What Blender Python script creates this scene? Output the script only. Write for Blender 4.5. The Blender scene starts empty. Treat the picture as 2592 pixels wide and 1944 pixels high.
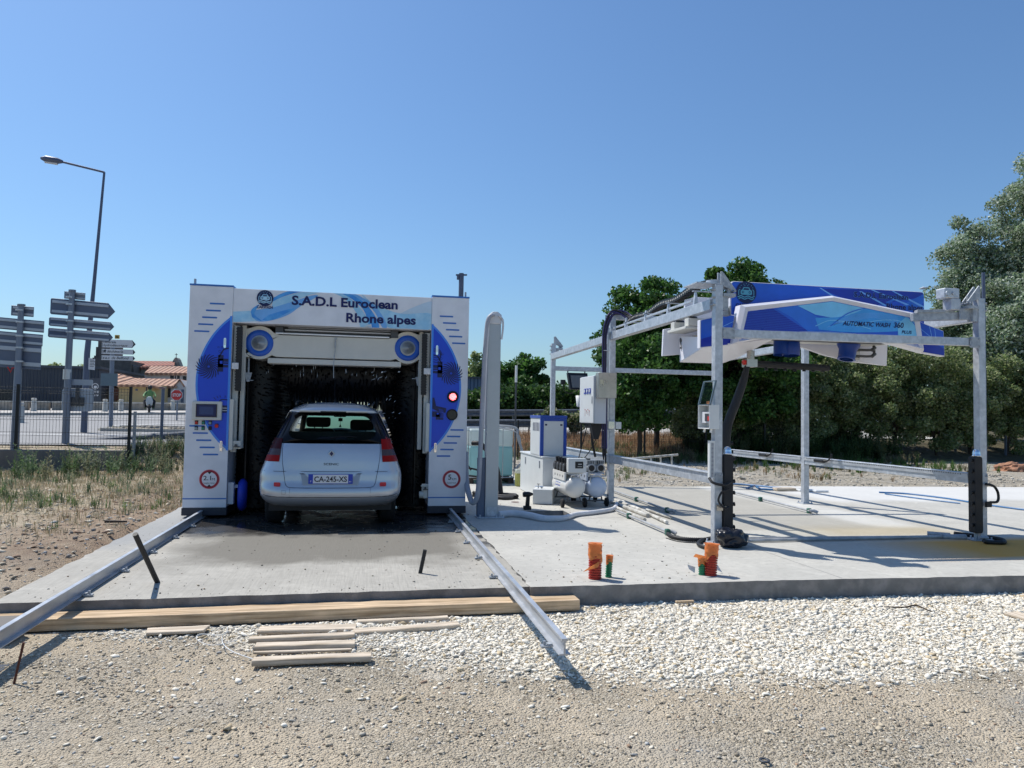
import bpy, math, random
import numpy as np
from mathutils import Vector, Matrix
from mathutils.geometry import tessellate_polygon
random.seed(7); RNG = np.random.default_rng(11)
S = bpy.context.scene
COL = S.collection
R = math.radians

# ------------------------------------------------------------------ camera
FPX = 1850.0; YAW = math.atan(366/FPX); PIT = math.atan(.043); ROLL = .017; EYE = 1.48
_f = Vector((math.sin(YAW)*math.cos(PIT), math.cos(YAW)*math.cos(PIT), math.sin(PIT)))
_r0 = Vector((math.cos(YAW), -math.sin(YAW), 0)); _u0 = _r0.cross(_f)
_r = _r0*math.cos(ROLL)+_u0*math.sin(ROLL); _u = _u0*math.cos(ROLL)-_r0*math.sin(ROLL)
CAMP = Vector((0, 0, EYE))
cd = bpy.data.cameras.new('camera'); cam = bpy.data.objects.new('camera', cd); COL.objects.link(cam)
cam.matrix_world = Matrix(((_r.x, _u.x, -_f.x, 0), (_r.y, _u.y, -_f.y, 0), (_r.z, _u.z, -_f.z, EYE), (0, 0, 0, 1)))
cd.sensor_width = 36; cd.lens = FPX/2592*36; cd.clip_end = 5000; cd.clip_start = .05
S.camera = cam
def _ray(x, y): return _f+_r*((x-1296)/FPX)-_u*((y-972)/FPX)
def P(x, y, z=0.):                      # photo pixel -> point on the level z
    d = _ray(x, y); return CAMP+d*((z-EYE)/d.z)
def Q(x, y, Y):                         # photo pixel -> point at depth Y
    d = _ray(x, y); return CAMP+d*(Y/d.y)

# ------------------------------------------------------------------ sky, sun, exposure
SUNV = Vector((-.46, .475, 1)).normalized()
W = bpy.data.worlds.new('World'); S.world = W; W.use_nodes = True
nt = W.node_tree; bg = nt.nodes['Background']; sky = nt.nodes.new('ShaderNodeTexSky')
sky.sky_type = 'NISHITA'; sky.sun_disc = False; sky.sun_elevation = math.asin(SUNV.z)
sky.sun_rotation = math.atan2(SUNV.x, SUNV.y); sky.air_density = 1.25; sky.dust_density = .9; sky.ozone_density = 3.0; sky.altitude = 100
_g = nt.nodes.new('ShaderNodeMix'); _g.data_type = 'RGBA'; _g.blend_type = 'MULTIPLY'; _g.inputs[0].default_value = 1; _g.inputs[7].default_value = (.68, .885, 1.09, 1)   # deep southern summer blue
nt.links.new(sky.outputs[0], _g.inputs[6]); nt.links.new(_g.outputs[2], bg.inputs[0]); bg.inputs[1].default_value = .107
sl = bpy.data.lights.new('sun', 'SUN'); sl.energy = 4.6; sl.angle = R(.53); sl.color = (1, .955, .88)
so = bpy.data.objects.new('sun', sl); COL.objects.link(so); so.rotation_euler = SUNV.to_track_quat('Z', 'Y').to_euler(); so.location = SUNV*60
S.view_settings.view_transform = 'Standard'; S.view_settings.look = 'None'; S.view_settings.exposure = 0.13; S.view_settings.gamma = 1
S.render.engine = 'CYCLES'

# ------------------------------------------------------------------ materials
M = {}
def mat(name, col, rough=.5, metal=0., var=.12, vs=3., bump=0., bs=60., spec=.5, coat=0., emit=None, trans=0., alpha=1., ior=1.45, attr=None, sub=0., vcol=None):
    m = bpy.data.materials.new(name); m.use_nodes = True; n = m.node_tree.nodes; l = m.node_tree.links
    b = n['Principled BSDF']; M[name] = m
    b.inputs['Roughness'].default_value = rough; b.inputs['Metallic'].default_value = metal
    b.inputs['Specular IOR Level'].default_value = spec; b.inputs['Coat Weight'].default_value = coat
    b.inputs['Transmission Weight'].default_value = trans; b.inputs['Alpha'].default_value = alpha; b.inputs['IOR'].default_value = ior
    tc = n.new('ShaderNodeTexCoord')
    nz = n.new('ShaderNodeTexNoise'); nz.inputs['Scale'].default_value = vs; nz.inputs['Detail'].default_value = 6; nz.inputs['Roughness'].default_value = .65
    l.new(tc.outputs['Object'], nz.inputs['Vector'])
    r = n.new('ShaderNodeMapRange'); r.inputs[1].default_value = .3; r.inputs[2].default_value = .7
    r.inputs[3].default_value = 1-var; r.inputs[4].default_value = 1+var
    l.new(nz.outputs[0], r.inputs[0])
    mx = n.new('ShaderNodeMix'); mx.data_type = 'RGBA'; mx.blend_type = 'MULTIPLY'; mx.inputs[0].default_value = 1
    mx.inputs[6].default_value = (*col, 1)
    if vcol:
        m2 = n.new('ShaderNodeMix'); m2.data_type = 'RGBA'; m2.inputs[6].default_value = (*col, 1); m2.inputs[7].default_value = (*vcol, 1)
        n2 = n.new('ShaderNodeTexNoise'); n2.inputs['Scale'].default_value = vs*2.7; n2.inputs['Detail'].default_value = 8; l.new(tc.outputs['Object'], n2.inputs['Vector'])
        r2 = n.new('ShaderNodeMapRange'); r2.inputs[1].default_value = .42; r2.inputs[2].default_value = .62; l.new(n2.outputs[0], r2.inputs[0])
        l.new(r2.outputs[0], m2.inputs[0]); l.new(m2.outputs[2], mx.inputs[6])
    if attr:
        a = n.new('ShaderNodeAttribute'); a.attribute_name = attr; l.new(a.outputs['Color'], mx.inputs[6])
    l.new(r.outputs[0], mx.inputs[7]); l.new(mx.outputs[2], b.inputs['Base Color'])
    rr = n.new('ShaderNodeMapRange'); rr.inputs[1].default_value = .3; rr.inputs[2].default_value = .7
    rr.inputs[3].default_value = max(0, rough*(1-var)); rr.inputs[4].default_value = min(1, rough*(1+var)+.01)
    l.new(nz.outputs[0], rr.inputs[0]); l.new(rr.outputs[0], b.inputs['Roughness'])
    if bump:
        nb = n.new('ShaderNodeTexNoise'); nb.inputs['Scale'].default_value = bs; nb.inputs['Detail'].default_value = 4; l.new(tc.outputs['Object'], nb.inputs['Vector'])
        bp = n.new('ShaderNodeBump'); bp.inputs['Strength'].default_value = bump; bp.inputs['Distance'].default_value = .01
        l.new(nb.outputs[0], bp.inputs['Height']); l.new(bp.outputs[0], b.inputs['Normal'])
    if emit:
        b.inputs['Emission Color'].default_value = (*emit[:3], 1); b.inputs['Emission Strength'].default_value = emit[3]
    if sub:
        tr = n.new('ShaderNodeBsdfTranslucent'); ms = n.new('ShaderNodeMixShader'); ms.inputs[0].default_value = sub
        l.new(mx.outputs[2], tr.inputs[0]); l.new(b.outputs[0], ms.inputs[1]); l.new(tr.outputs[0], ms.inputs[2]); l.new(ms.outputs[0], n['Material Output'].inputs[0])
    return m
def nd(m): return m.node_tree.nodes, m.node_tree.links, m.node_tree.nodes['Principled BSDF']

mat('white_panel', (.77, .78, .82), .32, var=.04, vs=1.3, vcol=(.70, .71, .75))
mat('cream_panel', (.60, .59, .54), .4, var=.05)
mat('blue_panel', (.012, .07, .62), .3, var=.05)
mat('sky_blue', (.06, .26, .80), .3, var=.05)
mat('stripe_blue', (.03, .16, .52), .35, var=.05)
mat('pale_blue', (.30, .58, .80), .3, var=.1, vcol=(.42, .68, .86))
mat('mid_blue', (.05, .27, .72), .3, var=.1, vcol=(.10, .40, .80))
mat('navy', (.006, .012, .08), .35, var=.1)
mat('kick_grey', (.035, .037, .05), .5, var=.2)
mat('black', (.012, .012, .014), .45, var=.3)
mat('black_rubber', (.016, .016, .018), .6, var=.3, bump=.2, bs=80)
mat('bristle', (.0035, .0035, .005), .42, var=.3, spec=.35)
mat('dark_metal', (.07, .075, .085), .45, .4)
mat('chrome', (.85, .86, .88), .07, 1., var=.02)
mat('brushed', (.46, .44, .41), .3, .9, var=.2, vs=5)
g = mat('galv', (.44, .47, .51), .42, .4, var=.16, vs=7, vcol=(.53, .56, .60))
mat('galv_dull', (.40, .43, .46), .5, .3, var=.2, vs=8, vcol=(.30, .33, .37))
mat('galv_rail', (.50, .52, .55), .36, .5, var=.15, vs=5)
mat('alu_grey', (.42, .45, .47), .4, .35, var=.06)
mat('sign_back', (.115, .145, .21), .5, .2, var=.08)
mat('sign_back_light', (.19, .22, .28), .45, .3, var=.08)
mat('sign_white', (.62, .63, .65), .4, var=.05)
mat('car_paint', (.50, .52, .56), .26, .55, var=.02, coat=.6)
mat('car_glass', (.55, .75, .72), .03, trans=1., var=.0, ior=1.02)
mat('car_frit', (.005, .005, .007), .12, var=.1, spec=.25)
mat('car_black', (.01, .01, .013), .5)
mat('tail_red', (.26, .006, .005), .3, var=.1, spec=.15)
mat('tail_clear', (.07, .05, .06), .25, var=.1, spec=.25)
mat('tail_red_shaded', (.045, .004, .006), .3, spec=.15)
mat('reflector', (.55, .02, .015), .2, coat=.5)
mat('plate_white', (.66, .67, .70), .35, var=.03)
mat('plate_blue', (.01, .05, .42), .35)
mat('text_black', (.012, .012, .02), .4)
mat('text_navy', (.008, .012, .10), .4)
mat('tyre', (.012, .012, .013), .8, bump=.3)
mat('red_paint', (.35, .01, .03), .4)
mat('btn_red', (.55, .02, .015), .3); mat('btn_green', (.03, .22, .14), .3); mat('btn_grey', (.25, .32, .35), .3)
mat('led_red', (.6, .01, .01), .3, emit=(1, .03, .05, 3.2)); mat('led_core', (.9, .3, .3), .3, emit=(1, .35, .35, 7))
mat('led_off', (.05, .045, .03), .35, bump=.6, bs=120)
mat('screen', (.02, .045, .16), .12, coat=.4); mat('screen_frame', (.03, .02, .03), .3)
mat('wood_plank', (.42, .34, .25), .8, bump=.4, bs=30)
mat('rail_pale', (.42, .46, .52), .4, .3)
mat('orange_wrap', (.80, .26, .07), .38, var=.2, bump=1., bs=14, sub=.3)
mat('conduit_red', (.42, .025, .012), .4, var=.15); mat('conduit_green', (.01, .20, .085), .4, var=.15)
mat('white_plastic', (.70, .71, .70), .4, var=.06, bump=.15, bs=12)
mat('grey_wrap', (.36, .37, .41), .55, bump=.6, bs=25)
mat('white_wrap', (.62, .62, .64), .5, bump=.7, bs=22)
mat('tank_milky', (.66, .72, .72), .35, var=.05, sub=.5); mat('tank_water', (.46, .70, .72), .3, var=.04, sub=.55)
mat('yellow_jug', (.58, .58, .22), .35, sub=.5); mat('jug_white', (.68, .70, .66), .35, sub=.5)
mat('clear_hose', (.52, .54, .56), .25, var=.1, sub=.5)
mat('cab_white', (.64, .66, .66), .35, var=.05); mat('cab_blue', (.015, .065, .36), .3)
mat('box_grey', (.52, .55, .60), .4, var=.04)
mat('comp_white', (.70, .69, .66), .25, var=.04, coat=.3); mat('comp_blue', (.50, .58, .72), .25, var=.04, coat=.3)
mat('glass_clear', (.75, .85, .85), .05, trans=1., ior=1.03, var=0)
mat('bag', (.010, .012, .02), .28, var=.3, bump=.3, bs=10)
mat('pipe_grey', (.33, .34, .35), .45, .2, vcol=(.45, .46, .47)); mat('pipe_white', (.58, .57, .53), .5, var=.25, vcol=(.35, .33, .29))
mat('clamp_green', (.015, .10, .07), .4)
mat('rust', (.10, .035, .022), .8, bump=.5)
mat('blue_hose', (.05, .16, .34), .4)
mat('fence_dark', (.012, .014, .016), .5, .2); mat('mesh_dark', (.03, .034, .036), .5, .3)
mat('guard', (.075, .09, .12), .65, .1, vcol=(.11, .13, .16))
mat('lamp_pole', (.10, .12, .18), .45, .4); mat('lamp_glass', (.5, .52, .55), .2)
mat('stop_red', (.50, .03, .03), .4)
mat('hall_wall', (.055, .065, .085), .5, var=.12); mat('yellow_render', (.55, .42, .22), .85, var=.1, vs=1); mat('white_render', (.55, .53, .53), .85, var=.08, vs=1)
mat('stone_dark', (.13, .11, .095), .9, var=.4, vs=2, bump=.4, bs=8); mat('stone_wall', (.30, .27, .23), .9, var=.4, vs=3, bump=.6, bs=9)
mat('bollard', (.52, .50, .45), .8); mat('dark_window', (.02, .023, .03), .25); mat('shed_blue', (.10, .15, .24), .5, var=.12)
mat('concrete_block', (.17, .155, .14), .85, bump=.4, bs=20, var=.25)
mat('bark', (.06, .045, .035), .9, bump=.8, bs=15)
mat('skin', (.35, .22, .16), .6); mat('vest', (.14, .27, .10), .7); mat('dark_cloth', (.02, .022, .03), .8)
mat('leaf', (.06, .12, .03), .45, var=.25, vs=.6, attr='tint', sub=.45, spec=.4)
mat('weed', (.06, .12, .03), .6, var=.2, vs=2., attr='tint', sub=.35, spec=.2)
mat('stone_mat', (.3, .3, .3), .85, var=.15, vs=40, attr='tint', spec=.3)
mat('motor_blue', (.01, .05, .42), .4)
mat('ochre', (.55, .36, .05), .5)

def concrete(name, base, streak, wet=True):
    m = mat(name, base, .75, var=.10, vs=1.1, spec=.3); n, l, b = nd(m)
    mx = [x for x in n if x.type == 'MIX'][0]
    tc = [x for x in n if x.type == 'TEX_COORD'][0]
    def noise(sc, det=6, sx=1, sy=1, dist=0):
        mp = n.new('ShaderNodeMapping'); mp.inputs['Scale'].default_value = (sx, sy, 1); l.new(tc.outputs['Object'], mp.inputs[0])
        z = n.new('ShaderNodeTexNoise'); z.inputs['Scale'].default_value = sc; z.inputs['Detail'].default_value = det; z.inputs['Distortion'].default_value = dist
        l.new(mp.outputs[0], z.inputs['Vector']); return z.outputs[0]
    def rng(src, a, b_, c, d):
        r = n.new('ShaderNodeMapRange'); r.inputs[1].default_value = a; r.inputs[2].default_value = b_; r.inputs[3].default_value = c; r.inputs[4].default_value = d
        l.new(src, r.inputs[0]); return r.outputs[0]
    def mul(a, fac, col):
        k = n.new('ShaderNodeMix'); k.data_type = 'RGBA'; l.new(a, k.inputs[6]); l.new(fac, k.inputs[0]); k.inputs[7].default_value = (*col, 1); return k.outputs[2]
    def mth(op, a, b_):
        k = n.new('ShaderNodeMath'); k.operation = op
        for i, q in enumerate((a, b_)):
            if isinstance(q, (int, float)): k.inputs[i].default_value = q
            else: l.new(q, k.inputs[i])
        return k.outputs[0]
    c = mx.outputs[2]
    c = mul(c, rng(noise(14, 10), .50, .72, 0, .5), tuple(x*.72 for x in base))
    c = mul(c, rng(noise(150, 3), .62, .72, 0, .55), tuple(x*.5 for x in base))
    if streak: c = mul(c, rng(noise(22, 5, 3.0, .10), .45, .65, 0, .45), tuple(x*.72 for x in base))
    c = mul(c, rng(noise(2.2, 9, 1, 1, 2.5), .55, .68, 0, .4), tuple(min(1, x*1.25) for x in base))
    sep = n.new('ShaderNodeSeparateXYZ'); l.new(tc.outputs['Object'], sep.inputs[0])
    X, Y = sep.outputs[0], sep.outputs[1]
    rough = None
    if wet:
        # damp apron in front of the wash bay: soft noise-edged patch
        wn = noise(1.6, 5); 
        ya = mth('ADD', Y, mth('MULTIPLY', mth('SUBTRACT', wn, .5), 1.6))
        xa = mth('ADD', mth('ABSOLUTE', mth('ADD', X, .35), 0), mth('MULTIPLY', mth('SUBTRACT', noise(1.1, 4), .5), .9))
        m1 = mth('MULTIPLY', rng(ya, 7.25, 7.75, 0, 1), rng(xa, 1.3, 1.75, 1, 0))
        dark = mth('MULTIPLY', m1, 1.0)
        yb = mth('ADD', Y, mth('MULTIPLY', mth('SUBTRACT', noise(3.5, 5), .5), .9))
        m2 = mth('MULTIPLY', mth('MULTIPLY', rng(yb, 9.0, 9.5, 0, 1), rng(X, 1.4, 1.9, 1, 0)), rng(X, -2.35, -2.2, 0, 1))
        c = mul(c, mth('MULTIPLY', mth('MULTIPLY', rng(yb, 8.3, 8.9, 0, 1), rng(X, -2.3, -2.15, 1, 0)), .6), (.26, .27, .28))
        m3 = mth('MULTIPLY', mth('MULTIPLY', rng(noise(2.6, 7, 1, 1.8), .48, .53, 0, 1), rng(Y, 8.0, 8.5, 0, 1)), mth('MULTIPLY', rng(X, 1.1, 1.4, 0, 1), rng(X, 1.9, 2.3, 1, 0)))
        m3 = mth('MULTIPLY', m3, rng(Y, 12, 13, 1, 0))
        wetm = mth('MAXIMUM', m2, m3)
        c = mul(c, mth('MULTIPLY', dark, .9), (base[0]*.40, base[1]*.39, base[2]*.37))
        c = mul(c, wetm, (base[0]*.12, base[1]*.12, base[2]*.13))
        rough = rng(mth('MULTIPLY', wetm, rng(noise(2.2, 3), .42, .52, .62, 1)), 0, 1, .75, .05)
        l.new(rough, b.inputs['Roughness'])
        l.new(rng(wetm, 0, 1, .3, .45), b.inputs['Specular IOR Level'])
    else:
        # ochre runoff stain
        sn = noise(.8, 5, .5, 2.2)
        st = mth('MULTIPLY', rng(mth('ADD', Y, mth('MULTIPLY', mth('SUBTRACT', sn, .5), 1.1)), 6.8, 7.1, 0, 1), rng(Y, 7.9, 8.2, 1, 0))
        st = mth('MULTIPLY', st, rng(X, 5.8, 7.0, 0, 1))
        c = mul(c, mth('MULTIPLY', st, 1.0), (.62, .32, .07))
        st2 = mth('MULTIPLY', mth('MULTIPLY', rng(Y, 8.1, 8.6, 0, 1), rng(Y, 9.0, 9.5, 1, 0)), mth('MULTIPLY', rng(X, 5.3, 6.2, 0, 1), rng(X, 7.6, 8.2, 1, 0)))
        c = mul(c, mth('MULTIPLY', st2, .45), (.34, .25, .09))
        pat = mth('MULTIPLY', rng(mth('ADD', X, mth('MULTIPLY', Y, -.02)), 4.0, 4.25, 0, 1), mth('MULTIPLY', rng(X, 7.0, 7.2, 1, 0), rng(Y, 8.9, 9.1, 0, 1)))
        c = mul(c, mth('MULTIPLY', pat, .45), (base[0]*.62, base[1]*.60, base[2]*.56))
        wl = mth('MULTIPLY', rng(mth('ABSOLUTE', mth('SUBTRACT', X, 7.35), 0), .25, .5, 1, 0), rng(noise(1.5, 5), .3, .6, .3, 1))
        c = mul(c, mth('MULTIPLY', wl, mth('MULTIPLY', rng(Y, 8.9, 9.3, 0, 1), .45)), (.66, .66, .64))
        fill = mth('MULTIPLY', rng(mth('ADD', Y, mth('MULTIPLY', mth('SUBTRACT', noise(1.1, 6), .5), .8)), 11.8, 12.3, 0, 1), rng(X, 8.2, 8.6, 0, 1))
        c = mul(c, mth('MULTIPLY', fill, .5), (.72, .72, .71))
    l.new(c, b.inputs['Base Color'])
    # broom lines
    bp = n.new('ShaderNodeBump'); bp.inputs['Strength'].default_value = .5; bp.inputs['Distance'].default_value = .006
    h = mth('ADD', noise(18, 4, 3.2, .25) if streak else noise(26, 6), mth('MULTIPLY', noise(90, 3), .5))
    if rough is not None: h = mth('MULTIPLY', h, rng(wetm, 0, 1, 1, .12))
    l.new(h, bp.inputs['Height']); l.new(bp.outputs[0], b.inputs['Normal'])
    return m
concrete('slab_left', (.40, .38, .335), True, True)
concrete('slab_right', (.47, .455, .41), False, False)
mat('slab_edge', (.17, .17, .17), .85, var=.25, vs=3, bump=.5, bs=40, vcol=(.24, .235, .23))

def wood(name, base, axis):
    m = mat(name, base, .85, var=.2, vs=2.5); n, l, b = nd(m)
    tc = [x for x in n if x.type == 'TEX_COORD'][0]; mp = n.new('ShaderNodeMapping')
    mp.inputs['Scale'].default_value = (1.2, 26, 26) if axis == 'x' else (26, 1.2, 26); l.new(tc.outputs['Object'], mp.inputs[0])
    z = n.new('ShaderNodeTexNoise'); z.inputs['Scale'].default_value = 1.6; z.inputs['Detail'].default_value = 7; l.new(mp.outputs[0], z.inputs['Vector'])
    r = n.new('ShaderNodeValToRGB'); l.new(z.outputs[0], r.inputs[0])
    e = r.color_ramp.elements; e[0].position = .35; e[0].color = (base[0]*.62, base[1]*.55, base[2]*.46, 1); e[1].position = .6; e[1].color = (min(1, base[0]*1.2), min(1, base[1]*1.18), min(1, base[2]*1.15), 1)
    mx = [x for x in n if x.type == 'MIX'][0]; l.new(r.outputs[0], mx.inputs[6])
    bp = n.new('ShaderNodeBump'); bp.inputs['Strength'].default_value = .5; bp.inputs['Distance'].default_value = .006; l.new(z.outputs[0], bp.inputs['Height']); l.new(bp.outputs[0], b.inputs['Normal'])
    return m
wood('beam_wood', (.52, .40, .27), 'x'); wood('pale_wood', (.56, .49, .40), 'x')
def corr(name, base, freq):
    m = mat(name, base, .5, var=.08, vs=.5); n, l, b = nd(m); tc = [x for x in n if x.type == 'TEX_COORD'][0]
    w = n.new('ShaderNodeTexWave'); w.bands_direction = 'X'; w.inputs['Scale'].default_value = freq; l.new(tc.outputs['Object'], w.inputs['Vector'])
    bp = n.new('ShaderNodeBump'); bp.inputs['Strength'].default_value = .9; bp.inputs['Distance'].default_value = .1; l.new(w.outputs[0], bp.inputs['Height']); l.new(bp.outputs[0], b.inputs['Normal'])
corr('hall_corr', (.055, .065, .09), 1.2); corr('shed_corr', (.10, .16, .26), 1.4)
def tiles(name, base, dark):
    m = mat(name, base, .85, var=.25, vs=.8); n, l, b = nd(m); tc = [x for x in n if x.type == 'TEX_COORD'][0]
    w = n.new('ShaderNodeTexWave'); w.bands_direction = 'X'; w.inputs['Scale'].default_value = .75; w.inputs['Distortion'].default_value = .6; w.inputs['Detail Scale'].default_value = 3; l.new(tc.outputs['Object'], w.inputs['Vector'])
    mx = [x for x in n if x.type == 'MIX'][0]; k = n.new('ShaderNodeMix'); k.data_type = 'RGBA'; k.inputs[6].default_value = (*dark, 1); k.inputs[7].default_value = (*base, 1); l.new(w.outputs[0], k.inputs[0]); l.new(k.outputs[2], mx.inputs[6])
    bp = n.new('ShaderNodeBump'); bp.inputs['Strength'].default_value = .8; bp.inputs['Distance'].default_value = .15; l.new(w.outputs[0], bp.inputs['Height']); l.new(bp.outputs[0], b.inputs['Normal'])
tiles('roof_tiles', (.50, .30, .20), (.26, .14, .10)); tiles('roof_red', (.36, .15, .10), (.26, .10, .075))

# ------------------------------------------------------------------ objects and meshes
def thing(name, label, cat, loc=(0, 0, 0), rz=0., group=None):
    o = bpy.data.objects.new(name, None); COL.objects.link(o); o.empty_display_size = .2
    o.location = loc; o.rotation_euler = (0, 0, rz); o['label'] = label; o['category'] = cat
    if group: o['group'] = group
    return o
def tag(o, label=None, cat=None, group=None, kind=None):
    for k, v in (('label', label), ('category', cat), ('group', group), ('kind', kind)):
        if v: o[k] = v
    return o
def copy_tree(o, parent=None):
    c = o.copy(); COL.objects.link(c); c.parent = parent
    for ch in [x for x in list(S.objects) if x.parent == o]: copy_tree(ch, c)
    return c
def smooth_path(pts, sub=6):
    pts = [Vector(p) for p in pts]
    if len(pts) < 3: return pts
    q = [pts[0]*2-pts[1]]+pts+[pts[-1]*2-pts[-2]]; out = []
    for i in range(1, len(q)-2):
        a, b, c, d = q[i-1], q[i], q[i+1], q[i+2]
        for k in range(sub):
            t = k/sub; out.append(.5*((2*b)+(c-a)*t+(2*a-5*b+4*c-d)*t*t+(3*b-a-3*c+d)*t**3))
    out.append(pts[-1]); return out
_fc = {}
def glyphs(s, bold=0., shear=0.):
    k = (s, bold, shear)
    if k not in _fc:
        c = bpy.data.curves.new('t', 'FONT'); c.body = s; c.size = 1; c.offset = bold; c.shear = shear; c.resolution_u = 3
        o = bpy.data.objects.new('t', c); COL.objects.link(o); dg = bpy.context.evaluated_depsgraph_get(); me = bpy.data.meshes.new_from_object(o.evaluated_get(dg))
        _fc[k] = ([tuple(v.co) for v in me.vertices], [tuple(p.vertices) for p in me.polygons])
        bpy.data.objects.remove(o); bpy.data.curves.remove(c); bpy.data.meshes.remove(me)
    return _fc[k]
class MB:
    def __init__(s, t=None):
        s.v = []; s.f = []; s.m = []; s.s = []
        s.o = Vector(t.location) if t is not None else Vector((0, 0, 0))
        s.X = None
    def add(s, vs, fs, mi=0, sm=False):
        b = len(s.v)
        for p in vs:
            p = Vector(p)
            if s.X: p = s.X @ p
            s.v.append(tuple(p-s.o))
        for f in fs: s.f.append(tuple(b+i for i in f)); s.m.append(mi); s.s.append(sm)
        return s
    def box(s, x0, x1, y0, y1, z0, z1, mi=0):
        v = [(x, y, z) for z in (z0, z1) for y in (y0, y1) for x in (x0, x1)]
        return s.add(v, [(0, 2, 3, 1), (4, 5, 7, 6), (0, 1, 5, 4), (2, 6, 7, 3), (0, 4, 6, 2), (1, 3, 7, 5)], mi)
    def bar(s, p, q, w, h, mi=0, up=(0, 0, 1)):     # box-section bar from p to q
        p = Vector(p); q = Vector(q); d = (q-p).normalized(); up = Vector(up)
        if abs(d.dot(up)) > .95: up = Vector((0, 1, 0))
        a = d.cross(up).normalized()*w/2; b = a.cross(d).normalized()*h/2
        v = [c+i*a+j*b for c in (p, q) for i, j in ((-1, -1), (1, -1), (1, 1), (-1, 1))]
        return s.add(v, [(0, 1, 2, 3), (7, 6, 5, 4), (0, 4, 5, 1), (1, 5, 6, 2), (2, 6, 7, 3), (3, 7, 4, 0)], mi)
    def tube(s, pts, r, n=10, mi=0, sub=0, caps=True, rs=None):
        pts = [Vector(p) for p in pts]
        if sub:
            if rs: 
                rs = [rs[min(len(rs)-1, i//sub)]*(1-(i % sub)/sub)+rs[min(len(rs)-1, i//sub+1)]*((i % sub)/sub) for i in range((len(pts)-1)*sub+1)]
            pts = smooth_path(pts, sub)
        rs = rs or [r]*len(pts)
        t0 = (pts[1]-pts[0]).normalized(); a = t0.orthogonal().normalized(); vs = []; 
        for i, p in enumerate(pts):
            t = (pts[min(i+1, len(pts)-1)]-pts[max(i-1, 0)]).normalized()
            a = (a-t*a.dot(t)).normalized(); b = t.cross(a)
            for k in range(n): vs.append(p+(a*math.cos(k*2*math.pi/n)+b*math.sin(k*2*math.pi/n))*rs[i])
        fs = [(i*n+k, i*n+(k+1) % n, (i+1)*n+(k+1) % n, (i+1)*n+k) for i in range(len(pts)-1) for k in range(n)]
        s.add(vs, fs, mi, True)
        if caps:
            s.add(vs[:n], [tuple(range(n))[::-1]], mi); s.add(vs[-n:], [tuple(range(n))], mi)
        return s
    def cyl(s, p, q, r, r2=None, n=20, mi=0, caps=True): return s.tube([p, q], r, n, mi, 0, caps, [r, r if r2 is None else r2])
    def lathe(s, prof, org=(0, 0, 0), ax=(0, 0, 1), n=24, mi=0):
        ax = Vector(ax).normalized(); a = ax.orthogonal().normalized(); b = ax.cross(a); o = Vector(org); vs = []
        for r, h in prof:
            for k in range(n): vs.append(o+ax*h+(a*math.cos(k*2*math.pi/n)+b*math.sin(k*2*math.pi/n))*r)
        s.add(vs, [(i*n+k, i*n+(k+1) % n, (i+1)*n+(k+1) % n, (i+1)*n+k) for i in range(len(prof)-1) for k in range(n)], mi, True)
        return s
    def flat(s, pts, f, mi=0):                       # polygon given in 2D; f maps (a,b)->3D
        t = tessellate_polygon([[Vector((a, b, 0)) for a, b in pts]])
        out = []
        for tri in t:
            (x0, y0), (x1, y1), (x2, y2) = (pts[i] for i in tri)
            out.append(tri if (x1-x0)*(y2-y0)-(x2-x0)*(y1-y0) > 0 else tri[::-1])
        return s.add([f(a, b) for a, b in pts], out, mi)
    def flat_xz(s, pts, y, mi=0): return s.flat(pts, lambda a, b: (a, y, b), mi)
    def prism(s, pts, y0, y1, mi=0, f=None):          # outline in XZ extruded along Y (y0 = front)
        f = f or (lambda a, b, c: (a, c, b))
        ar = sum(pts[i][0]*pts[(i+1) % len(pts)][1]-pts[(i+1) % len(pts)][0]*pts[i][1] for i in range(len(pts)))
        if ar < 0: pts = pts[::-1]
        n = len(pts); t = [tuple(x) for x in tessellate_polygon([[Vector((a, b, 0)) for a, b in pts]])]
        tt = []
        for tri in t:
            (x0, z0), (x1, z1), (x2, z2) = (pts[i] for i in tri)
            tt.append(tri if (x1-x0)*(z2-z0)-(x2-x0)*(z1-z0) > 0 else tri[::-1])
        vs = [f(a, b, y0) for a, b in pts]+[f(a, b, y1) for a, b in pts]
        fs = [tuple(x) for x in tt]+[tuple(i+n for i in x[::-1]) for x in tt]+[(i+n, (i+1) % n+n, (i+1) % n, i) for i in range(n)]
        return s.add(vs, fs, mi)
    def text(s, t, x0, x1, z0, cap, y, mi=0, bold=0., shear=0., f=None):   # baseline at z0, capital height cap, spans x0..x1
        v, fc = glyphs(t, bold, shear); f = f or (lambda a, b: (a, y, b))
        a0 = min(p[0] for p in v); a1 = max(p[0] for p in v); k = (x1-x0)/(a1-a0); kz = cap/.729
        return s.add([f(x0+(p[0]-a0)*k, z0+p[1]*kz) for p in v], fc, mi)
    def build(s, name, mats, parent=None, bev=0., seg=1, subd=0):
        me = bpy.data.meshes.new(name); me.from_pydata(s.v, [], s.f)
        for m in (mats if isinstance(mats, (list, tuple)) else [mats]): me.materials.append(M[m])
        me.polygons.foreach_set('material_index', s.m); me.polygons.foreach_set('use_smooth', s.s); me.update()
        o = bpy.data.objects.new(name, me); COL.objects.link(o)
        if parent is not None: o.parent = parent
        elif s.o.length: o.location = s.o
        if bev:
            b = o.modifiers.new('bevel', 'BEVEL'); b.width = bev; b.segments = seg; b.limit_method = 'ANGLE'; b.angle_limit = R(40)
        return o
def circ(cx, cz, r, n=32, a0=0, a1=360): return [(cx+r*math.cos(R(a0+(a1-a0)*i/n)), cz+r*math.sin(R(a0+(a1-a0)*i/n))) for i in range(n if a1-a0 >= 360 else n+1)]
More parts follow.
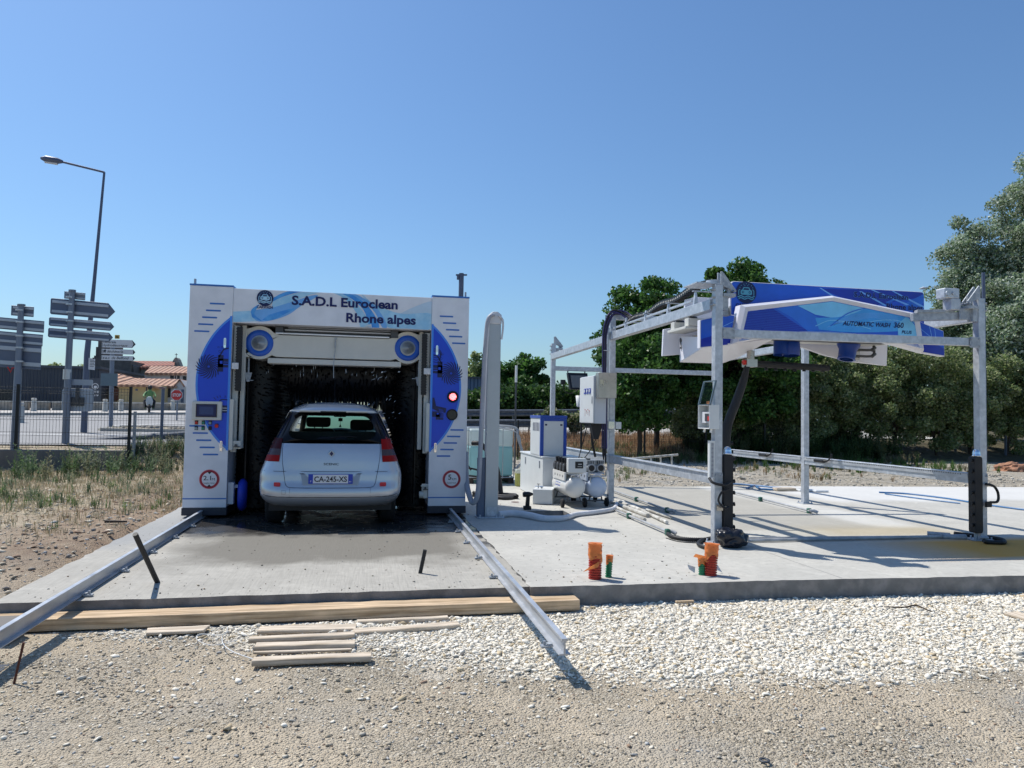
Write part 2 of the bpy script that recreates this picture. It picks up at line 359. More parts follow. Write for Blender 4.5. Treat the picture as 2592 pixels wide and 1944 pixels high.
def rrect(x0, x1, z0, z1, r, n=5):
    o = []
    for cx, cz, a in ((x1-r, z1-r, 0), (x0+r, z1-r, 90), (x0+r, z0+r, 180), (x1-r, z0+r, 270)):
        for i in range(n+1): o.append((cx+r*math.cos(R(a+90*i/n)), cz+r*math.sin(R(a+90*i/n))))
    return o
def stroke(pts, w):                                  # 2D ribbon outline around a 2D path
    L = []; Rr = []
    for i, (x, z) in enumerate(pts):
        a = pts[max(0, i-1)]; b = pts[min(len(pts)-1, i+1)]; dx, dz = b[0]-a[0], b[1]-a[1]; d = math.hypot(dx, dz) or 1
        ww = w[i] if isinstance(w, list) else w
        L.append((x-dz/d*ww/2, z+dx/d*ww/2)); Rr.append((x+dz/d*ww/2, z-dx/d*ww/2))
    return L+Rr[::-1]
def sp2(pts, sub=6): return [(p.x, p.y) for p in smooth_path([(a, b, 0) for a, b in pts], sub)]

# ------------------------------------------------------------------ terrain
def interp(t, tab):
    return float(np.interp(t, [a for a, _ in tab], [b for _, b in tab]))
LT = [(-50, -.16), (6, -.16), (9, -.07), (19.3, -.02), (20.3, .40), (22, .53), (29, .75), (40, .95), (60, 1.30), (90, 1.36), (6000, 1.36)]
RT = [(-50, -.16), (6, -.16), (15, -.13), (24.6, -.02), (25.8, .05), (27.8, .66), (33, .89), (60, 1.2), (90, 1.36), (6000, 1.36)]
def lumps(X, Y):
    return .018*math.sin(X*2.1+.7*Y)*math.cos(Y*1.7-.4*X)+.010*math.sin(X*5.3+1.9*Y+1)*math.sin(Y*4.1+.6)
def hT(X, Y):
    t = min(1, max(0, (X+4)/6.5)); t = t*t*(3-2*t)
    h = interp(Y, LT)*(1-t)+interp(Y, RT)*t
    k = 1.0 if Y < 19 else .35
    if (-2.9 < X < 16.2 and 5.9 < Y < 15.2) or (1.2 < X < 4.9 and 15 < Y < 18.2): h = -.17
    else: h += lumps(X, Y)*k
    if X < -2.6 and 6 < Y < 12: h += .02+.03*math.exp(-((Y-9)/3)**2)
    return h
def graded(segs):
    o = []
    for a, b, st in segs: o += list(np.arange(a, b-1e-6, st))
    o.append(segs[-1][1]); return o
xs = graded([(-3000, -300, 450), (-300, -60, 40), (-60, -12, 4), (-12, 12, .16), (12, 24, 1.0), (24, 60, 4), (60, 300, 40), (300, 3000, 450)])
ys = graded([(-60, 0, 10), (0, 7, .12), (7, 30, .35), (30, 70, 2), (70, 300, 23), (300, 4000, 370)])
gv = [(x, y, hT(x, y)) for y in ys for x in xs]; nx = len(xs)
gf = [(j*nx+i, j*nx+i+1, (j+1)*nx+i+1, (j+1)*nx+i) for j in range(len(ys)-1) for i in range(nx-1)]
def wgam(X, Y):      # pale limestone gravel spread along the slab
    yb = np.interp(X, [-3, -1.2, -.3, .6, 1.5, 2.3, 4, 7, 9], [6.4, 5.75, 5.35, 4.85, 4.5, 4.22, 4.35, 4.25, 4.2])
    return np.clip((Y-yb)/.6+.5, 0, 1)*np.clip((7-Y)/.3, 0, 1)
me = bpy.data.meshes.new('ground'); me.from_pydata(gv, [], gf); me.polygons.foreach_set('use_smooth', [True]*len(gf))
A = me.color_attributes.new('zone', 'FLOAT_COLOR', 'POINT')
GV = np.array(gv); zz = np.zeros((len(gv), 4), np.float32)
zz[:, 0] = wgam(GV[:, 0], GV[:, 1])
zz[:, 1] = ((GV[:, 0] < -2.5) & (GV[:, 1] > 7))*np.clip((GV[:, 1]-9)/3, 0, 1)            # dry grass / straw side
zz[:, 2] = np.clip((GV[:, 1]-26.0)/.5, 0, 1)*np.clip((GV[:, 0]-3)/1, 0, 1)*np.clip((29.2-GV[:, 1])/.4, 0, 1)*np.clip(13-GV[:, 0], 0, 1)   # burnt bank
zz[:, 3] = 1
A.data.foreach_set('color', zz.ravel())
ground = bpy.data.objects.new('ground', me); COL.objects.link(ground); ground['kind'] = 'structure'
def ground_mat():
    m = bpy.data.materials.new('ground'); m.use_nodes = True; n, l, b = nd(m); M['ground'] = m
    tc = n.new('ShaderNodeTexCoord'); at = n.new('ShaderNodeAttribute'); at.attribute_name = 'zone'
    sp = n.new('ShaderNodeSeparateColor'); l.new(at.outputs['Color'], sp.inputs[0])
    def noise(sc, det=6, dist=0):
        z = n.new('ShaderNodeTexNoise'); z.inputs['Scale'].default_value = sc; z.inputs['Detail'].default_value = det; z.inputs['Distortion'].default_value = dist; l.new(tc.outputs['Object'], z.inputs['Vector']); return z.outputs[0]
    def rng(src, a, b_, c, d):
        r = n.new('ShaderNodeMapRange'); r.inputs[1].default_value = a; r.inputs[2].default_value = b_; r.inputs[3].default_value = c; r.inputs[4].default_value = d; l.new(src, r.inputs[0]); return r.outputs[0]
    def mix(a, b_, f):
        k = n.new('ShaderNodeMix'); k.data_type = 'RGBA'
        for i, q in ((6, a), (7, b_)):
            if isinstance(q, tuple): k.inputs[i].default_value = (*q, 1)
            else: l.new(q, k.inputs[i])
        l.new(f, k.inputs[0]) if not isinstance(f, float) else setattr(k.inputs[0], 'default_value', f); return k.outputs[2]
    def mth(op, a, b_):
        k = n.new('ShaderNodeMath'); k.operation = op
        for i, q in enumerate((a, b_)):
            if isinstance(q, (int, float)): k.inputs[i].default_value = q
            else: l.new(q, k.inputs[i])
        return k.outputs[0]
    def ramp(src, pts):
        r = n.new('ShaderNodeValToRGB'); l.new(src, r.inputs[0]); e = r.color_ramp.elements
        while len(e) < len(pts): e.new(.5)
        for k, (p, c) in enumerate(pts): e[k].position = p; e[k].color = (*c, 1)
        return r.outputs[0]
    v1 = n.new('ShaderNodeTexVoronoi'); v1.inputs['Scale'].default_value = 62; l.new(tc.outputs['Object'], v1.inputs['Vector'])
    v2 = n.new('ShaderNodeTexVoronoi'); v2.inputs['Scale'].default_value = 130; l.new(tc.outputs['Object'], v2.inputs['Vector'])
    bw = n.new('ShaderNodeSeparateColor'); l.new(v1.outputs['Color'], bw.inputs[0]); bw2 = n.new('ShaderNodeSeparateColor'); l.new(v2.outputs['Color'], bw2.inputs[0])
    peb = ramp(bw.outputs[0], [(0, (.19, .16, .12)), (.35, (.33, .285, .21)), (.6, (.43, .37, .285)), (.82, (.50, .445, .35)), (1, (.64, .58, .48))])
    peb2 = ramp(bw2.outputs[0], [(0, (.25, .21, .155)), (.5, (.40, .345, .26)), (1, (.55, .49, .39))])
    dust = mix((.58, .49, .365), (.49, .41, .30), rng(noise(2.2), .35, .65, 0, 1))
    tan = mix(peb, peb2, rng(noise(7, 3), .4, .6, 0, 1))
    tan = mix(tan, dust, rng(mth('ADD', noise(1.1, 8, .6), mth('MULTIPLY', noise(9, 4), .25)), .50, .70, 0, .85))
    cool = mix(tan, (.34, .335, .31), rng(noise(.9, 5), .54, .70, 0, .5))
    wht = ramp(bw.outputs[1], [(0, (.58, .52, .42)), (.4, (.74, .68, .57)), (1, (.86, .81, .70))])
    c = mix(cool, wht, rng(mth('ADD', sp.outputs[0], mth('MULTIPLY', mth('SUBTRACT', noise(2.2, 9), .5), 1.8)), .25, .75, 0, 1))
    dry = ramp(noise(3.0, 9, .8), [(.3, (.24, .175, .11)), (.45, (.42, .33, .22)), (.58, (.54, .46, .33)), (.72, (.34, .28, .18))])
    dry = mix(dry, (.46, .41, .33), rng(noise(24, 5), .52, .66, 0, .6))
    earth = mix((.24, .165, .115), (.36, .27, .19), rng(noise(6, 6), .35, .65, 0, 1))
    sx = n.new('ShaderNodeSeparateXYZ'); l.new(tc.outputs['Object'], sx.inputs[0])
    em = mth('MULTIPLY', rng(mth('ADD', sx.outputs[0], mth('MULTIPLY', noise(1.3), 1.5)), -3.9, -2.9, 0, 1), mth('MULTIPLY', rng(sx.outputs[0], -2.6, -2.4, 1, 0), rng(sx.outputs[1], 6.5, 8.5, 0, .85)))
    c = mix(c, dry, sp.outputs[1]); c = mix(c, earth, em)
    far = mth('MULTIPLY', rng(sx.outputs[1], 14.5, 16.5, 0, 1), rng(sx.outputs[0], 0, 3, 0, 1))
    c = mix(c, ramp(noise(1.6, 8, .5), [(.35, (.30, .27, .22)), (.5, (.45, .40, .32)), (.65, (.38, .36, .32))]), far)
    bank = ramp(noise(2.6, 10, 1.0), [(.3, (.12, .07, .04)), (.45, (.30, .17, .09)), (.6, (.46, .31, .19)), (.75, (.26, .19, .11))])
    c = mix(c, bank, sp.outputs[2])
    vf = mth('MULTIPLY', rng(sx.outputs[1], 29, 31, 0, 1), 1.0)
    c = mix(c, ramp(noise(.5, 8), [(.35, (.22, .19, .12)), (.55, (.34, .29, .2)), (.7, (.16, .17, .08))]), vf)
    lit = mth('MULTIPLY', rng(mth('ADD', sx.outputs[1], noise(.8, 5)), 24.3, 25.2, 0, .92), rng(sx.outputs[0], 9.5, 12.5, 0, 1))  # shade under the hedge, painted into the litter colour
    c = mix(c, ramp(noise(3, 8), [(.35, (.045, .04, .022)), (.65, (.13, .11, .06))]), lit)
    l.new(c, b.inputs['Base Color']); b.inputs['Roughness'].default_value = .92; b.inputs['Specular IOR Level'].default_value = .2
    hh = mth('ADD', mth('MULTIPLY', v1.outputs['Distance'], -1.0), mth('MULTIPLY', v2.outputs['Distance'], -.5)); hh = mth('ADD', hh, mth('MULTIPLY', noise(12, 6), .8))
    bp = n.new('ShaderNodeBump'); bp.inputs['Strength'].default_value = 1; bp.inputs['Distance'].default_value = .016; l.new(hh, bp.inputs['Height']); l.new(bp.outputs[0], b.inputs['Normal'])
    return m
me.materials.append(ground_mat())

def slab(name, outer, hole, mtop, z0=-.34, z1=0.):
    def sub(poly):
        o = []
        for i, a in enumerate(poly):
            b_ = poly[(i+1) % len(poly)]; L = math.hypot(b_[0]-a[0], b_[1]-a[1]); n = max(1, int(L/.12))
            for k in range(n):
                t = k/n; o.append((a[0]+(b_[0]-a[0])*t+(random.gauss(0, .008) if k else 0), a[1]+(b_[1]-a[1])*t+(random.gauss(0, .008) if k else 0)))
        return o
    loops = [sub(outer)]+([hole] if hole else [])
    pts = [p for lp in loops for p in lp]
    tri = tessellate_polygon([[Vector((a, b, 0)) for a, b in lp] for lp in loops])
    m = MB(); out = []
    for t in tri:
        (x0, y0), (x1, y1), (x2, y2) = (pts[i] for i in t)
        out.append(t if (x1-x0)*(y2-y0)-(x2-x0)*(y1-y0) > 0 else t[::-1])
    m.add([(a, b, z1) for a, b in pts], out, 0)
    for lp, sg in ((loops[0], 1),)+(((hole, -1),) if hole else ()):
        n = len(lp); ar = sum(lp[i][0]*lp[(i+1) % n][1]-lp[(i+1) % n][0]*lp[i][1] for i in range(n))
        if ar*sg < 0: lp = lp[::-1]
        ch = .006*sg
        m.add([(a, b, z0) for a, b in lp]+[(a, b, z1) for a, b in lp], [(i, (i+1) % n, (i+1) % n+n, i+n) for i in range(n)], 1)
    o = m.build(name, [mtop, 'slab_edge']); o['kind'] = 'structure'; return o
slab('concrete_slab', [(-2.74, 6.21), (1.42, 6.25), (1.42, 13.9), (-2.74, 13.9)], None, 'slab_left')
slab('concrete_slab', [(1.424, 6.22), (4.3, 6.17), (9, 6.0), (16, 5.9), (16, 14.5), (9.6, 14.9), (4.7, 14.9), (4.7, 18), (1.424, 18)],
     [(1.95, 10.62), (3.06, 10.62), (3.06, 11.16), (1.95, 11.16)], 'slab_right', z1=.004)
for p, q in (((4.42, 6.20), (4.38, 14.88)), ((1.43, 10.2), (4.40, 10.35)), ((4.42, 11.0), (9.5, 11.05))):
    m = MB(); d_ = (Vector((*q, 0))-Vector((*p, 0))).normalized(); n_ = Vector((-d_.y, d_.x, 0))*.0035; a_, b_ = Vector((*p, .0052)), Vector((*q, .0052)); m.add([a_-n_, b_-n_, b_+n_, a_+n_], [(0, 1, 2, 3)]); o = m.build('slab_joint', 'slab_edge'); o['kind'] = 'structure'
m = MB(); m.box(1.93, 3.08, 10.60, 11.18, -.42, -.30); o = m.build('drain_channel', 'slab_edge'); o['kind'] = 'structure'

# ------------------------------------------------------------------ loose stones (uncountable)
import bmesh
bm = bmesh.new(); bmesh.ops.create_icosphere(bm, subdivisions=1, radius=1); IV = np.array([v.co[:] for v in bm.verts]); IF = np.array([[v.index for v in f.verts] for f in bm.faces]); bm.free()
def np_mesh(name, V, F, tint, mat_, smooth=False, per=None):
    me = bpy.data.meshes.new(name); n, k = F.shape
    me.vertices.add(len(V)); me.vertices.foreach_set('co', V.astype(np.float32).ravel())
    me.loops.add(n*k); me.loops.foreach_set('vertex_index', F.astype(np.int32).ravel())
    me.polygons.add(n); me.polygons.foreach_set('loop_start', np.arange(0, n*k, k, dtype=np.int32)); me.polygons.foreach_set('loop_total', np.full(n, k, np.int32))
    if smooth: me.polygons.foreach_set('use_smooth', np.ones(n, bool))
    a = me.color_attributes.new('tint', 'FLOAT_COLOR', 'POINT'); c = np.ones((len(V), 4), np.float32); c[:, :3] = tint; a.data.foreach_set('color', c.ravel())
    me.materials.append(M[mat_]); me.update(); me.validate()
    o = bpy.data.objects.new(name, me); COL.objects.link(o); return o
def stones(name, pts, size, cols):
    N = len(pts); V = np.repeat(IV[None], N, 0)*(1+RNG.normal(0, .26, (N, 12, 1)))
    V *= (size[:, None]*RNG.uniform(.6, 1.25, (N, 3))**1.6)[:, None, :]*np.array([1.15, 1, .55])
    th = RNG.uniform(0, 2*np.pi, N); c, s_ = np.cos(th), np.sin(th); ti = RNG.normal(0, .4, N)
    X = V[:, :, 0]*c[:, None]-V[:, :, 1]*s_[:, None]; Y = V[:, :, 0]*s_[:, None]+V[:, :, 1]*c[:, None]; Z = V[:, :, 2]+X*np.sin(ti)[:, None]*.5
    V = np.stack([X, Y, Z], -1)+pts[:, None, :]
    F = (IF[None]+(np.arange(N)*12)[:, None, None]).reshape(-1, 3)
    return np_mesh(name, V.reshape(-1, 3), F, np.repeat(cols, 12, 0), 'stone_mat')
def hz(X, Y): return np.array([hT(a, b) for a, b in zip(X, Y)])
# pale crushed limestone
N = 175000; X = RNG.uniform(-2.2, 7.6, N); Y = RNG.uniform(3.9, 6.22, N); k = RNG.random(N) < np.clip(wgam(X, Y)+RNG.normal(0, .12, N), 0, 1)**1.3
k &= ~((X < 1.83) & (Y > 5.96)); X, Y = X[k], Y[k]; N = len(X)
sz = RNG.lognormal(math.log(.0066), .50, N).clip(.0025, .026); bf = RNG.random((N, 1)); t1 = np.array([.88, .83, .72]); t0 = np.array([.66, .60, .49])
cols = t0+(t1-t0)*bf; cols[RNG.random(N) < .10] *= np.array([.75, .66, .52]); cols[RNG.random(N) < .04] *= .6
stones('pale_gravel', np.stack([X, Y, hz(X, Y)+sz*.35], -1), sz, cols)['kind'] = 'stuff'
# darker mixed gravel
N = 56000; X = RNG.uniform(-3.6, 5.6, N); Y = RNG.uniform(2.6, 6.0, N)**1; nz_ = np.sin(X*1.7+Y)*np.cos(Y*2.3-X*.8)+.5*np.sin(X*4+1.3*Y)
k = (RNG.random(N) < .75+.3*nz_) & (RNG.random(N) > wgam(X, Y)*.9); X, Y = X[k], Y[k]; N = len(X)
sz = RNG.lognormal(math.log(.0046), .42, N).clip(.002, .018); pal = np.array([(.33, .28, .205), (.25, .215, .165), (.42, .36, .27), (.17, .15, .13), (.50, .45, .36), (.30, .30, .29), (.28, .19, .13)])
cols = pal[RNG.choice(7, N, p=[.26, .2, .2, .08, .14, .08, .04])]*RNG.uniform(.95, 1.7, (N, 1))
stones('dark_gravel', np.stack([X, Y, hz(X, Y)+sz*.3], -1), sz, cols)['kind'] = 'stuff'
# a few larger stones and the rough ground left of the slab
N = 7500; X = np.concatenate([RNG.uniform(-3.4, 5, 420), RNG.uniform(-9, -2.8, N-420)]); Y = np.concatenate([RNG.uniform(2.7, 5.6, 420), RNG.uniform(5.5, 15, N-420)])
sz = RNG.lognormal(math.log(.013), .5, N).clip(.005, .035); cols = pal[RNG.choice(7, N)]*RNG.uniform(.9, 1.5, (N, 1)); cols[:420] = np.array([.58, .53, .44])*RNG.uniform(.75, 1.15, (420, 1)); sz[:420] = RNG.uniform(.006, .017, 420)
stones('scattered_stones', np.stack([X, Y, hz(X, Y)+sz*.25], -1), sz, cols)['kind'] = 'stuff'
N = 900; X = RNG.uniform(-2.6, 3.5, N); Y = 6.3+RNG.random(N)**1.6*6; sz = RNG.lognormal(math.log(.0045), .4, N).clip(.002, .012); cols = pal[RNG.choice(7, N)]*RNG.uniform(.6, 1.1, (N, 1)); Zs = np.where(X > 1.42, .004, 0)
stones('slab_grit', np.stack([X, Y, Zs+sz*.5], -1), sz, cols)['kind'] = 'stuff'
N = 9000; X = RNG.uniform(4, 19, N); Y = RNG.uniform(15.1, 24, N); sz = RNG.lognormal(math.log(.016), .5, N).clip(.006, .06); cols = np.array([.48, .44, .37])*RNG.uniform(.6, 1.2, (N, 1))
stones('yard_stones', np.stack([X, Y, hz(X, Y)+sz*.2], -1), sz, cols)['kind'] = 'stuff'

# ------------------------------------------------------------------ foliage
def leaves(name, C, r, n, size, cols, mat_='leaf', parent=None, off=(0, 0, 0), flat=.6, stretch=1.5, jit=.25):
    C = np.array(C, float); r = np.array(r, float); i = RNG.integers(0, len(C), n)
    d = RNG.normal(0, 1, (n, 3)); d /= np.linalg.norm(d, axis=1)[:, None]; rad = RNG.random(n)**.45
    p = C[i]+d*rad[:, None]*r[i][:, None]*np.array([1, 1, .8])-np.array(off)
    a = RNG.normal(0, 1, (n, 3)); a /= np.linalg.norm(a, axis=1)[:, None]; b = RNG.normal(0, 1, (n, 3)); b -= a*(a*b).sum(1)[:, None]; b /= np.linalg.norm(b, axis=1)[:, None]
    s_ = size*RNG.uniform(.6, 1.4, n)[:, None]; nn = np.cross(a, b)
    V = np.stack([p-a*s_*stretch/2, p-b*s_/2+nn*s_*.12, p+a*s_*stretch/2, p+b*s_/2+nn*s_*.12], 1).reshape(-1, 3)
    F = np.arange(n*4).reshape(-1, 4); cols = np.array(cols); cc = cols[RNG.integers(0, len(cols), n)]*RNG.uniform(1-jit, 1+jit, (n, 1))
    o = np_mesh(name, V, F, np.repeat(cc, 4, 0), mat_)
    if parent is not None: o.parent = parent
    return o
def crown_clumps(cx, cy, z0, z1, rx, ry, n, rc, shape=None, shell=.55):
    C = []; Rr = []
    while len(C) < n:
        u = Vector(RNG.normal(0, 1, 3)).normalized()*(shell+(1-shell)*random.random())
        z = (u.z+1)/2; w = 1 if shape is None else shape(z)
        C.append((cx+u.x*rx*w, cy+u.y*ry*w, z0+(z1-z0)*z)); Rr.append(rc*random.uniform(.6, 1.35))
    return C, Rr
def tree(name, label, x, y, h, z0, rx, n_cl, rc, n_leaf, size, cols, group=None, tr=.12, shape=None, cz=None, cat='tree', shell=.55, ry=None, limbs=9):
    gz = hT(x, y); t = thing(name, label, cat, (x, y, gz), group=group)
    C, Rr = crown_clumps(0, 0, z0, h, rx, ry or rx*.85, n_cl, rc, shape, shell)
    m = MB(); top = h*.8
    path = [(0, 0, -.2), (random.uniform(-.1, .1), 0, z0*.6), (random.uniform(-.2, .2), random.uniform(-.1, .1), (z0+h)/2), (random.uniform(-.3, .3), 0, top)]
    m.tube(path, tr, 8, sub=4, rs=[tr*1.2, tr, tr*.6, tr*.2]); m.build('trunk', 'bark', t)
    m = MB()
    for c in random.sample(C, min(limbs, len(C))):
        zb = max(z0*.6, min(c[2]-.3, h*.6))*random.uniform(.7, 1); m.tube([(0, 0, zb), (c[0]*.45, c[1]*.45, (zb+c[2])/2-.05), c], .05, 5, sub=3, rs=[tr*.45, tr*.3, tr*.08])
    m.build('limbs', 'bark', t)
    leaves('crown', C, Rr, n_leaf, size, cols, parent=t)
    return t

# ------------------------------------------------------------------ rails, planks, stakes
def rail(label, x, y0, y1, clips):
    t = thing('wash_rail', label, 'rail', (x, y0, 0), group='galvanised wash rails')
    m = MB(t); pr = [(-.038, 0), (.038, 0), (.038, .008), (.006, .012), (.006, .082), (.019, .086), (.019, .102), (-.019, .102), (-.019, .086), (-.006, .082), (-.006, .012), (-.038, .008)]
    m.prism([(x+a, b+.006) for a, b in pr], y0, y1); m.build('rail_profile', 'galv_rail', t, bev=.0015)
    for k, (y, sd) in enumerate(clips):
        m = MB(t); m.box(x+sd*.05, x+sd*.11, y-.025, y+.025, .006, .018); m.box(x+sd*.035, x+sd*.07, y-.018, y+.018, .018, .030); m.cyl((x+sd*.085, y, .018), (x+sd*.085, y, .045), .009, n=8); m.build('rail_clip', 'galv_dull', t)
    return t
rail('long galvanised rail left of the bay, overhanging the gravel at the photo\'s left edge', -2.19, 2.2, 13.4, [(y, 1) for y in (6.35, 7.25, 8.15, 9.05, 9.9)])
rail('galvanised rail right of the bay, its cut end hanging over the pale gravel', 1.235, 4.42, 13.4, [(y, -1) for y in (6.6, 7.5, 8.4, 9.2, 10.0)]+[(4.6, -1)])

def plank(name, label, p, q, w, th, z, mt='pale_wood', group=None, cat='plank', ends=0.):
    # p,q: ground points of the front long edge; w goes away from the camera
    p = Vector(p); q = Vector(q); d = (q-p); L = d.length; d.normalize(); nrm = Vector((-d.y, d.x, 0)); t = thing(name, label, cat, ((p.x+q.x)/2, (p.y+q.y)/2, z), group=group)
    ang = math.atan2(d.y, d.x); t.rotation_euler = (0, 0, ang)
    m = MB(); n = max(2, int(L/.12)); vs = []
    for i in range(n+1):
        xx = -L/2+L*i/n; j = random.gauss(0, .0018); e = ends*(i == n)-ends*(i == 0)
        vs += [(xx-e, j, 0), (xx+e*.2, w+j, 0), (xx+e*.2, w+j+.002, th+random.gauss(0, .001)), (xx-e, j+.002, th+random.gauss(0, .001))]
    fs = [(i*4+k, i*4+(k+1) % 4, i*4+4+(k+1) % 4, i*4+4+k) for i in range(n) for k in range(4)]
    fs = [f[::-1] for f in fs]+[(0, 1, 2, 3), (n*4+3, n*4+2, n*4+1, n*4)]
    m.add(vs, fs); o = m.build('board', mt, t, bev=.003); return t
G0 = -.155
a = P(0, 1601, -.15); b = P(1468, 1543, -.15); a = a+(a-b)*.12
plank('timber_beam', 'long thick timber beam lying against the slab edge under both rails', (a.x, a.y), (b.x, b.y), .215, .085, G0, 'beam_wood', cat='beam')
def pl(label, x0, y0, x1, y1, w, th=.028, z=-.145, ends=0.):
    a = P(x0, y0, z); b = P(x1, y1, z)
    return plank('wood_plank', label, (a.x, a.y), (b.x, b.y), w, th, z, 'pale_wood', 'loose wooden planks in front of the slab', ends=ends)
pl('short pale board with slanted ends lying alone just below the timber beam', 362, 1609, 522, 1602, .13, .02, ends=.02)
pl('widest loose board directly under the timber beam, highest of the left pile', 650, 1607, 900, 1600, .135, .026, -.14)
pl('narrow loose board overlapping the widest one, second of the left pile', 628, 1630, 898, 1617, .075, .03, -.138)
pl('loose board third down in the left pile with a broken left end', 642, 1650, 898, 1641, .095, .032)
pl('thin weathered lath sticking out between two boards of the pile', 640, 1657, 890, 1649, .03, .014)
pl('lowest and darkest loose board of the pile, nearest the viewer', 636, 1688, 940, 1675, .085, .036)
pl('long loose board at the right of the pile, its right end on pale gravel', 898, 1612, 1165, 1591, .10, .03)
pl('loose board behind the long one, touching the timber beam', 905, 1583, 1136, 1572, .065, .028)
a = P(2540, 1557, -.14); b = P(2700, 1600, -.14)
plank('wood_plank', 'weathered board on pale gravel at the photo\'s right edge', (a.x, a.y), (b.x, b.y), .16, .022, -.14, 'pale_wood', cat='plank')
a = P(1735, 1530, -.15)
t = plank('wood_offcut', 'small orange brown wood offcut lying at the foot of the slab edge', (a.x-.08, a.y), (a.x+.09, a.y+.01), .03, .018, -.14, 'beam_wood', cat='offcut')
a = P(-2, 1640, -.16); t = thing('concrete_block', 'grey concrete block under the left rail at the photo\'s left edge', 'block', (a.x-.12, a.y+.05, -.17)); m = MB(t); m.box(a.x-.34, a.x+.05, a.y-.02, a.y+.26, -.17, -.01); m.build('block', 'concrete_block', t, bev=.008, seg=2)
a = P(-30, 1700, -.16); t = thing('rail_support', 'dark steel support stand under the rail overhang at the left edge', 'stand', (a.x, a.y, -.16)); m = MB(t); m.box(a.x-.12, a.x+.09, a.y-.08, a.y+.08, -.165, -.145); m.cyl((a.x, a.y, -.15), (a.x, a.y, .0), .025); m.build('support', 'dark_metal', t)
def stake(label, p, q, r, mt, kind='black_stake', cat='stake', group=None):
    t = thing(kind, label, cat, p, group=group); m = MB(t); m.cyl(p, q, r, n=14); m.build('rod' if mt != 'black_rubber' else 'pipe', mt, t); return t
b = P(400, 1474); tp = Q(342, 1352, b.y-.35); stake('long black plastic pipe leaning left out of the slab beside the left rail', b-Vector((0, 0, .01)), tp, .021, 'black_rubber', 'black_pipe', 'pipe')
b = P(1063, 1451); tp = Q(1076, 1392, b.y-.02); stake('short black plastic pipe standing in the slab near the right rail', b-Vector((0, 0, .01)), tp, .018, 'black_rubber', 'black_pipe', 'pipe')
b = P(32, 1735, -.16); tp = Q(60, 1626, b.y); stake('thin rusty steel rod stuck in the gravel below the left rail', b-Vector((0, 0, .03)), tp, .007, 'rust', 'steel_rod', 'rod')
# white twine
t = thing('white_twine', 'loop of thin white strapping lying beside the loose boards', 'strap', P(560, 1600, -.15)); m = MB(t)
m.tube([P(575, 1586, -.14), P(574, 1600, -.13), P(555, 1608, -.14), P(505, 1605, -.14), P(500, 1620, -.145), P(540, 1633, -.14), P(600, 1620, -.14)], .0025, 5, sub=5)
m.tube([P(562, 1612, -.14), P(565, 1630, -.13), P(590, 1650, -.14), P(640, 1668, -.14)], .0035, 5, sub=5); m.build('strap', 'white_plastic', t)
# twig
t = thing('dry_twig', 'dark bent twig lying on the pale gravel at right', 'twig', P(2320, 1535, -.15)); m = MB(t)
m.tube([P(2238, 1536, -.13), P(2290, 1537, -.13), P(2318, 1532, -.12), P(2345, 1543, -.13), P(2393, 1561, -.14)], .007, 5, sub=3, rs=[.005, .007, .008, .006, .003]); m.build('branch', 'bark', t)
a = P(1935, 1926, -.155); t = thing('metal_washer', 'dark round washer lying in the gravel at the bottom edge', 'washer', a); m = MB(t); m.lathe([(.014, 0), (.026, 0), (.026, .006), (.014, .006), (.014, 0)], (a.x, a.y, a.z), n=18); m.build('ring', 'dark_metal', t)

# ------------------------------------------------------------------ wash gantry
GX0, GX1, GY, GD, GZ = -2.445, 1.455, 10.74, 1.9, 3.21
gt = thing('wash_gantry', 'tall white and blue rollover car wash gantry standing over the silver car', 'car wash', (-.49, GY, 0))
LI, RI = -1.875, .905            # inner edges of the two towers
YF = GY
def ribbon(m, pts, w, y, mi, sub=5): m.flat_xz(stroke(sp2(pts, sub), w), y, mi)
def logo(m, cx, cz, r, y, mi_disc, mi_line, f=None):
    f = f or (lambda a, b, c: (a, c, b))
    def fl(p, k, mi): m.flat(p, lambda a, b: f(a, b, y-k*.0012), mi)
    fl(circ(cx, cz, r, 40), 1, mi_disc)
    e = r/100.
    fl(rrect(cx-56*e, cx+56*e, cz-22*e, cz+22*e, 15*e), 2, mi_line)
    fl([(cx-40*e, cz+22*e), (cx-28*e, cz+46*e), (cx+28*e, cz+46*e), (cx+40*e, cz+22*e), (cx+31*e, cz+22*e), (cx+22*e, cz+38*e), (cx-22*e, cz+38*e), (cx-31*e, cz+22*e)], 2, mi_line)
    for s_ in (-1, 1):
        fl(circ(cx+s_*33*e, cz+1*e, 11*e, 14), 3, mi_disc); fl(circ(cx+s_*33*e, cz+1*e, 6*e, 10), 4, mi_line)
        fl(stroke(sp2([(cx+s_*74*e, cz-26*e), (cx+s_*74*e, cz+8*e), (cx+s_*70*e, cz+20*e), (cx+s_*60*e, cz+26*e)], 4), 7*e), 2, mi_line)
    for j, zz_ in enumerate((-38, -56)):
        w = [(cx+x*e, cz+(zz_+6*math.sin(x/11.))*e) for x in range(-86+j*10, 87-j*10, 8)]; fl(stroke(w, 9*e), 2, mi_line)
    for a_, q in ((-50, 62), (-25, 74), (0, 80), (25, 74), (50, 62), (-62, 44), (62, 44), (-14, 63), (14, 61)): fl(circ(cx+a_*e, cz+q*e, 3.6*e, 6), 2, mi_line)
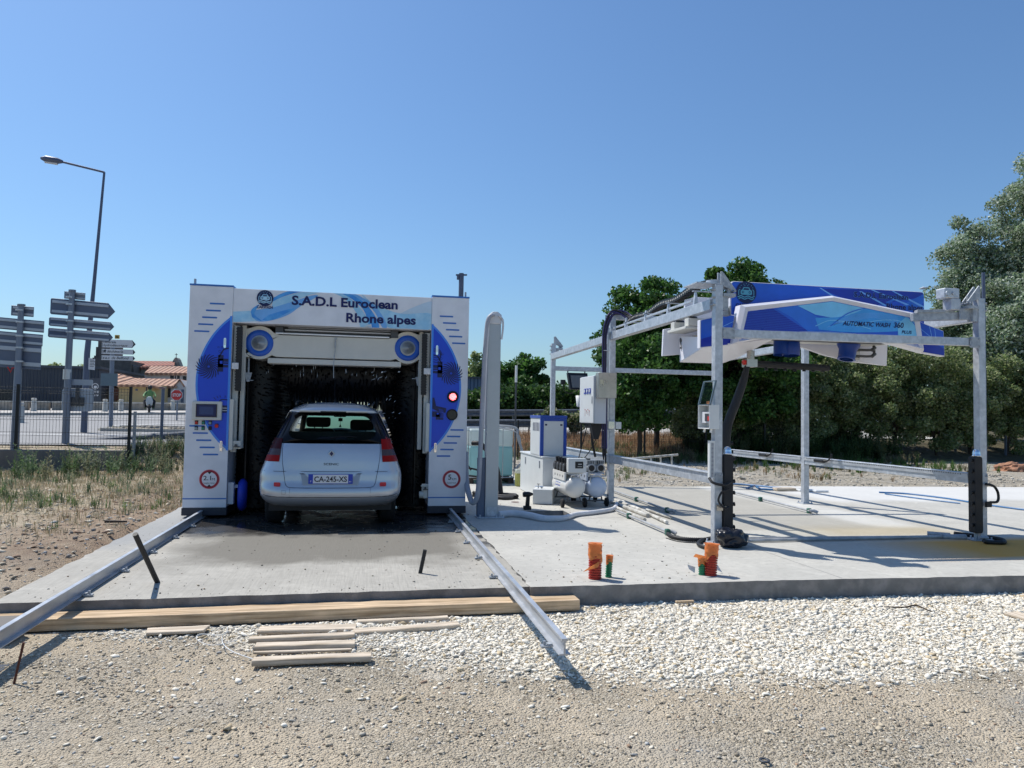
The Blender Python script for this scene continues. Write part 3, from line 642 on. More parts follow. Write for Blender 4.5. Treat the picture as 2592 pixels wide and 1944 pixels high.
def tower(x0, x1, inner, sgn):
    # sgn +1: blue segment grows from the inner (right) edge of the left tower; -1 mirrored
    m = MB(gt); m.box(x0, x1, YF, YF+GD, .14, GZ); m.build('tower_panel', 'white_panel', gt, bev=.006, seg=2)
    m = MB(gt); m.box(x0-.008, x1+.008, YF-.008, YF+GD+.005, .035, .139); o_ = m.build('kick_plate', 'kick_grey', gt, bev=.004)
    m = MB(gt); m.box(x0-.004, x1+.004, YF-.006, YF+GD, GZ+.001, GZ+.022); m.build('top_trim', 'stripe_blue', gt)
    # graphics: blue circle segment, pale rim, louvre marks
    Rr, cz = 1.207, 1.865; cx = inner+sgn*(1.207-.455)
    m = MB(gt); import_y = YF-.0015
    half = math.degrees(math.acos((1.207-.455)/1.207))
    def seg(rad, off):
        h = math.degrees(math.acos((1.207-.455-off*0)/rad)); a0 = 180-h if sgn > 0 else -h
        return [(cx+rad*math.cos(R(a0+2*h*i/36)), cz+rad*math.sin(R(a0+2*h*i/36))) for i in range(37)]
    m.flat_xz(seg(Rr, 0), import_y, 0); m.flat_xz(seg(Rr-.028, 0), import_y-.0012, 1)
    xx = sorted((inner, inner-sgn*.03)); m.flat_xz([(xx[0], .93), (xx[1], .93), (xx[1], 2.80), (xx[0], 2.80)], import_y-.0024, 0)
    def dash(xa, z):
        m.flat_xz(rrect(xa, xa+.2, z-.011, z+.011, .01, 3), import_y-.0036, 2)
    for k in range(5):
        if sgn > 0: dash(-2.18-.0475*k, 2.965-.098*k); dash(-2.39+.0475*k, 1.262-.098*k) if k else dash(-2.39, 1.262)
        else: dash(1.02+.0475*k, 2.925-.098*k); dash(1.21-.0475*k, 1.252-.096*k)
    m.flat_xz([(x0, .255), (x1, .255), (x1, .272), (x0, .272)], import_y, 2)
    # brush wheel emblem
    fx = -2.165 if sgn > 0 else 1.205; fz = 2.085
    for k in range(20):
        a0 = k*18; pts = []
        for j in range(7):
            rr = .018+.152*j/6; aa = R(a0-sgn*(58*j/6)**1.0); pts.append((fx+rr*math.cos(aa), fz+rr*math.sin(aa)))
        m.flat_xz(stroke(pts, [.005, .009, .013, .014, .015, .014, .010]), import_y-.005, 3)
    sx = lambda v: inner-sgn*v          # distance from the inner edge outwards
    def sq(a, b, z0, z1, mi=3, k=.0062):
        q = sorted((sx(a), sx(b))); m.flat_xz([(q[0], z0), (q[1], z0), (q[1], z1), (q[0], z1)], import_y-k, mi)
    sq(.035, .17, 2.08, 2.20); sq(.10, .17, 2.02, 2.25); sq(.11, .145, 2.13, 2.17, 1, .0074); sq(.035, .10, 2.115, 2.128, 1, .0074); sq(.035, .10, 2.15, 2.158, 1, .0074)
    m.flat_xz(stroke([(sx(.16), 2.22), (sx(.10), 2.33), (sx(.035), 2.35)], .018), import_y-.0062, 3)
    for a_, b_, r_ in ((.15, 2.30, .016), (.12, 2.36, .013), (.17, 2.36, .011)): m.flat_xz(stroke(circ(sx(a_), b_, r_, 14)+[circ(sx(a_), b_, r_, 14)[0]], .003), import_y-.0062, 3)
    if sgn < 0:
        for k in range(3): m.flat_xz(stroke(sp2([(sx(.03), 2.32-.035*k), (sx(.09), 2.31-.035*k), (sx(.15-.01*k), 2.35-.03*k), (sx(.13), 2.42-.02*k), (sx(.04), 2.44-.02*k)], 5), .007), import_y-.0062, 3)
        m.flat_xz([(sx(.035), 1.72), (sx(.06), 1.72), (sx(.09), 1.60), (sx(.24), 1.57), (sx(.23), 1.50), (sx(.10), 1.53), (sx(.035), 1.56)], import_y-.0062, 3)
        sq(.035, .17, 1.44, 1.52); sq(.09, .20, 1.40, 1.50); sq(.10, .13, 1.475, 1.50, 1, .0074)
        for k in range(6): m.flat_xz(stroke([(sx(.13+.012*k), 1.565-.004*k), (sx(.16+.01*k), 1.42)], .004), import_y-.0075, 1)
    else:
        sq(.03, .13, 1.45, 1.55); sq(.03, .10, 1.475, 1.483, 4, .0074); sq(.03, .10, 1.51, 1.518, 4, .0074)
        m.flat_xz(stroke(sp2([(sx(.03), 1.63), (sx(.11), 1.63), (sx(.135), 1.60)], 4), .014), import_y-.0062, 3)
        for k, (a_, b_) in enumerate(((.06, 1.66), (.12, 1.66), (.15, 1.65), (.18, 1.63))): m.flat_xz(stroke([(sx(a_), b_), (sx(a_+.01*k), b_+.03)], .007), import_y-.0062, 3)
    m.build('tower_graphics', ['sky_blue', 'blue_panel', 'stripe_blue', 'navy', 'white_panel'], gt)
    # slim handles
    for hz_, dx in ((2.42, .085), (.99, .09)):
        m = MB(gt); x = sx(dx)
        m.prism(rrect(x-.016, x+.016, hz_-.07, hz_+.07, .015, 4), YF-.022, YF-.0015); m.prism(rrect(x-.007, x+.007, hz_-.03, hz_+.06, .006, 3), YF-.03, YF-.0225, 1)
        m.build('door_handle', ['chrome', 'white_plastic'], gt)
    # limit disc
    x = -2.105 if sgn > 0 else 1.245; m = MB(gt); z = .53; y = import_y
    m.flat_xz(circ(x, z, .135, 40), y, 0); m.flat_xz(circ(x, z, .128, 40), y-.0012, 1); m.flat_xz(circ(x, z, .098, 40), y-.0024, 2)
    if sgn > 0:
        m.text('2.1', x-.078, x+.022, z-.012, .062, y-.004, 3, .012); m.text('M', x+.034, x+.072, z-.016, .036, y-.004, 3); m.text('height limit', x-.072, x+.072, z-.062, .024, y-.004, 3)
        for s_ in (-1, 1): m.flat_xz([(x-.03, z+s_*.103), (x, z+s_*.07), (x+.03, z+s_*.103)], y-.0038, 3)
    else:
        m.text('5', x-.052, x-.004, z-.005, .076, y-.004, 3, .014); m.text('KM', x+.006, x+.068, z-.014, .034, y-.004, 3); m.text('Speed limit', x-.066, x+.066, z-.062, .023, y-.004, 3)
    m.build('limit_sign', ['led_pinkrim', 'red_paint', 'white_panel', 'text_black'], gt)
    # lifting eye
    x = x0+.05 if sgn > 0 else x1-.05
    m = MB(gt); m.box(x-.012, x+.012, YF+.05, YF+.09, GZ+.023, GZ+.10); m.build('lifting_eye', 'galv_dull', gt)
    # inner jamb: white guide channel, chain tray, brackets
    q = lambda a, b: sorted((inner+sgn*a, inner+sgn*b))
    a, b = q(.012, .085); m = MB(gt); m.box(a, b, YF+.10, YF+.16, .9, 2.68); a, b = q(.10, .16); m.box(a, b, YF+.2, YF+.28, .95, 2.7); m.build('guide_channel', 'cream_panel', gt, bev=.003)
    a, b = q(.06, .13); m = MB(gt); m.box(a, b, YF+.03, YF+.09, 1.76, 2.66)
    for k in range(22): m.box(a-.006, b+.006, YF+.022, YF+.028, 1.78+k*.04, 1.80+k*.04)
    m.build('cable_chain', 'black', gt)
    a, b = q(.0, .10); m = MB(gt); m.box(a+.01*sgn if sgn > 0 else a-.0, b, YF+.0, YF+.028, 2.06, 2.15); m.build('sensor_box', 'sign_white', gt, bev=.003)
    m = MB(gt); a, b = q(.0, .055); m.box(a, b, YF-.0+.002, YF+.05, .93, 1.64); m.build('side_post', 'cream_panel', gt, bev=.004)
    a, b = q(.05, .16) if sgn > 0 else q(.0, .09); z = 1.0 if sgn > 0 else .40; m = MB(gt); m.box(a, b, YF+.03, YF+.05, z-.05, z+.06); m.cyl((a+.05, YF+.0, z), (a+.05, YF+.03, z), .018, n=12, mi=1); m.box(a+.02, a+.1, YF+.005, YF+.03, z-.03, z-.015, 1); m.build('hose_bracket', ['cream_panel', 'dark_metal'], gt)
    # running gear in the kick zone
    m = MB(gt); xm = (-2.19 if sgn > 0 else 1.235)
    for yy in (YF+.25, YF+GD-.3): m.cyl((xm-.03, yy, .09), (xm+.03, yy, .09), .032, n=16)
    m.build('rail_wheel', 'dark_metal', gt)
    # bay side curtain
    a, b = q(.17, .19); m = MB(gt); m.box(a, b, YF+.35, YF+GD, .12, 2.72); m.build('side_curtain', 'bristle', gt)
mat('led_pinkrim', (.75, .28, .32), .4)
tower(GX0, LI, LI, 1); tower(RI, GX1, RI, -1)
# fascia with ribbons and lettering
FX0, FX1, FZ0, FZ1 = LI+.001, RI-.001, 2.715, 3.196
m = MB(gt); m.box(FX0, FX1, YF+.012, YF+GD, FZ0, FZ1, 0); m.build('fascia_panel', ['white_panel'], gt, bev=.003)
m = MB(gt); y = YF+.0105
gz = lambda zx, zy: (-1.87+(zx-383)/(1645-383)*2.775, FZ1-(zy-(115+(zx-383)*.0594))/((337-115)+(zx-383)*-.0135)*(FZ1-FZ0))   # artwork laid out across the fascia
def art(pts, mi, k, sub=5, close=True):
    p = sp2([gz(a, b) for a, b in pts], sub) if sub else [gz(a, b) for a, b in pts]
    p = [(min(max(a, FX0+.003), FX1-.003), min(max(b, FZ0+.003), FZ1-.003)) for a, b in p]
    m.flat_xz(p, y-k*.001, mi)
art([(383, 268), (500, 262), (560, 255), (560, 330), (383, 338)], 0, 1, 0)
art([(490, 275), (520, 258), (620, 242), (760, 200), (860, 168), (900, 172), (800, 232), (720, 290), (620, 325), (540, 332), (500, 305)], 1, 2)
art([(560, 322), (620, 325), (700, 285), (760, 250), (690, 262), (600, 290)], 2, 3)
art([(490, 275), (498, 250), (540, 222), (520, 260), (515, 290), (560, 330), (500, 305)], 2, 4)
art([(600, 195), (680, 150), (760, 130), (860, 130), (760, 150), (680, 175), (620, 205)], 2, 3)
art([(620, 205), (700, 170), (860, 134), (960, 138), (860, 160), (740, 205), (620, 245)], 0, 2.5)
art([(960, 140), (1050, 175), (1120, 240), (1165, 310), (1180, 372), (1230, 375), (1215, 310), (1160, 235), (1090, 175), (1010, 142)], 0, 2)
art([(1040, 148), (1130, 200), (1200, 270), (1240, 372), (1300, 378), (1270, 300), (1200, 215), (1110, 160), (1060, 146)], 2, 3)
art([(1100, 155), (1190, 205), (1270, 280), (1320, 376), (1350, 378), (1330, 320), (1270, 240), (1180, 180), (1130, 156)], 1, 4)
art([(1180, 158), (1240, 210), (1330, 255), (1450, 290), (1643, 292), (1643, 388), (1480, 384), (1360, 376), (1290, 290), (1220, 220)], 0, 1.5)
art([(1300, 300), (1400, 300), (1520, 250), (1643, 215), (1643, 292), (1500, 330), (1380, 376), (1330, 340)], 3, 1)
m.build('fascia_artwork', ['pale_blue', 'pale_blue2', 'mid_blue', 'pale_blue3'], gt) if False else None
mat('pale_blue2', (.17, .42, .80), .3, var=.12); mat('pale_blue3', (.52, .66, .78), .3, var=.08)
m.build('fascia_artwork', ['pale_blue', 'pale_blue2', 'mid_blue', 'pale_blue3'], gt)
m = MB(gt); yl = YF+.004
m.text('S.A.D.L Euroclean', -1.085, .405, 3.002, .132, yl, 0, .032); m.build('lettering', ['text_navy'], gt)
m = MB(gt); m.text('Rhone alpes', -.325, .672, 2.787, .132, yl, 0, .032); m.build('lettering', ['text_navy'], gt)
m = MB(gt); m.text('CARWASH', -1.555, -1.34, 2.928, .042, yl, 0, .03); m.build('lettering', ['text_navy'], gt)
m = MB(gt); logo(m, -1.448, 3.075, .113, yl, 0, 1); m.build('emblem', ['navy', 'pale_blue'], gt)
m = MB(gt); m.flat_xz([(-.07, 2.73), (.05, 2.70), (.03, 2.77)], YF+.003, 0); m.add([(-.06, YF+.01, 2.735), (.0, YF-.05, 2.715), (.06, YF-.03, 2.69), (.02, YF+.008, 2.755)], [(0, 1, 2, 3)]); m.build('peeling_film', 'white_plastic', gt)
# lifting cross head with the two round hubs
CY = YF+.22
def lobes():
    o = [(-1.79, 2.25), (-1.62, 2.25)]
    o += [(-1.535+.235*math.cos(R(a)), 2.455+.235*math.sin(R(a))) for a in range(225, 316, 15)]
    o += [(-1.30, 2.265), (.33, 2.265)]
    o += [(.575+.235*math.cos(R(a)), 2.455+.235*math.sin(R(a))) for a in range(225, 316, 15)]
    o += [(.83, 2.26), (.83, 2.60), (.78, 2.655)]
    o += [(.575+.25*math.cos(R(a)), 2.455+.25*math.sin(R(a))) for a in range(60, 141, 16)]
    o += [(.29, 2.585), (-1.25, 2.585)]
    o += [(-1.535+.25*math.cos(R(a)), 2.455+.25*math.sin(R(a))) for a in range(40, 121, 16)]
    o += [(-1.74, 2.655), (-1.79, 2.60)]; return o
m = MB(gt); m.prism(lobes(), CY, CY+.5); m.build('cross_head', 'cream_panel', gt, bev=.008, seg=2)
m = MB(gt); m.box(-1.42, .485, CY+.02, CY+.3, 2.17, 2.25); m.build('drip_lip', 'cream_panel', gt, bev=.01, seg=2)
for x in (-1.535, .575):
    m = MB(gt); m.lathe([(.0, .05), (.018, .05), (.02, .04), (.05, .038), (.054, .025), (.075, .022), (.08, .008), (.113, .006)], (x, CY, 2.455), (0, -1, 0), 32, 1)
    m.lathe([(.112, .0), (.12, .012), (.188, .012), (.192, .0)], (x, CY, 2.455), (0, -1, 0), 40, 0); m.build('hub_disc', ['hub_blue', 'hub_grey'], gt) if 'hub_blue' in M else (mat('hub_blue', (.015, .10, .50), .3), mat('hub_grey', (.30, .34, .38), .35, .5), m.build('hub_disc', ['hub_blue', 'hub_grey'], gt))
m = MB(gt); m.box(-1.33, .40, CY+.1, CY+.2, 2.60, 2.712, 0); m.box(-1.2, .36, CY+.04, CY+.1, 2.655, 2.675, 1); m.box(-1.15, .34, CY+.04, CY+.1, 2.695, 2.703, 1)
for x in (-1.26, .38): m.box(x-.06, x+.05, CY-.02, CY+.1, 2.60, 2.71, 0)
m.build('spray_tray', ['dark_metal', 'box_grey'], gt, bev=.003)
m = MB(gt); m.cyl((-1.31, CY-.03, 2.605), (.30, CY-.03, 2.60), .011, n=10); m.build('light_tube', 'white_bright', gt) if 'white_bright' in M else (mat('white_bright', (.85, .88, .92), .3), m.build('light_tube', 'white_bright', gt))
m = MB(gt); m.tube([(-.475, CY-.02, 2.55), (-.475, CY-.02, 2.40), (-.49, CY-.04, 2.2), (-.485, CY-.04, 1.98)], .006, 6, sub=3); m.cyl((-.475, CY-.03, 2.53), (-.475, CY-.03, 2.42), .011, n=8); m.box(-.49, -.45, CY-.03, CY, 2.545, 2.565); m.build('sensor_wire', 'galv_dull', gt)
for s_, x in ((1, -1.68), (-1, .75)):
    m = MB(gt); m.cyl((x, CY+.05, 2.26), (x, CY+.05, 2.02), .014, n=8); m.prism([(x-.05, 2.03), (x+.05, 2.03), (x+.02, 1.90), (x-.02, 1.90)], CY+.03, CY+.07); m.box(x-.10, x-.04, CY+.04, CY+.06, 2.0, 2.01); m.box(x-.02, x+.07, CY+.04, CY+.06, 1.915, 1.925); m.build('spray_nozzle_arm', 'galv_dull', gt)
# touch screen and buttons
m = MB(gt); m.box(-2.352, -1.965, YF-.06, YF-.0015, 1.345, 1.605); m.build('control_housing', 'cream_panel', gt, bev=.012, seg=2)
m = MB(gt); m.box(-2.298, -2.025, YF-.068, YF-.0605, 1.385, 1.565, 0); m.box(-2.285, -2.038, YF-.0705, YF-.0685, 1.395, 1.555, 1); m.box(-2.255, -2.07, YF-.0715, YF-.0707, 1.42, 1.53, 2); m.build('screen', ['screen_frame', 'navy', 'screen'], gt)
for i, (bx_, bz, mm) in enumerate(((-2.297, 1.305, 'btn_red'), (-2.208, 1.305, 'btn_green'), (-2.118, 1.305, 'btn_grey'), (-2.297, 1.228, 'btn_grey'), (-2.208, 1.228, 'btn_green'), (-2.118, 1.228, 'black'), (-2.032, 1.265, 'btn_red'))):
    m = MB(gt); m.box(bx_-.021, bx_+.021, YF-.012, YF-.0015, bz-.022, bz+.032, 0); m.cyl((bx_, YF-.03, bz), (bx_, YF-.012, bz), .018 if i < 6 else .025, n=16, mi=1); m.build('button', ['black', mm], gt)
# signal lamps
m = MB(gt); m.lathe([(0, .012), (.05, .012), (.052, .028), (.082, .028), (.086, .0)], (1.238, YF-.002, 1.74), (0, -1, 0), 32, 0); lamp_ = m.build('signal_lamp', ['black'], gt); tag(lamp_, 'lit red round signal lamp')
m = MB(gt); m.lathe([(0, .0135), (.052, .0135)], (1.238, YF-.002, 1.74), (0, -1, 0), 24, 0)
for k in range(60):
    r_ = .05*math.sqrt((k+.5)/60); a_ = k*2.39996; m.lathe([(0, .020), (.0026, .019), (.003, .014)], (1.238+r_*math.cos(a_), YF-.002, 1.74+r_*math.sin(a_)), (0, -1, 0), 6, 1)
m.build('lit_lens', ['led_red', 'led_core'], lamp_)
m = MB(gt); m.lathe([(.066, .012), (.068, .026), (.080, .026), (.084, .0)], (1.232, YF-.004, 1.475), (0, -1, 0), 32, 0); m.lathe([(0, .016), (.067, .014)], (1.232, YF-.004, 1.475), (0, -1, 0), 32, 1)
m.build('signal_lamp', ['black', 'led_off'], gt)
# brushes: two upright and one over the roof
def brush(p, q, r, n_ring, n_str, wv, jit=.12):
    m = MB(gt); p = Vector(p); q = Vector(q); ax = (q-p); L = ax.length; ax.normalize(); a = ax.orthogonal().normalized(); b = ax.cross(a)
    m.cyl(p, q, r*.80, n=24, mi=0)
    for i in range(n_ring):
        c = p+ax*L*(i+.5)/n_ring
        for k in range(n_str):
            th = 2*math.pi*(k+random.random())/n_str; d = a*math.cos(th)+b*math.sin(th); t_ = ax.cross(d)
            rr = r*random.uniform(1-jit, 1+jit*.6); o = c+ax*random.uniform(-.04, .04); sw = t_*rr*random.uniform(.1, .3)+Vector((0, 0, -.06))*random.random()
            w_ = ax*wv*random.uniform(.6, 1.2)
            v = [o+d*r*.5-w_, o+d*r*.5+w_, o+d*rr*.8+sw*.5+w_*.8, o+d*rr*.8+sw*.5-w_*.8, o+d*rr+sw-w_*.3, o+d*rr+sw+w_*.3]
            m.add(v, [(0, 1, 2, 3), (3, 2, 5, 4)], 0, False)
    return m
brush((-1.62, YF+.95, .06), (-1.62, YF+.95, 2.62), .46, 46, 40, .014).build('side_brush', 'bristle', gt)
brush((.77, YF+.95, .06), (.77, YF+.95, 2.62), .46, 46, 40, .014).build('side_brush', 'bristle', gt)
brush((-1.75, YF+1.25, 2.10), (.80, YF+1.25, 2.10), .56, 50, 44, .014).build('roof_brush', 'bristle', gt)
m = MB(gt); m.prism([(-1.87, .02), (-1.40, .02), (-1.36, .9), (-1.20, 1.3), (-1.06, 1.66), (.20, 1.66), (.34, 1.3), (.50, .9), (.54, .02), (.90, .02), (.90, 2.72), (-1.87, 2.72)], YF+GD-.06, YF+GD-.04); m.build('rear_blackout', 'bristle', gt)  # added black sheet, blocks the daylight between brushes and car
mat('brush_blue', (.01, .035, .42), .5, bump=.9, bs=60)
m = MB(gt); m.lathe([(0, -.06), (.17, -.06), (.215, -.03), (.225, 0), (.215, .03), (.17, .06), (0, .06)], (-1.69, YF+.16, .30), (1, .12, 0), 30, 0); m.build('wheel_brush', 'brush_blue', gt)
m = MB(gt); m.box(-1.87, -1.79, YF+.04, YF+.16, .18, .48); m.box(-1.86, -1.74, YF+.1, YF+.2, .40, .44); m.build('brush_bracket', 'box_grey', gt, bev=.004)
m = MB(gt); m.box(.80, .90, YF+.02, YF+.05, .42, .44); m.box(.84, .90, YF+.02, YF+.14, .25, .42); m.cyl((.78, YF+.05, .30), (.84, YF+.05, .30), .05, n=14); m.build('brush_bracket', 'cream_panel', gt, bev=.004)
# water drops thrown by the brush
m = MB()
for k in range(46):
    c = Vector((random.uniform(.02, .50), YF+random.uniform(.2, .5), random.uniform(1.35, 2.2))) if k < 26 else Vector((random.uniform(-1.5, .3), YF+random.uniform(.2, .5), random.uniform(2.02, 2.17)))
    d = Vector((random.uniform(.3, 1), 0, random.uniform(.1, .7))).normalized() if k < 26 else Vector((random.uniform(-.1, .1), 0, -1))
    L = random.uniform(.006, .028) if k < 26 else random.uniform(.01, .05); r_ = random.uniform(.002, .0055) if k < 26 else .0022
    if k in (3, 9, 15): L, r_ = .02, .011
    m.tube([c-d*L, c, c+d*L], r_, 5, caps=True, rs=[.0005, r_, .0008])
mat('water', (.75, .82, .9), .08, var=0); o = m.build('water_spray', 'water'); o['kind'] = 'stuff'

# ------------------------------------------------------------------ silver car (rear towards the camera)
CX = -.43; ct = thing('parked_car', 'silver people carrier with its tailgate towards the viewer inside the wash', 'car', (CX, 11.6, 0))
ZW = [(.275, .77), (.32, .83), (.38, .885), (.46, .905), (.56, .915), (.66, .915), (.72, .905), (.80, .875), (.88, .85), (.98, .81), (1.08, .775), (1.18, .735), (1.30, .685), (1.40, .635), (1.48, .60), (1.53, .55), (1.58, .44)]
ZY = [(.275, 9.73), (.31, 9.66), (.36, 9.615), (.44, 9.60), (.52, 9.615), (.56, 9.64), (.70, 9.655), (.72, 9.66), (.86, 9.675), (1.0, 9.70), (1.08, 9.73), (1.20, 9.79), (1.34, 9.87), (1.48, 9.965), (1.53, 10.0), (1.58, 10.12)]
def cw(z): return interp(z, ZW)
def cy(z): return interp(z, ZY)
def cyx(x, z):
    f_ = min(1, abs(x)/cw(z)); return cy(z)+.50*(1-(1-f_**4.5)**(1/4.5))+.035*f_*f_
def cs(x, z, off=0.): return (CX+x, cyx(x, z)-off, z)
def ring(z, yf=13.85, sc=1.):
    w = cw(z)*sc; fr = yf-(.0 if z < .7 else (z-.7)*1.1 if z < 1.1 else .44+(z-1.1)*1.75); o = []
    fs = [0, .25, .45, .6, .72, .81, .88, .93, .965, .988, 1.]
    for f_ in [-q for q in fs[::-1]]+fs[1:]: o.append((CX+f_*w, cyx(f_*w, z) if abs(f_) < 1 else cy(z)+.535, z))
    wb = w*1.015
    for y_ in (10.9, 11.8, 12.8): o.append((CX+wb, y_, z))
    for f_ in fs[::-1]+[-q for q in fs[1:]]: o.append((CX+f_*w*.97, fr-.35*(1-(1-abs(f_)**3)**(1/3)) , z))
    for y_ in (12.8, 11.8, 10.9): o.append((CX-wb, y_, z))
    return o
def loft(m, zs, mi=0, **k):
    rs_ = [ring(z, **k) for z in zs]; n = len(rs_[0]); vs = [p for r_ in rs_ for p in r_]
    m.add(vs, [(i*n+j, i*n+(j+1) % n, (i+1)*n+(j+1) % n, (i+1)*n+j) for i in range(len(rs_)-1) for j in range(n)], mi, True); return rs_
m = MB(ct); zs = [.275, .29, .31, .33, .36, .40]; r_ = loft(m, zs); m.add(r_[0], [tuple(range(len(r_[0])))[::-1]]); m.build('bumper', 'bumper_grey', ct) if 'bumper_grey' in M else (mat('bumper_grey', (.30, .32, .36), .35, .4, var=.05, coat=.3), m.build('bumper', 'bumper_grey', ct))
m = MB(ct); loft(m, [.402, .44, .48, .52, .56, .62, .66, .70, .72, .76, .80, .84, .88, .93, .98, 1.03, 1.075]); m.build('body', 'car_paint', ct)
# roof shell
m = MB(ct); zs = [1.475, 1.50, 1.53, 1.56, 1.585]; r_ = loft(m, zs); n = len(r_[-1]); c0 = [(CX+(p[0]-CX)*.55, 10.5+(p[1]-10.5)*.72, 1.612) for p in r_[-1]]
m.add(r_[-1]+c0, [(j, (j+1) % n, (j+1) % n+n, j+n) for j in range(n)], 0, True); m.add(c0, [tuple(range(n))], 0, True); m.build('roof', 'car_paint', ct)
m = MB(ct); m.prism([(CX-.56, 1.487), (CX-.17, 1.487), (CX-.17, 1.475), (CX+.17, 1.475), (CX+.17, 1.487), (CX+.56, 1.487), (CX+.52, 1.507), (CX-.52, 1.507)], 9.88, 10.02); m.build('spoiler', 'car_paint', ct, bev=.006, seg=2)
m = MB(ct); m.box(CX-.165, CX+.165, 9.875, 9.90, 1.474, 1.494); m.build('brake_light', 'car_frit', ct)
m = MB(ct); m.lathe([(.02, 0), (.014, .012), (.005, .03), (.0025, .05)], (CX-.0, 10.25, 1.60), (0, 0, 1), 10); m.tube([(CX, 10.25, 1.64), (CX-.01, 10.35, 1.85), (CX-.015, 10.45, 2.05)], .0022, 5, sub=2); m.build('antenna', 'black', ct)
for s_ in (-1, 1):
    m = MB(ct); m.tube([(CX+s_*.50, 10.15, 1.585), (CX+s_*.53, 10.7, 1.63), (CX+s_*.54, 11.4, 1.635), (CX+s_*.52, 12.2, 1.60)], .012, 6, sub=3); m.build('roof_bar', 'dark_metal', ct)
# glazed upper body: dark quarter panels at the corners, side glass, windscreen
def band(m, za, zb, xa, xb, nx_=8, nz_=6, off=0., mi=0):
    vs = []
    for j in range(nz_+1):
        z = za+(zb-za)*j/nz_; a = xa(z); b = xb(z)
        for i in range(nx_+1): x = a+(b-a)*i/nx_; vs.append(cs(x, z, off))
    m.add(vs, [(j*(nx_+1)+i, j*(nx_+1)+i+1, (j+1)*(nx_+1)+i+1, (j+1)*(nx_+1)+i) for j in range(nz_) for i in range(nx_)], mi, True)
gx = lambda z: interp(z, [(1.08, .60), (1.28, .555), (1.44, .46)])   # half width of the clear tailgate glass
m = MB(ct)
band(m, 1.076, 1.476, lambda z: -cw(z)*.999, lambda z: -cw(z)*.86, 6); band(m, 1.076, 1.476, lambda z: cw(z)*.86, lambda z: cw(z)*.999, 6)
for s_ in (-1, 1):   # rear quarter side glass back to the door
    vs = []
    for z in (1.076, 1.2, 1.34, 1.476):
        for y_ in (cy(z)+.53, 10.9, 11.8, 13.0): vs.append((CX+s_*cw(z)*(1.0 if y_ < 10.8 else 1.015), y_, z))
    m.add(vs, [(j*4+i, j*4+i+1, (j+1)*4+i+1, (j+1)*4+i)[::s_] for j in range(3) for i in range(3)], 0, True)
m.build('side_glass', 'car_frit', ct)
# tailgate glass: black border with a rounded clear field
def clear_shape():
    zt, zb = 1.437, 1.125; o = []
    def side(s_):
        return [(s_*.30, zb-.005), (s_*.42, zb+.002), (s_*.50, zb+.02), (s_*.545, zb+.06), (s_*.548, zb+.12), (s_*.515, zb+.20), (s_*.47, zb+.265), (s_*.42, zb+.298), (s_*.34, zt-.002)]
    l_ = side(-1); r2 = side(1)[::-1]; return sp2(l_+[(0, zt)]+r2, 3)
hole = clear_shape(); outer = [(-cw(1.076)*.87, 1.076), (-.3, 1.07), (.3, 1.07), (cw(1.076)*.87, 1.076), (cw(1.476)*.87, 1.476), (.25, 1.48), (-.25, 1.48), (-cw(1.476)*.87, 1.476)]
m = MB(ct); lp = [[Vector((a, b, 0)) for a, b in outer], [Vector((a, b, 0)) for a, b in hole]]; pts = outer+hole
tri = []
for t_ in tessellate_polygon(lp):
    (x0, y0), (x1, y1), (x2, y2) = (pts[i] for i in t_); tri.append(t_ if (x1-x0)*(y2-y0)-(x2-x0)*(y1-y0) > 0 else t_[::-1])
m.add([cs(a, b, .004) for a, b in pts], tri); m.build('tailgate_border', 'car_frit', ct)
m = MB(ct); m.flat(hole, lambda a, b: cs(a, b, .001)); m.build('rear_window', 'car_glass', ct)
m = MB(ct); m.prism([(-.20, 1.135), (.20, 1.135), (.14, 1.165), (-.14, 1.165)], 9.70, 9.72, f=lambda a, b, c: (CX+a, cyx(a, b)-.03+(c-9.70), b)); m.tube([(CX-.02, cyx(0, 1.15)-.04, 1.15), (CX+.1, cyx(.1, 1.17)-.03, 1.17), (CX+.3, cyx(.3, 1.16)-.02, 1.165)], .008, 6, sub=2); m.build('rear_wiper', 'car_frit', ct)
# windscreen, cabin
mat('windscreen', (.13, .30, .29), .04, trans=1., ior=1.02, var=0)
m = MB(ct); m.add([(CX-.62, 13.35, 1.09), (CX+.62, 13.35, 1.09), (CX+.54, 12.55, 1.475), (CX-.54, 12.55, 1.475)], [(0, 1, 2, 3)]); m.build('windscreen', 'windscreen', ct)
m = MB(ct); m.box(CX-.74, CX+.74, 9.95, 13.3, .9, 1.02); m.tube([(CX-.7, 12.9, 1.0), (CX-.3, 12.85, 1.06), (CX, 12.85, 1.10), (CX+.3, 12.85, 1.06), (CX+.7, 12.9, 1.0)], .09, 8, sub=3)
for s_ in (-1, 1): m.tube([(CX+s_*.68, 13.3, 1.05), (CX+s_*.565, 12.55, 1.46)], .045, 6)
m.box(CX-.62, CX+.62, 10.55, 10.75, 1.0, 1.195); m.box(CX-.78, CX+.78, 9.9, 13.5, .20, .36); m.build('cabin_trim', 'car_black', ct)
def seat(x, zt, w_):
    m = MB(ct); m.prism(rrect(x-w_/2, x+w_/2, .9, zt-.19, .08), 11.75, 11.9); m.prism(rrect(x-w_*.36, x+w_*.36, zt-.17, zt, .05), 11.72, 11.84)
    for k in (-.06, .06): m.cyl((x+k, 11.8, zt-.2), (x+k, 11.8, zt-.15), .01, n=6)
    m.build('seat', 'car_black', ct, bev=.015, seg=2)
seat(CX-.30, 1.40, .50); seat(CX+.36, 1.355, .50)
m = MB(ct); m.prism(rrect(CX-.10, CX+.10, 1.405, 1.47, .02), 12.35, 12.38); m.cyl((CX, 12.4, 1.44), (CX, 12.5, 1.49), .012, n=8); m.build('mirror', 'car_black', ct)
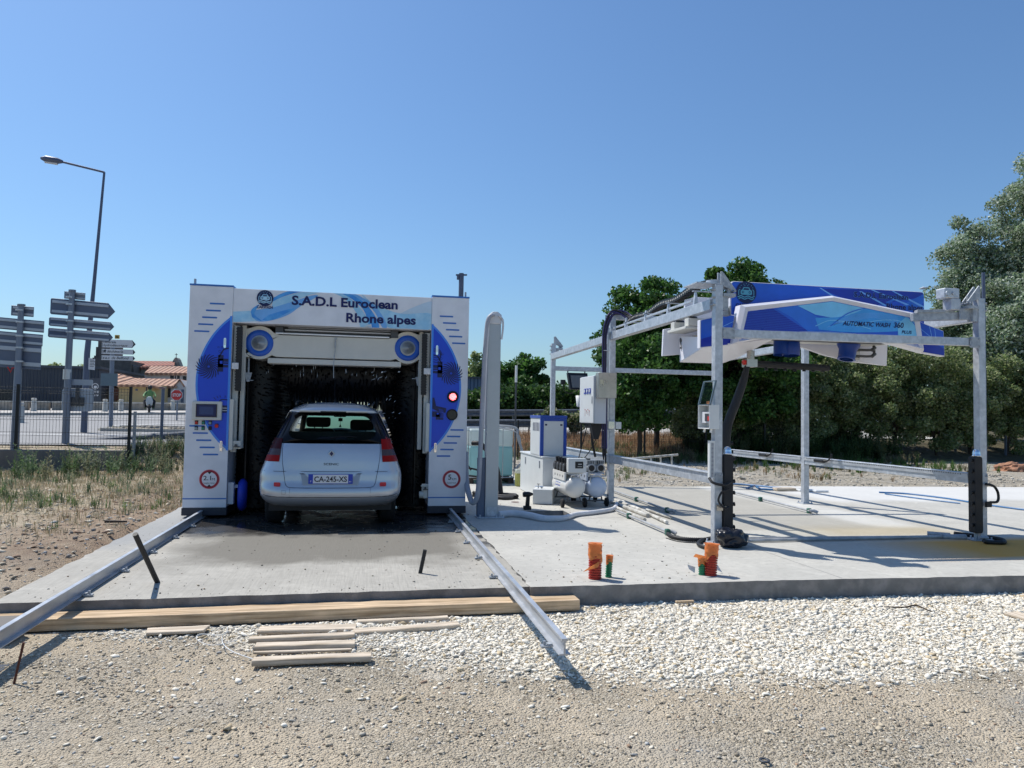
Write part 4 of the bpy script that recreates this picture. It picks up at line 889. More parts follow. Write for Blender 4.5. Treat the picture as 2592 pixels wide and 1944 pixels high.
m = MB(ct); m.cyl((CX+.01, 12.34, 1.41), (CX+.01, 12.34, 1.24), .003, n=5); m.prism(rrect(CX-.022, CX+.045, 1.31, 1.38, .008, 3), 12.33, 12.35); m.lathe([(.004, .04), (.022, 0)], (CX+.01, 12.34, 1.22)); m.build('air_freshener', 'car_black', ct)
# lights
def lens(s_):
    xi = lambda z: interp(z, [(.84, .65), (1.0, .635), (1.13, .625)])
    for nm, za, zb, mt_ in (('tail_lamp', .845, .935, 'tail_red'), ('tail_lamp', .937, 1.02, 'tail_clear'), ('tail_lamp', 1.022, 1.135, 'tail_red')):
        pass
    o_ = None
    for k, (za, zb, mt_) in enumerate(((.845, .925, 'tail_red'), (.925, 1.005, 'tail_clear'), (1.005, 1.14, 'tail_red' if s_ > 0 else 'tail_red_shaded'))):  # left upper lens darker: its different reflection is painted as colour
        m = MB(ct); f0 = (lambda z: s_*xi(z)) ; f1 = (lambda z: s_*cw(z)*.996)
        band(m, za, zb, f0 if s_ > 0 else f1, f1 if s_ > 0 else f0, 12, 3, .008)
        ob = m.build('tail_lamp' if o_ is None else 'lens', mt_, o_ or ct); o_ = o_ or ob
for s_ in (-1, 1): lens(s_)
for s_ in (-1, 1):
    m = MB(ct); xa, xb = sorted((s_*.62, s_*.70)); m.prism(rrect(xa, xb, .535, .585, .012, 3), -.012, .01, f=lambda a, b, c: (CX+a, cyx(a, b)+c, b)); m.build('reflector', 'reflector', ct)
# shut lines
m = MB(ct)
def line(pts, r_=.0035, sub=4): m.tube([cs(a, b, -.0002) for a, b in pts], r_, 5, sub=sub)
for s_ in (-1, 1):
    line([(s_*.612, 1.075), (s_*.615, .95), (s_*.60, .80), (s_*.575, .66), (s_*.56, .575), (s_*.535, .535), (s_*.48, .522), (s_*.3, .518)]); line([(s_*.84, .722), (s_*.7, .722), (s_*.604, .722)], .003, 2)
    line([(s_*.50, .515), (s_*.50, .46), (s_*.50, .41)], .0015, 2)
line([(-.31, .518), (0, .517), (.31, .518)], .004, 2); line([(-.6, .722), (-.3, .722), (0, .722), (.3, .722), (.6, .722)], .0035, 2)
line([(-.84, .43), (-.75, .41), (-.5, .402), (0, .40), (.5, .402), (.75, .41), (.84, .43)], .004, 3)
line([(-.55, .44), (-.60, .44), (-.60, .485), (-.55, .485), (-.55, .44)], .0015, 1)
m.build('shut_lines', 'car_black', ct)
yb = cyx(0, .63)
m = MB(ct); 
rec = [(-.40, .705), (.40, .705), (.36, .545), (-.36, .545)]
m.flat([(-.395, .70), (.395, .70), (.37, .688), (-.37, .688)][::-1], lambda a, b: cs(a, b, .002)); m.build('recess_shade', 'dark_metal', ct)  # flat dark strip, painted shade along the top edge of a plate recess
m = MB(ct); m.flat([(-.37, .688), (.37, .688), (.345, .55), (-.345, .55)][::-1], lambda a, b: cs(a, b, .0015)); m.build('plate_surround', 'bumper_grey', ct)
m = MB(ct); m.box(CX-.275, CX+.275, yb-.022, yb-.012, .570, .692, 0); m.box(CX-.268, CX+.268, yb-.0235, yb-.0222, .576, .686, 1)
m.box(CX-.268, CX-.218, yb-.0245, yb-.0237, .576, .686, 0); m.box(CX+.218, CX+.268, yb-.0245, yb-.0237, .576, .686, 0)
m.text('CA-245-XS', CX-.203, CX+.203, .598, .068, yb-.025, 2, .022); m.text('F', CX-.25, CX-.236, .59, .024, yb-.0255, 1); m.text('83', CX+.229, CX+.257, .589, .018, yb-.0255, 1)
plt = m.build('number_plate', ['plate_blue', 'plate_white', 'text_black'], ct)
m = MB(ct); yl = cyx(0, .95)-.006; z0 = .95
d = [(0, .044), (.042, .012), (.042, -.012), (0, -.044), (-.042, -.012), (-.042, .012)]
m.prism([(CX+a, z0+b) for a, b in [(0, .046), (.04, .003), (0, -.046), (-.04, .003)]], yl-.008, yl); m.prism([(CX+a, z0+b) for a, b in [(0, .032), (.024, 0), (0, -.032), (-.024, 0)]], yl-.0095, yl-.0085, 1); m.build('emblem', ['alu_grey', 'navy'], ct, bev=.001)
m = MB(ct); m.text('SCENIC', CX-.094, CX+.094, .803, .03, cyx(0, .82)-.004, 0, .015); m.build('badge_lettering', 'text_black', ct)
for s_ in (-1, 1):      # arches and wheels
    for y_ in (10.32, 13.0):
        m = MB(ct); x = CX+s_*.74; m.lathe([(.19, -.10), (.29, -.105), (.315, -.08), (.318, 0), (.315, .08), (.29, .105), (.19, .10)], (x, y_, .318), (1, 0, 0), 32); w_ = m.build('wheel', 'tyre', ct)
        m = MB(ct); m.lathe([(0, .06), (.05, .07), (.17, .06), (.192, .10)], (x, y_, .318), (s_, 0, 0), 24); m.build('rim', 'alu_grey', w_)
    m = MB(ct); m.tube([(CX+s_*.86, 12.75, 1.06), (CX+s_*.98, 12.7, 1.1)], .02, 6); m.prism(rrect(CX+s_*.98-.09, CX+s_*.98+.09, 1.05, 1.2, .04), 12.66, 12.76); m.build('door_mirror', 'car_paint', ct, bev=.02, seg=2)
m = MB(ct); m.tube([cs(-.775, 1.075, .006), cs(-.735, 1.18, .006), cs(-.685, 1.30, .006), cs(-.60, 1.475, .006)], .006, 5); m.tube([cs(.775, 1.075, .006), cs(.735, 1.18, .006), cs(.685, 1.30, .006), cs(.60, 1.475, .006)], .006, 5); m.build('window_trim', 'car_paint', ct)

# ------------------------------------------------------------------ open wash frame at right
def PX(x, y, X):
    d = _ray(x, y); return CAMP+d*(X/d.x)
LX, RX, YA, YB, YC = 4.105, 7.68, 8.10, 11.95, 16.0
ft = thing('wash_bay', 'open galvanised post and beam frame of the right wash bay', 'frame', (5.9, 12, 0))
def post(x, y, h, foot=True):
    m = MB(ft); m.box(x-.049, x+.049, y-.049, y+.049, .02, h); m.box(x-.10, x+.10, y-.10, y+.10, .006, .02)
    for a in (-.078, .078):
        for b in (-.078, .078): m.cyl((x+a, y+b, .02), (x+a, y+b, .05), .011, n=8)
    m.build('post', 'galv', ft, bev=.006, seg=2)
for x, y, h in ((LX, YA, 3.09), (RX, YA-.1, 3.08), (LX, YB, 3.26), (RX, YB-.15, 3.2), (LX, YC, 3.12), (RX, 15.2, 3.10)): post(x, y, h)
def beam(p, q, w, h, nm='beam', mt='galv', clamp=True):
    m = MB(ft); m.bar(p, q, w, h); m.build(nm, mt, ft, bev=.005, seg=2)
for x, s_ in ((LX, 1), (RX, -1)):
    beam((x-.02*s_, YA+.05, 2.86), (x-.02*s_, YB-.05, 2.86), .11, .13, 'top_rail'); beam((x-.02*s_, YB+.05, 2.84), (x-.02*s_, (YC-.05 if s_ > 0 else 15.15), 2.82), .11, .13, 'top_rail')
    z = .765
    for a, b in ((YA-.0+.05, YB-.05-(0 if s_ > 0 else .15)), (YB+.05-(0 if s_ > 0 else .15), YC-.05 if s_ > 0 else 15.15)):
        m = MB(ft); m.bar((x, a, z), (x, b, z), .09, .12); m.bar((x-s_*.0, a, z+.066), (x, b, z+.066), .13, .012); m.build('side_rail', 'galv', ft, bev=.003)
        if s_ < 0:
            m = MB(ft); k = a+.1
            while k < b-.1: m.box(x-.063, x-.0605, k, k+.012, z+.045, z+.06); k += .04
            m.bar((x-.055, a, z+.035), (x-.055, b, z+.035), .01, .05, 1); m.build('slotted_strip', ['dark_metal', 'galv_rail'], ft)
beam((LX+.05, YA-.02, 2.505), (RX-.05, YA-.12, 2.515), .07, .10, 'front_beam'); beam((LX+.05, YC, 2.56), (RX-.05, 15.2, 2.50), .07, .10, 'rear_beam'); beam((LX+.05, YB, 3.20), (RX-.05, YB-.12, 3.18), .08, .09, 'middle_beam')
beam((LX, YA+.7, 3.0), (LX, YB, 3.0), .03, .03, 'tray_rail')
for x, y, w_ in ((LX+.12, YA-.057, .15), (RX-.12, YA-.157, .15)):
    m = MB(ft); m.box(x-w_/2, x+w_/2, y-.008, y+.0, 2.44, 2.575)
    for a in (-.06, .06):
        for b in (2.465, 2.55): m.cyl((x+a, y-.02, b), (x+a, y-.008, b), .011, n=8)
    m.build('joint_plate', 'galv_dull', ft)
for x, y, z in ((LX, YA, .765), (LX, YB, .765), (RX, YB-.15, .765), (RX, YA-.1, .765)):
    m = MB(ft)
    for dz in (-.05, .05):
        for dx in (-.06, .06): m.cyl((x+dx*.6, y-.07, z+dz), (x+dx*.6, y-.056, z+dz), .010, n=8)
    m.box(x-.052, x+.052, y-.0565, y-.0495, z-.08, z+.08); m.build('joint_plate', 'galv_dull', ft)
for x, y, s_, z in ((LX, YA, 1, 3.09), (RX, YA-.1, -1, 3.08), (LX, YC, 1, 3.12)):     # gusset heads with clamps
    for yy in (y-.05, y+.035): m = MB(ft); m.prism([(x+s_*.02, z), (x+s_*.02, z+.16), (x+s_*.04, z+.16), (x+s_*.22, z-.06), (x+s_*.17, z-.06)], yy, yy+.015); m.build('gusset_plate', 'galv_dull', ft)
    m = MB(ft); a, b = sorted((x+s_*.052, x+s_*.21)); m.box(a, b, y-.06, y+.06, z-.14, z-.10); a, b = sorted((x+s_*.052, x+s_*.12)); m.box(a, b, y-.04, y+.05, z-.30, z-.14); m.build('clamp_block', 'galv_dull', ft)
    m = MB(ft); m.cyl((x+s_*.15, y, z-.10), (x+s_*.15, y, z+.03), .028, n=12); m.build('clamp_pin', 'galv_dull', ft)
    m = MB(ft); m.cyl((x+s_*.19, y-.08, z-.075), (x+s_*.19, y+.08, z-.075), .014, n=10); m.build('cross_pin', 'galv_dull', ft)
    for k in range(3): m = MB(ft); m.cyl((x-s_*.085, y-.03, z-.06-.09*k), (x-s_*.049, y-.03, z-.06-.09*k), .013, n=8); m.box(*sorted((x-s_*.08, x-s_*.0505)), y-.05, y+.05, z-.065-.09*k, z-.055-.09*k); m.build('side_bolt', 'galv_dull', ft)
m = MB(ft); x = RX-.40; m.box(x-.10, x+.12, 8.0, 8.16, 3.07, 3.2); m.cyl((x-.06, 7.98, 3.13), (x-.06, 8.0, 3.13), .035, n=14); m.cyl((x+.02, 7.98, 3.13), (x+.02, 8.0, 3.13), .02, n=12); m.box(x, x+.14, 8.0, 8.16, 2.92, 3.07); m.build('drive_motor', 'galv', ft, bev=.01)
m = MB(ft); m.bar((RX-.78, 8.25, 2.84), (RX-.10, 8.05, 2.86), .10, .10); m.bar((RX-.74, 8.22, 2.91), (RX-.42, 8.12, 2.915), .10, .04); m.box(RX-.28, RX-.1, 8.0, 8.02, 2.80, 2.95, 0); m.build('trolley_beam', 'galv_dull', ft, bev=.004)
m = MB(ft); m.bar((LX+.09, 8.30, 2.80), (LX+.25, 8.30, 2.80), .1, .1); m.box(LX+.23, LX+.245, 8.22, 8.36, 2.75, 2.87); m.build('trolley_beam', 'galv_dull', ft, bev=.004)
# energy chain on brackets and the cable loop over the middle post
m = MB(ft); a0 = Vector((LX+.22, YB-.25, 3.10)); b0 = Vector((LX+.18, YA+.55, 3.24)); n = 48
for k in range(n):
    c = a0.lerp(b0, (k+.5)/n); c.z += .02*math.sin(k*.35)
    for s_ in (-1, 1): m.box(c.x+s_*.045-.006, c.x+s_*.045+.006, c.y-.030, c.y+.030, c.z-.035, c.z+.035)
    m.box(c.x-.05, c.x+.05, c.y-.012, c.y+.012, c.z+.030, c.z+.04); m.box(c.x-.05, c.x+.05, c.y-.012, c.y+.012, c.z-.04, c.z-.030); m.cyl((c.x-.0525, c.y, c.z), (c.x-.051, c.y, c.z), .014, n=8, mi=1)
m.build('energy_chain', ['black', 'bollard'], ft)
for k in range(4):
    m = MB(ft); y = YB-.7-k*.85; m.prism([(LX-.03, 2.93), (LX+.03, 2.93), (LX+.008, 3.10), (LX-.008, 3.10)], y-.02, y+.02); m.box(LX-.04, LX+.30, y-.02, y+.02, 3.02+.03*k, 3.03+.03*k); m.build('chain_bracket', 'galv', ft)
m = MB(ft); m.box(LX-.28, LX+.02, YA-.02, YA+.35, 3.10, 3.115); m.cyl((LX+.0, YA+.1, 3.115), (LX+.0, YA+.1, 3.16), .09, n=20); m.build('top_plate', 'galv', ft)
for k in range(7):
    m = MB(ft); dx = .018*k; z1 = 3.20+.03*math.sin(k*1.3)
    m.tube([(LX-.20+dx*.5, YB-.14-.01*k, .95-.12*(k % 3)), (LX-.20+dx*.5, YB-.14, 1.8), (LX-.21+dx*.5, YB-.14, 2.5), (LX-.20+dx*.6, YB-.13, 2.95), (LX-.10+dx, YB-.12, z1+.04), (LX+.06+dx, YB-.16, z1+.05), (LX+.20+dx*.5, YB-.3, 3.12+.01*k), (LX+.22, YB-.5, 3.11)], .014, 7, sub=5)
    m.build('cable', 'black_rubber' if k % 3 else 'cable_violet', ft) if 'cable_violet' in M else (mat('cable_violet', (.04, .03, .12), .45), m.build('cable', 'cable_violet', ft))
m = MB(ft)
for z in (2.6, 1.55, 1.25, .98): m.box(LX-.20, LX-.05, YB-.16, YB-.10, z, z+.012)
m.cyl((LX-.10, YB-.10, .9), (LX-.10, YB-.10, 3.0), .022, n=10); m.build('cable_clamp', 'galv_rail', ft)
m = MB(ft)
for k, (a, b) in enumerate((((3.75, 11.9, 1.38), (3.83, 11.95, .80)), ((3.70, 12.0, 1.35), (3.60, 12.2, .72)), ((3.80, 11.85, 1.1), (3.62, 12.1, .70)))): m.tube([a, ((a[0]+b[0])/2+.03*(k-1), (a[1]+b[1])/2, (a[2]+b[2])/2), b], .02 if k == 0 else .008, 7, sub=4)
m.prism([(3.70, 1.37), (3.92, 1.37), (3.84, 1.10), (3.76, 1.10)], 11.82, 11.95); m.build('cable_tail', 'black_rubber', ft)
# slotted cable duct on the front left post
m = MB(ft); m.box(LX-.115, LX-.05, YA-.05, YA+.0, .78, 1.22, 0)
for k in range(26): m.box(LX-.095, LX-.065, YA-.0525, YA-.0505, .80+k*.0155, .807+k*.0155, 1)
m.build('cable_duct', ['cab_white', 'navy'], ft)
m = MB(ft); m.tube([(LX-.12, YA-.05, .78), (LX-.10, YA-.12, .73), (LX+.02, YA-.16, .71), (LX+.12, YA-.12, .74)], .016, 8, sub=4); m.tube([(LX+.10, YA-.12, .66), (LX+.0, YA-.13, .62), (LX-.04, YA-.13, .52), (LX+.04, YA-.13, .44), (LX+.1, YA-.12, .45)], .013, 8, sub=4); m.build('cable_loop', 'black_rubber', ft)
m = MB(ft); m.box(LX-.03, LX+.05, YA-.07, YA-.05, .40, .47); m.cyl((LX+.06, YA-.12, .44), (LX+.06, YA-.10, .44), .018, n=10); m.build('cable_bracket', 'brushed', ft)

# padded nozzle columns
def nozzle_column(label, x, y, side, z0=.10, z1=1.06):
    t = thing('nozzle_column', label, 'sprayer', (x, y, 0), group='black padded nozzle columns')
    m = MB(t); m.prism(rrect(x-.056, x+.056, z0, z1, .03, 3), y-.055, y+.055); m.build('padding', 'black_rubber', t, bev=.03, seg=3)
    for k in range(7):
        z = z0+.10+k*.135; m = MB(t); m.cyl((x+side*.05, y-.02, z), (x+side*.09, y-.02, z+.004), .014, .026, 10); m.build('nozzle', 'black', t)
    m = MB(t); m.lathe([(.0, .066), (.02, .062), (.038, .045), (.046, .018), (.044, -.008), (.052, -.016), (.052, -.026), (0, -.026)], (x, y-.02, z1+.03), (0, 0, 1), 24); m.build('chrome_dome', 'chrome', t)
    m = MB(t); m.cyl((x, y, .02), (x, y, z0+.02), .022, n=12); m.box(x-.07, x+.07, y-.06, y+.06, .006, .018); m.cyl((x, y-.05, .05), (x+.12, y-.06, .045), .018, n=10); m.build('foot', 'galv_dull', t)
    return t
nozzle_column('black padded nozzle column at the front left frame post, chrome dome on top', LX+.115, YA-.03, 1)
t = nozzle_column('black padded nozzle column at the front right frame post, chrome dome on top', RX-.105, YA-.13, -1)
m = MB(t); m.tube([(RX-.02, YA-.2, .72), (RX+.10, YA-.2, .69), (RX+.17, YA-.19, .60), (RX+.15, YA-.2, .50), (RX+.04, YA-.2, .49)], .016, 8, sub=4); m.box(RX-.02, RX+.06, YA-.21, YA-.187, .43, .50); m.build('cable_loop', 'black_rubber', t)
for y in (11.1, 12.9):
    t = thing('wash_nozzle_gun', 'black spray nozzle strapped to the right side rail, %s the middle post' % ('nearer than' if y < 12 else 'beyond'), 'nozzle', (RX-.1, y, .8)); m = MB(t)
    m.cyl((RX-.12, y+.22, .80), (RX-.10, y, .80), .035, n=12); m.cyl((RX-.10, y, .80), (RX-.09, y-.08, .81), .03, .012, 12); m.tube([(RX-.09, y-.06, .80), (RX-.08, y-.14, .86), (RX-.07, y-.16, .93)], .012, 6, sub=3); m.build('nozzle_body', 'black', t)

# ------------------------------------------------------------------ travelling wash head
kk = .9032
def K(x, z, Y=8.40): return (x*Y/9.3, 1.48+(z-1.48)*Y/9.3)
def KB(x, z): return K(x, z, 8.57)
wt = thing('overhead_washer', 'blue and white overhead travelling wash head slung inside the steel frame', 'wash head', (5.85, 8.9, 2.3))
mat('art_blue', (.014, .10, .62), .3, var=.1, coat=.2); mat('art_deep', (.008, .03, .38), .3, coat=.2); mat('art_sky', (.05, .34, .78), .3, var=.1, coat=.2); mat('art_cyan', (.20, .58, .88), .3, coat=.2); mat('art_line', (.20, .48, .92), .3); mat('head_white', (.74, .74, .80), .35, var=.03)
YS = 8.56
m = MB(wt); (a, b), (c_, d_) = KB(4.90, 2.75), KB(7.985, 3.395)
m.prism(rrect(a, c_, b, d_, .055, 4), YS, YS+.05); m.build('top_board', 'head_white', wt, bev=.006)
m = MB(wt); y = YS-.0015
A = lambda zx, zy: KB(4.92+(zx-450)/(1478-450)*3.04, 3.39-(zy-(110+(zx-450)*.056))/410.*.90*1.02)
ax0, az0, ax1, az1 = a+.012, b+.012, c_-.006, d_-.008
m.flat_xz(rrect(ax0, ax1, az0, az1, .05, 4), y, 0)
def artp(pts, mi, k, box_, sub=4, mp=A, yy=None, mm=None):
    p = [mp(*q) for q in pts]; p = sp2(p, sub) if sub else p
    p = [(min(max(u, box_[0]), box_[1]), min(max(v, box_[2]), box_[3])) for u, v in p]
    (mm or m).flat_xz(p, (yy or y)-k*.001, mi)
bb = (ax0+.002, ax1-.003, az0+.002, az1-.003)
artp([(905, 150), (1250, 150), (1478, 160), (1485, 200), (1340, 225), (1190, 260), (1050, 215)], 1, 1, bb, 0)
artp([(1110, 150), (1160, 158), (1290, 250), (1240, 252)], 1, 1.5, bb, 0)
artp([(1120, 165), (1135, 165), (1285, 262), (1270, 265)], 4, 2, bb, 0); artp([(1185, 155), (1200, 155), (1400, 250), (1385, 255)], 4, 2, bb, 0); artp([(1300, 160), (1312, 160), (1485, 260), (1485, 275)], 4, 2, bb, 0); artp([(905, 145), (915, 145), (990, 200), (980, 204)], 4, 2, bb, 0)
artp([(1485, 180), (1485, 235), (1400, 330), (1330, 300), (1380, 240)], 5, 1.2, bb, 0); artp([(1210, 260), (1330, 205), (1345, 208), (1230, 275)], 5, 1.4, bb, 0)
for k in range(22): artp([(450+k*5, 100+k*8), (700+k*18, 118+k*9), (700+k*18, 119.6+k*9), (450+k*5, 101.6+k*8)], 5, 1.1, bb, 0)
m.build('board_artwork', ['art_blue', 'art_deep', 'art_sky', 'art_cyan', 'art_line', 'art_mid'], wt) if 'art_mid' in M else (mat('art_mid', (.03, .17, .68), .3), m.build('board_artwork', ['art_blue', 'art_deep', 'art_sky', 'art_cyan', 'art_line', 'art_mid'], wt))
yl = YS-.008; mat('art_halo', (.10, .26, .70), .3)
def kt(s, x0, x1, z, cap, y_=None, mi=0, dy=0, **q):
    k_ = KB if y_ is None else K; (u0, v0), (u1, _) = k_(x0, z), k_(x1, z); m.text(s, u0, u1, v0, cap*kk, (y_ or yl)+dy, mi, **q)
for s__, a__ in (('S.A.D.L Euroclean', (6.82, 7.71, 3.265, .078)), ('Rhone alpes', (7.35, 7.955, 3.115, .085)), ('CARWASH', (4.98, 5.30, 3.045, .045))):
    m = MB(wt); kt(s__, *a__, bold=.025)
    if s__ != 'CARWASH': kt(s__, a__[0]-.006, a__[1]+.006, a__[2]-.001, a__[3]+.002, mi=1, dy=.001, bold=.05)
    m.build('lettering', ['text_navy', 'art_halo'], wt)
m = MB(wt); cx_, cz_ = KB(5.135, 3.245); logo(m, cx_, cz_, .142, yl, 0, 1); m.build('emblem', ['navy', 'emblem_teal'], wt) if 'emblem_teal' in M else (mat('emblem_teal', (.10, .38, .50), .3), m.build('emblem', ['navy', 'emblem_teal'], wt))
# front shell: wings, centre panel, bright folded frame
YF2 = 8.36
wing = lambda pts, y0, y1: None
for s_, pts in ((-1, [(5.00, 2.93), (4.86, 2.94), (4.48, 2.84), (4.48, 2.45), (4.93, 2.505)]), (1, [(7.90, 2.99), (8.05, 2.93), (8.36, 2.84), (8.375, 2.46), (7.94, 2.51)])):
    pp = [K(*q) for q in pts]; m = MB(wt); m.prism(pp, YF2+.08, YF2+.16, 0); m.build('side_wing', ['head_white'], wt, bev=.004)
    m = MB(wt); cxx = sum(p[0] for p in pp)/5; czz = sum(p[1] for p in pp)/5; in_ = [(cxx+(u-cxx)*.965, czz+(v-czz)*.95) for u, v in pp]; yy = YF2+.078
    m.flat_xz(in_, yy, 0); c4 = [(in_[3][0], in_[3][1]), (in_[4][0], in_[4][1]), ((in_[0][0]+in_[4][0])/2, (in_[0][1]+in_[4][1])/2), ((in_[2][0]*.7+in_[3][0]*.3), in_[2][1]*.3+in_[3][1]*.7)]; m.flat_xz(c4, yy-.001, 1)
    q = in_; L_ = lambda a_, b_, t_: (q[a_][0]+(q[b_][0]-q[a_][0])*t_, q[a_][1]+(q[b_][1]-q[a_][1])*t_)
    m.flat_xz(stroke(sp2([L_(1, 2, .2), L_(0, 3, .5), L_(4, 0, .5)], 5), .008), yy-.002, 2); m.flat_xz(stroke(sp2([L_(1, 2, .5), L_(1, 3, .45), L_(4, 0, .8)], 5), .006), yy-.002, 2); m.build('wing_artwork', ['art_blue', 'art_deep', 'art_line'], wt)
oT = [(4.93, 2.52), (5.05, 3.065), (6.46, 3.262), (7.87, 3.065), (7.95, 2.51)]; arch = [(7.6, 2.585), (7.2, 2.66), (6.8, 2.69), (6.45, 2.70), (6.1, 2.70), (5.75, 2.67), (5.4, 2.61)]
iT = [(5.06, 2.585), (5.155, 2.98), (6.46, 3.185), (7.79, 2.995), (7.865, 2.60)]; ia = [(7.55, 2.65), (7.2, 2.71), (6.8, 2.735), (6.45, 2.745), (6.1, 2.74), (5.75, 2.715), (5.4, 2.665)]
m = MB(wt); m.prism([K(*q) for q in oT+arch], YF2+.02, YF2+.15); m.build('shell', 'head_white', wt, bev=.01)
def loopstrip(m, o_, i_, y0, y1, mi=0):
    n = len(o_); m.add([(a, y0, b) for a, b in o_]+[(a, y1, b) for a, b in i_], [(j, (j+1) % n, (j+1) % n+n, j+n) for j in range(n)], mi)
m = MB(wt); O = [K(*q) for q in oT+arch]; I = [K(*q) for q in iT+ia]; Md = [((a[0]*.6+b[0]*.4), (a[1]*.6+b[1]*.4)) for a, b in zip(O, I)]
loopstrip(m, O[::-1], Md[::-1], YF2+.018, YF2-.03); loopstrip(m, Md[::-1], I[::-1], YF2-.03, YF2+.012); m.build('folded_frame', 'head_white', wt)
m = MB(wt); y = YF2+.0105; m.flat_xz(I, y, 0)
bx = (K(5.06, 0)[0], K(7.87, 0)[0], K(0, 2.60)[1], K(0, 3.18)[1])
B = lambda zx, zy: K(4.92+(zx-450)/(1478-450)*3.04, 3.39-(zy-110-(zx-450)*.056)/385.*.90)
def inside(pts):
    # clip the artwork polygon against the convex top of the centre panel
    top = [K(5.085, 2.70), K(5.155, 2.975), K(6.46, 3.178), K(7.785, 2.99), K(7.85, 2.66)]; o = pts
    for a, b in zip(top[:-1], top[1:]):
        nn = (-(b[1]-a[1]), b[0]-a[0]); out = []
        sd = lambda p: (p[0]-a[0])*nn[0]+(p[1]-a[1])*nn[1]
        for i in range(len(o)):
            p, q = o[i-1], o[i]; sp, sq_ = sd(p), sd(q)
            if (sp <= 0) != (sq_ <= 0): t_ = sp/(sp-sq_); out.append((p[0]+(q[0]-p[0])*t_, p[1]+(q[1]-p[1])*t_))
            if sq_ <= 0: out.append(q)
        o = out
        if len(o) < 3: return []
    zmin = K(0, 2.69)[1]; out = []
    for i in range(len(o)):
        p, q = o[i-1], o[i]
        if (p[1] >= zmin) != (q[1] >= zmin): t_ = (zmin-p[1])/(q[1]-p[1]); out.append((p[0]+(q[0]-p[0])*t_, zmin))
        if q[1] >= zmin: out.append(q)
    return out
def cp(pts, mi, k, sub=4):
    p = [B(*q) for q in pts]; p = inside(sp2(p, sub) if sub else p)
    if len(p) > 2: m.flat_xz(p, y-k*.001, mi)
cp([(500, 300), (640, 260), (800, 380), (860, 420), (500, 420)], 1, 1, 0); cp([(650, 258), (760, 240), (900, 330), (1100, 420), (850, 420), (760, 330)], 5, 1.5, 0)
cp([(760, 240), (985, 200), (1240, 260), (1130, 300), (1000, 330), (880, 310)], 3, 2, 3); cp([(880, 330), (1040, 320), (1200, 262), (1400, 310), (1440, 400), (1100, 420), (900, 400)], 2, 2.2, 3)
cp([(1330, 370), (1400, 300), (1445, 320), (1445, 450), (1330, 440)], 3, 2.6, 0)
for k in range(7): 
    pts = sp2([B(940+k*8, 390-k*4), B(1060+k*6, 320+k*4), B(1200, 300+k*5), B(1330, 325+k*7)], 5); o_ = inside(stroke(pts, .003)); m.flat_xz(o_, y-.004, 4) if len(o_) > 2 else None
for pts, w_, mi in (([(960, 380), (1060, 300), (1190, 260)], .014, 5), ([(1290, 260), (1360, 300), (1400, 340), (1440, 400)], .012, 5), ([(880, 380), (960, 345), (1060, 360), (1180, 400)], .010, 3), ([(1100, 385), (1200, 350), (1310, 345), (1400, 370)], .008, 3)):
    o_ = inside(stroke(sp2([B(*q) for q in pts], 5), w_)); m.flat_xz(o_, y-.005, mi) if len(o_) > 2 else None
for k in range(16): o_ = inside(stroke([B(510, 255+k*10), B(760+k*12, 270+k*12)], .002)); m.flat_xz(o_, y-.003, 5) if len(o_) > 2 else None
m.build('panel_artwork', ['art_blue', 'art_deep', 'art_sky', 'art_cyan', 'art_line', 'art_mid'], wt)
m = MB(wt); kt('AUTOMATIC WASH', 6.62, 7.40, 2.845, .065, y_=YF2+.003, bold=.02, shear=.3); m.build('lettering', 'text_navy', wt)
m = MB(wt); kt('360', 7.45, 7.615, 2.845, .078, y_=YF2+.003, bold=.02, shear=.15); m.build('lettering', 'text_navy', wt)
m = MB(wt); kt('PLUS', 7.58, 7.75, 2.765, .045, y_=YF2+.003, bold=.02, shear=.2); m.build('lettering', 'text_navy', wt)
# underside, rear board, girders
m = MB(wt); X0, Z0 = 4.08, 2.36
m.add([(4.12, 8.50, 2.37), (4.46, 8.42, 2.42), (5.05, 8.46, 2.50), (5.02, 9.30, 2.33), (4.78, 9.30, 2.24), (4.16, 9.30, 2.24), (4.12, 8.5, 2.5), (5.06, 8.46, 2.6), (5.03, 9.3, 2.6), (4.16, 9.3, 2.6)],
      [(0, 1, 4, 5), (1, 2, 3, 4), (0, 6, 7, 2, 1), (0, 5, 9, 6), (2, 7, 8, 3), (3, 8, 9, 5, 4)][::1]); m.build('underside_shell', 'head_white', wt, bev=.008)
m = MB(wt); m.box(4.5, 7.2, 8.56, 9.38, 2.57, 2.60); m.build('underside_tray', 'cream_panel', wt); m = MB(wt); m.box(4.95, 6.9, 8.72, 8.84, 2.535, 2.569); m.build('drip_channel', 'black', wt)
m = MB(wt); rb = [(3.98, 2.70), (3.965, 2.33), (4.30, 2.37), (4.75, 2.38), (5.1, 2.50), (5.6, 2.56), (6.1, 2.52), (6.45, 2.42), (6.9, 2.34), (7.46, 2.30), (7.48, 2.70), (7.25, 2.74), (7.22, 3.10), (7.15, 3.15), (4.45, 3.17), (4.30, 3.13), (4.27, 2.76)]
m.prism(rb, 9.42, 9.47); m.build('rear_board', 'head_white', wt, bev=.006)
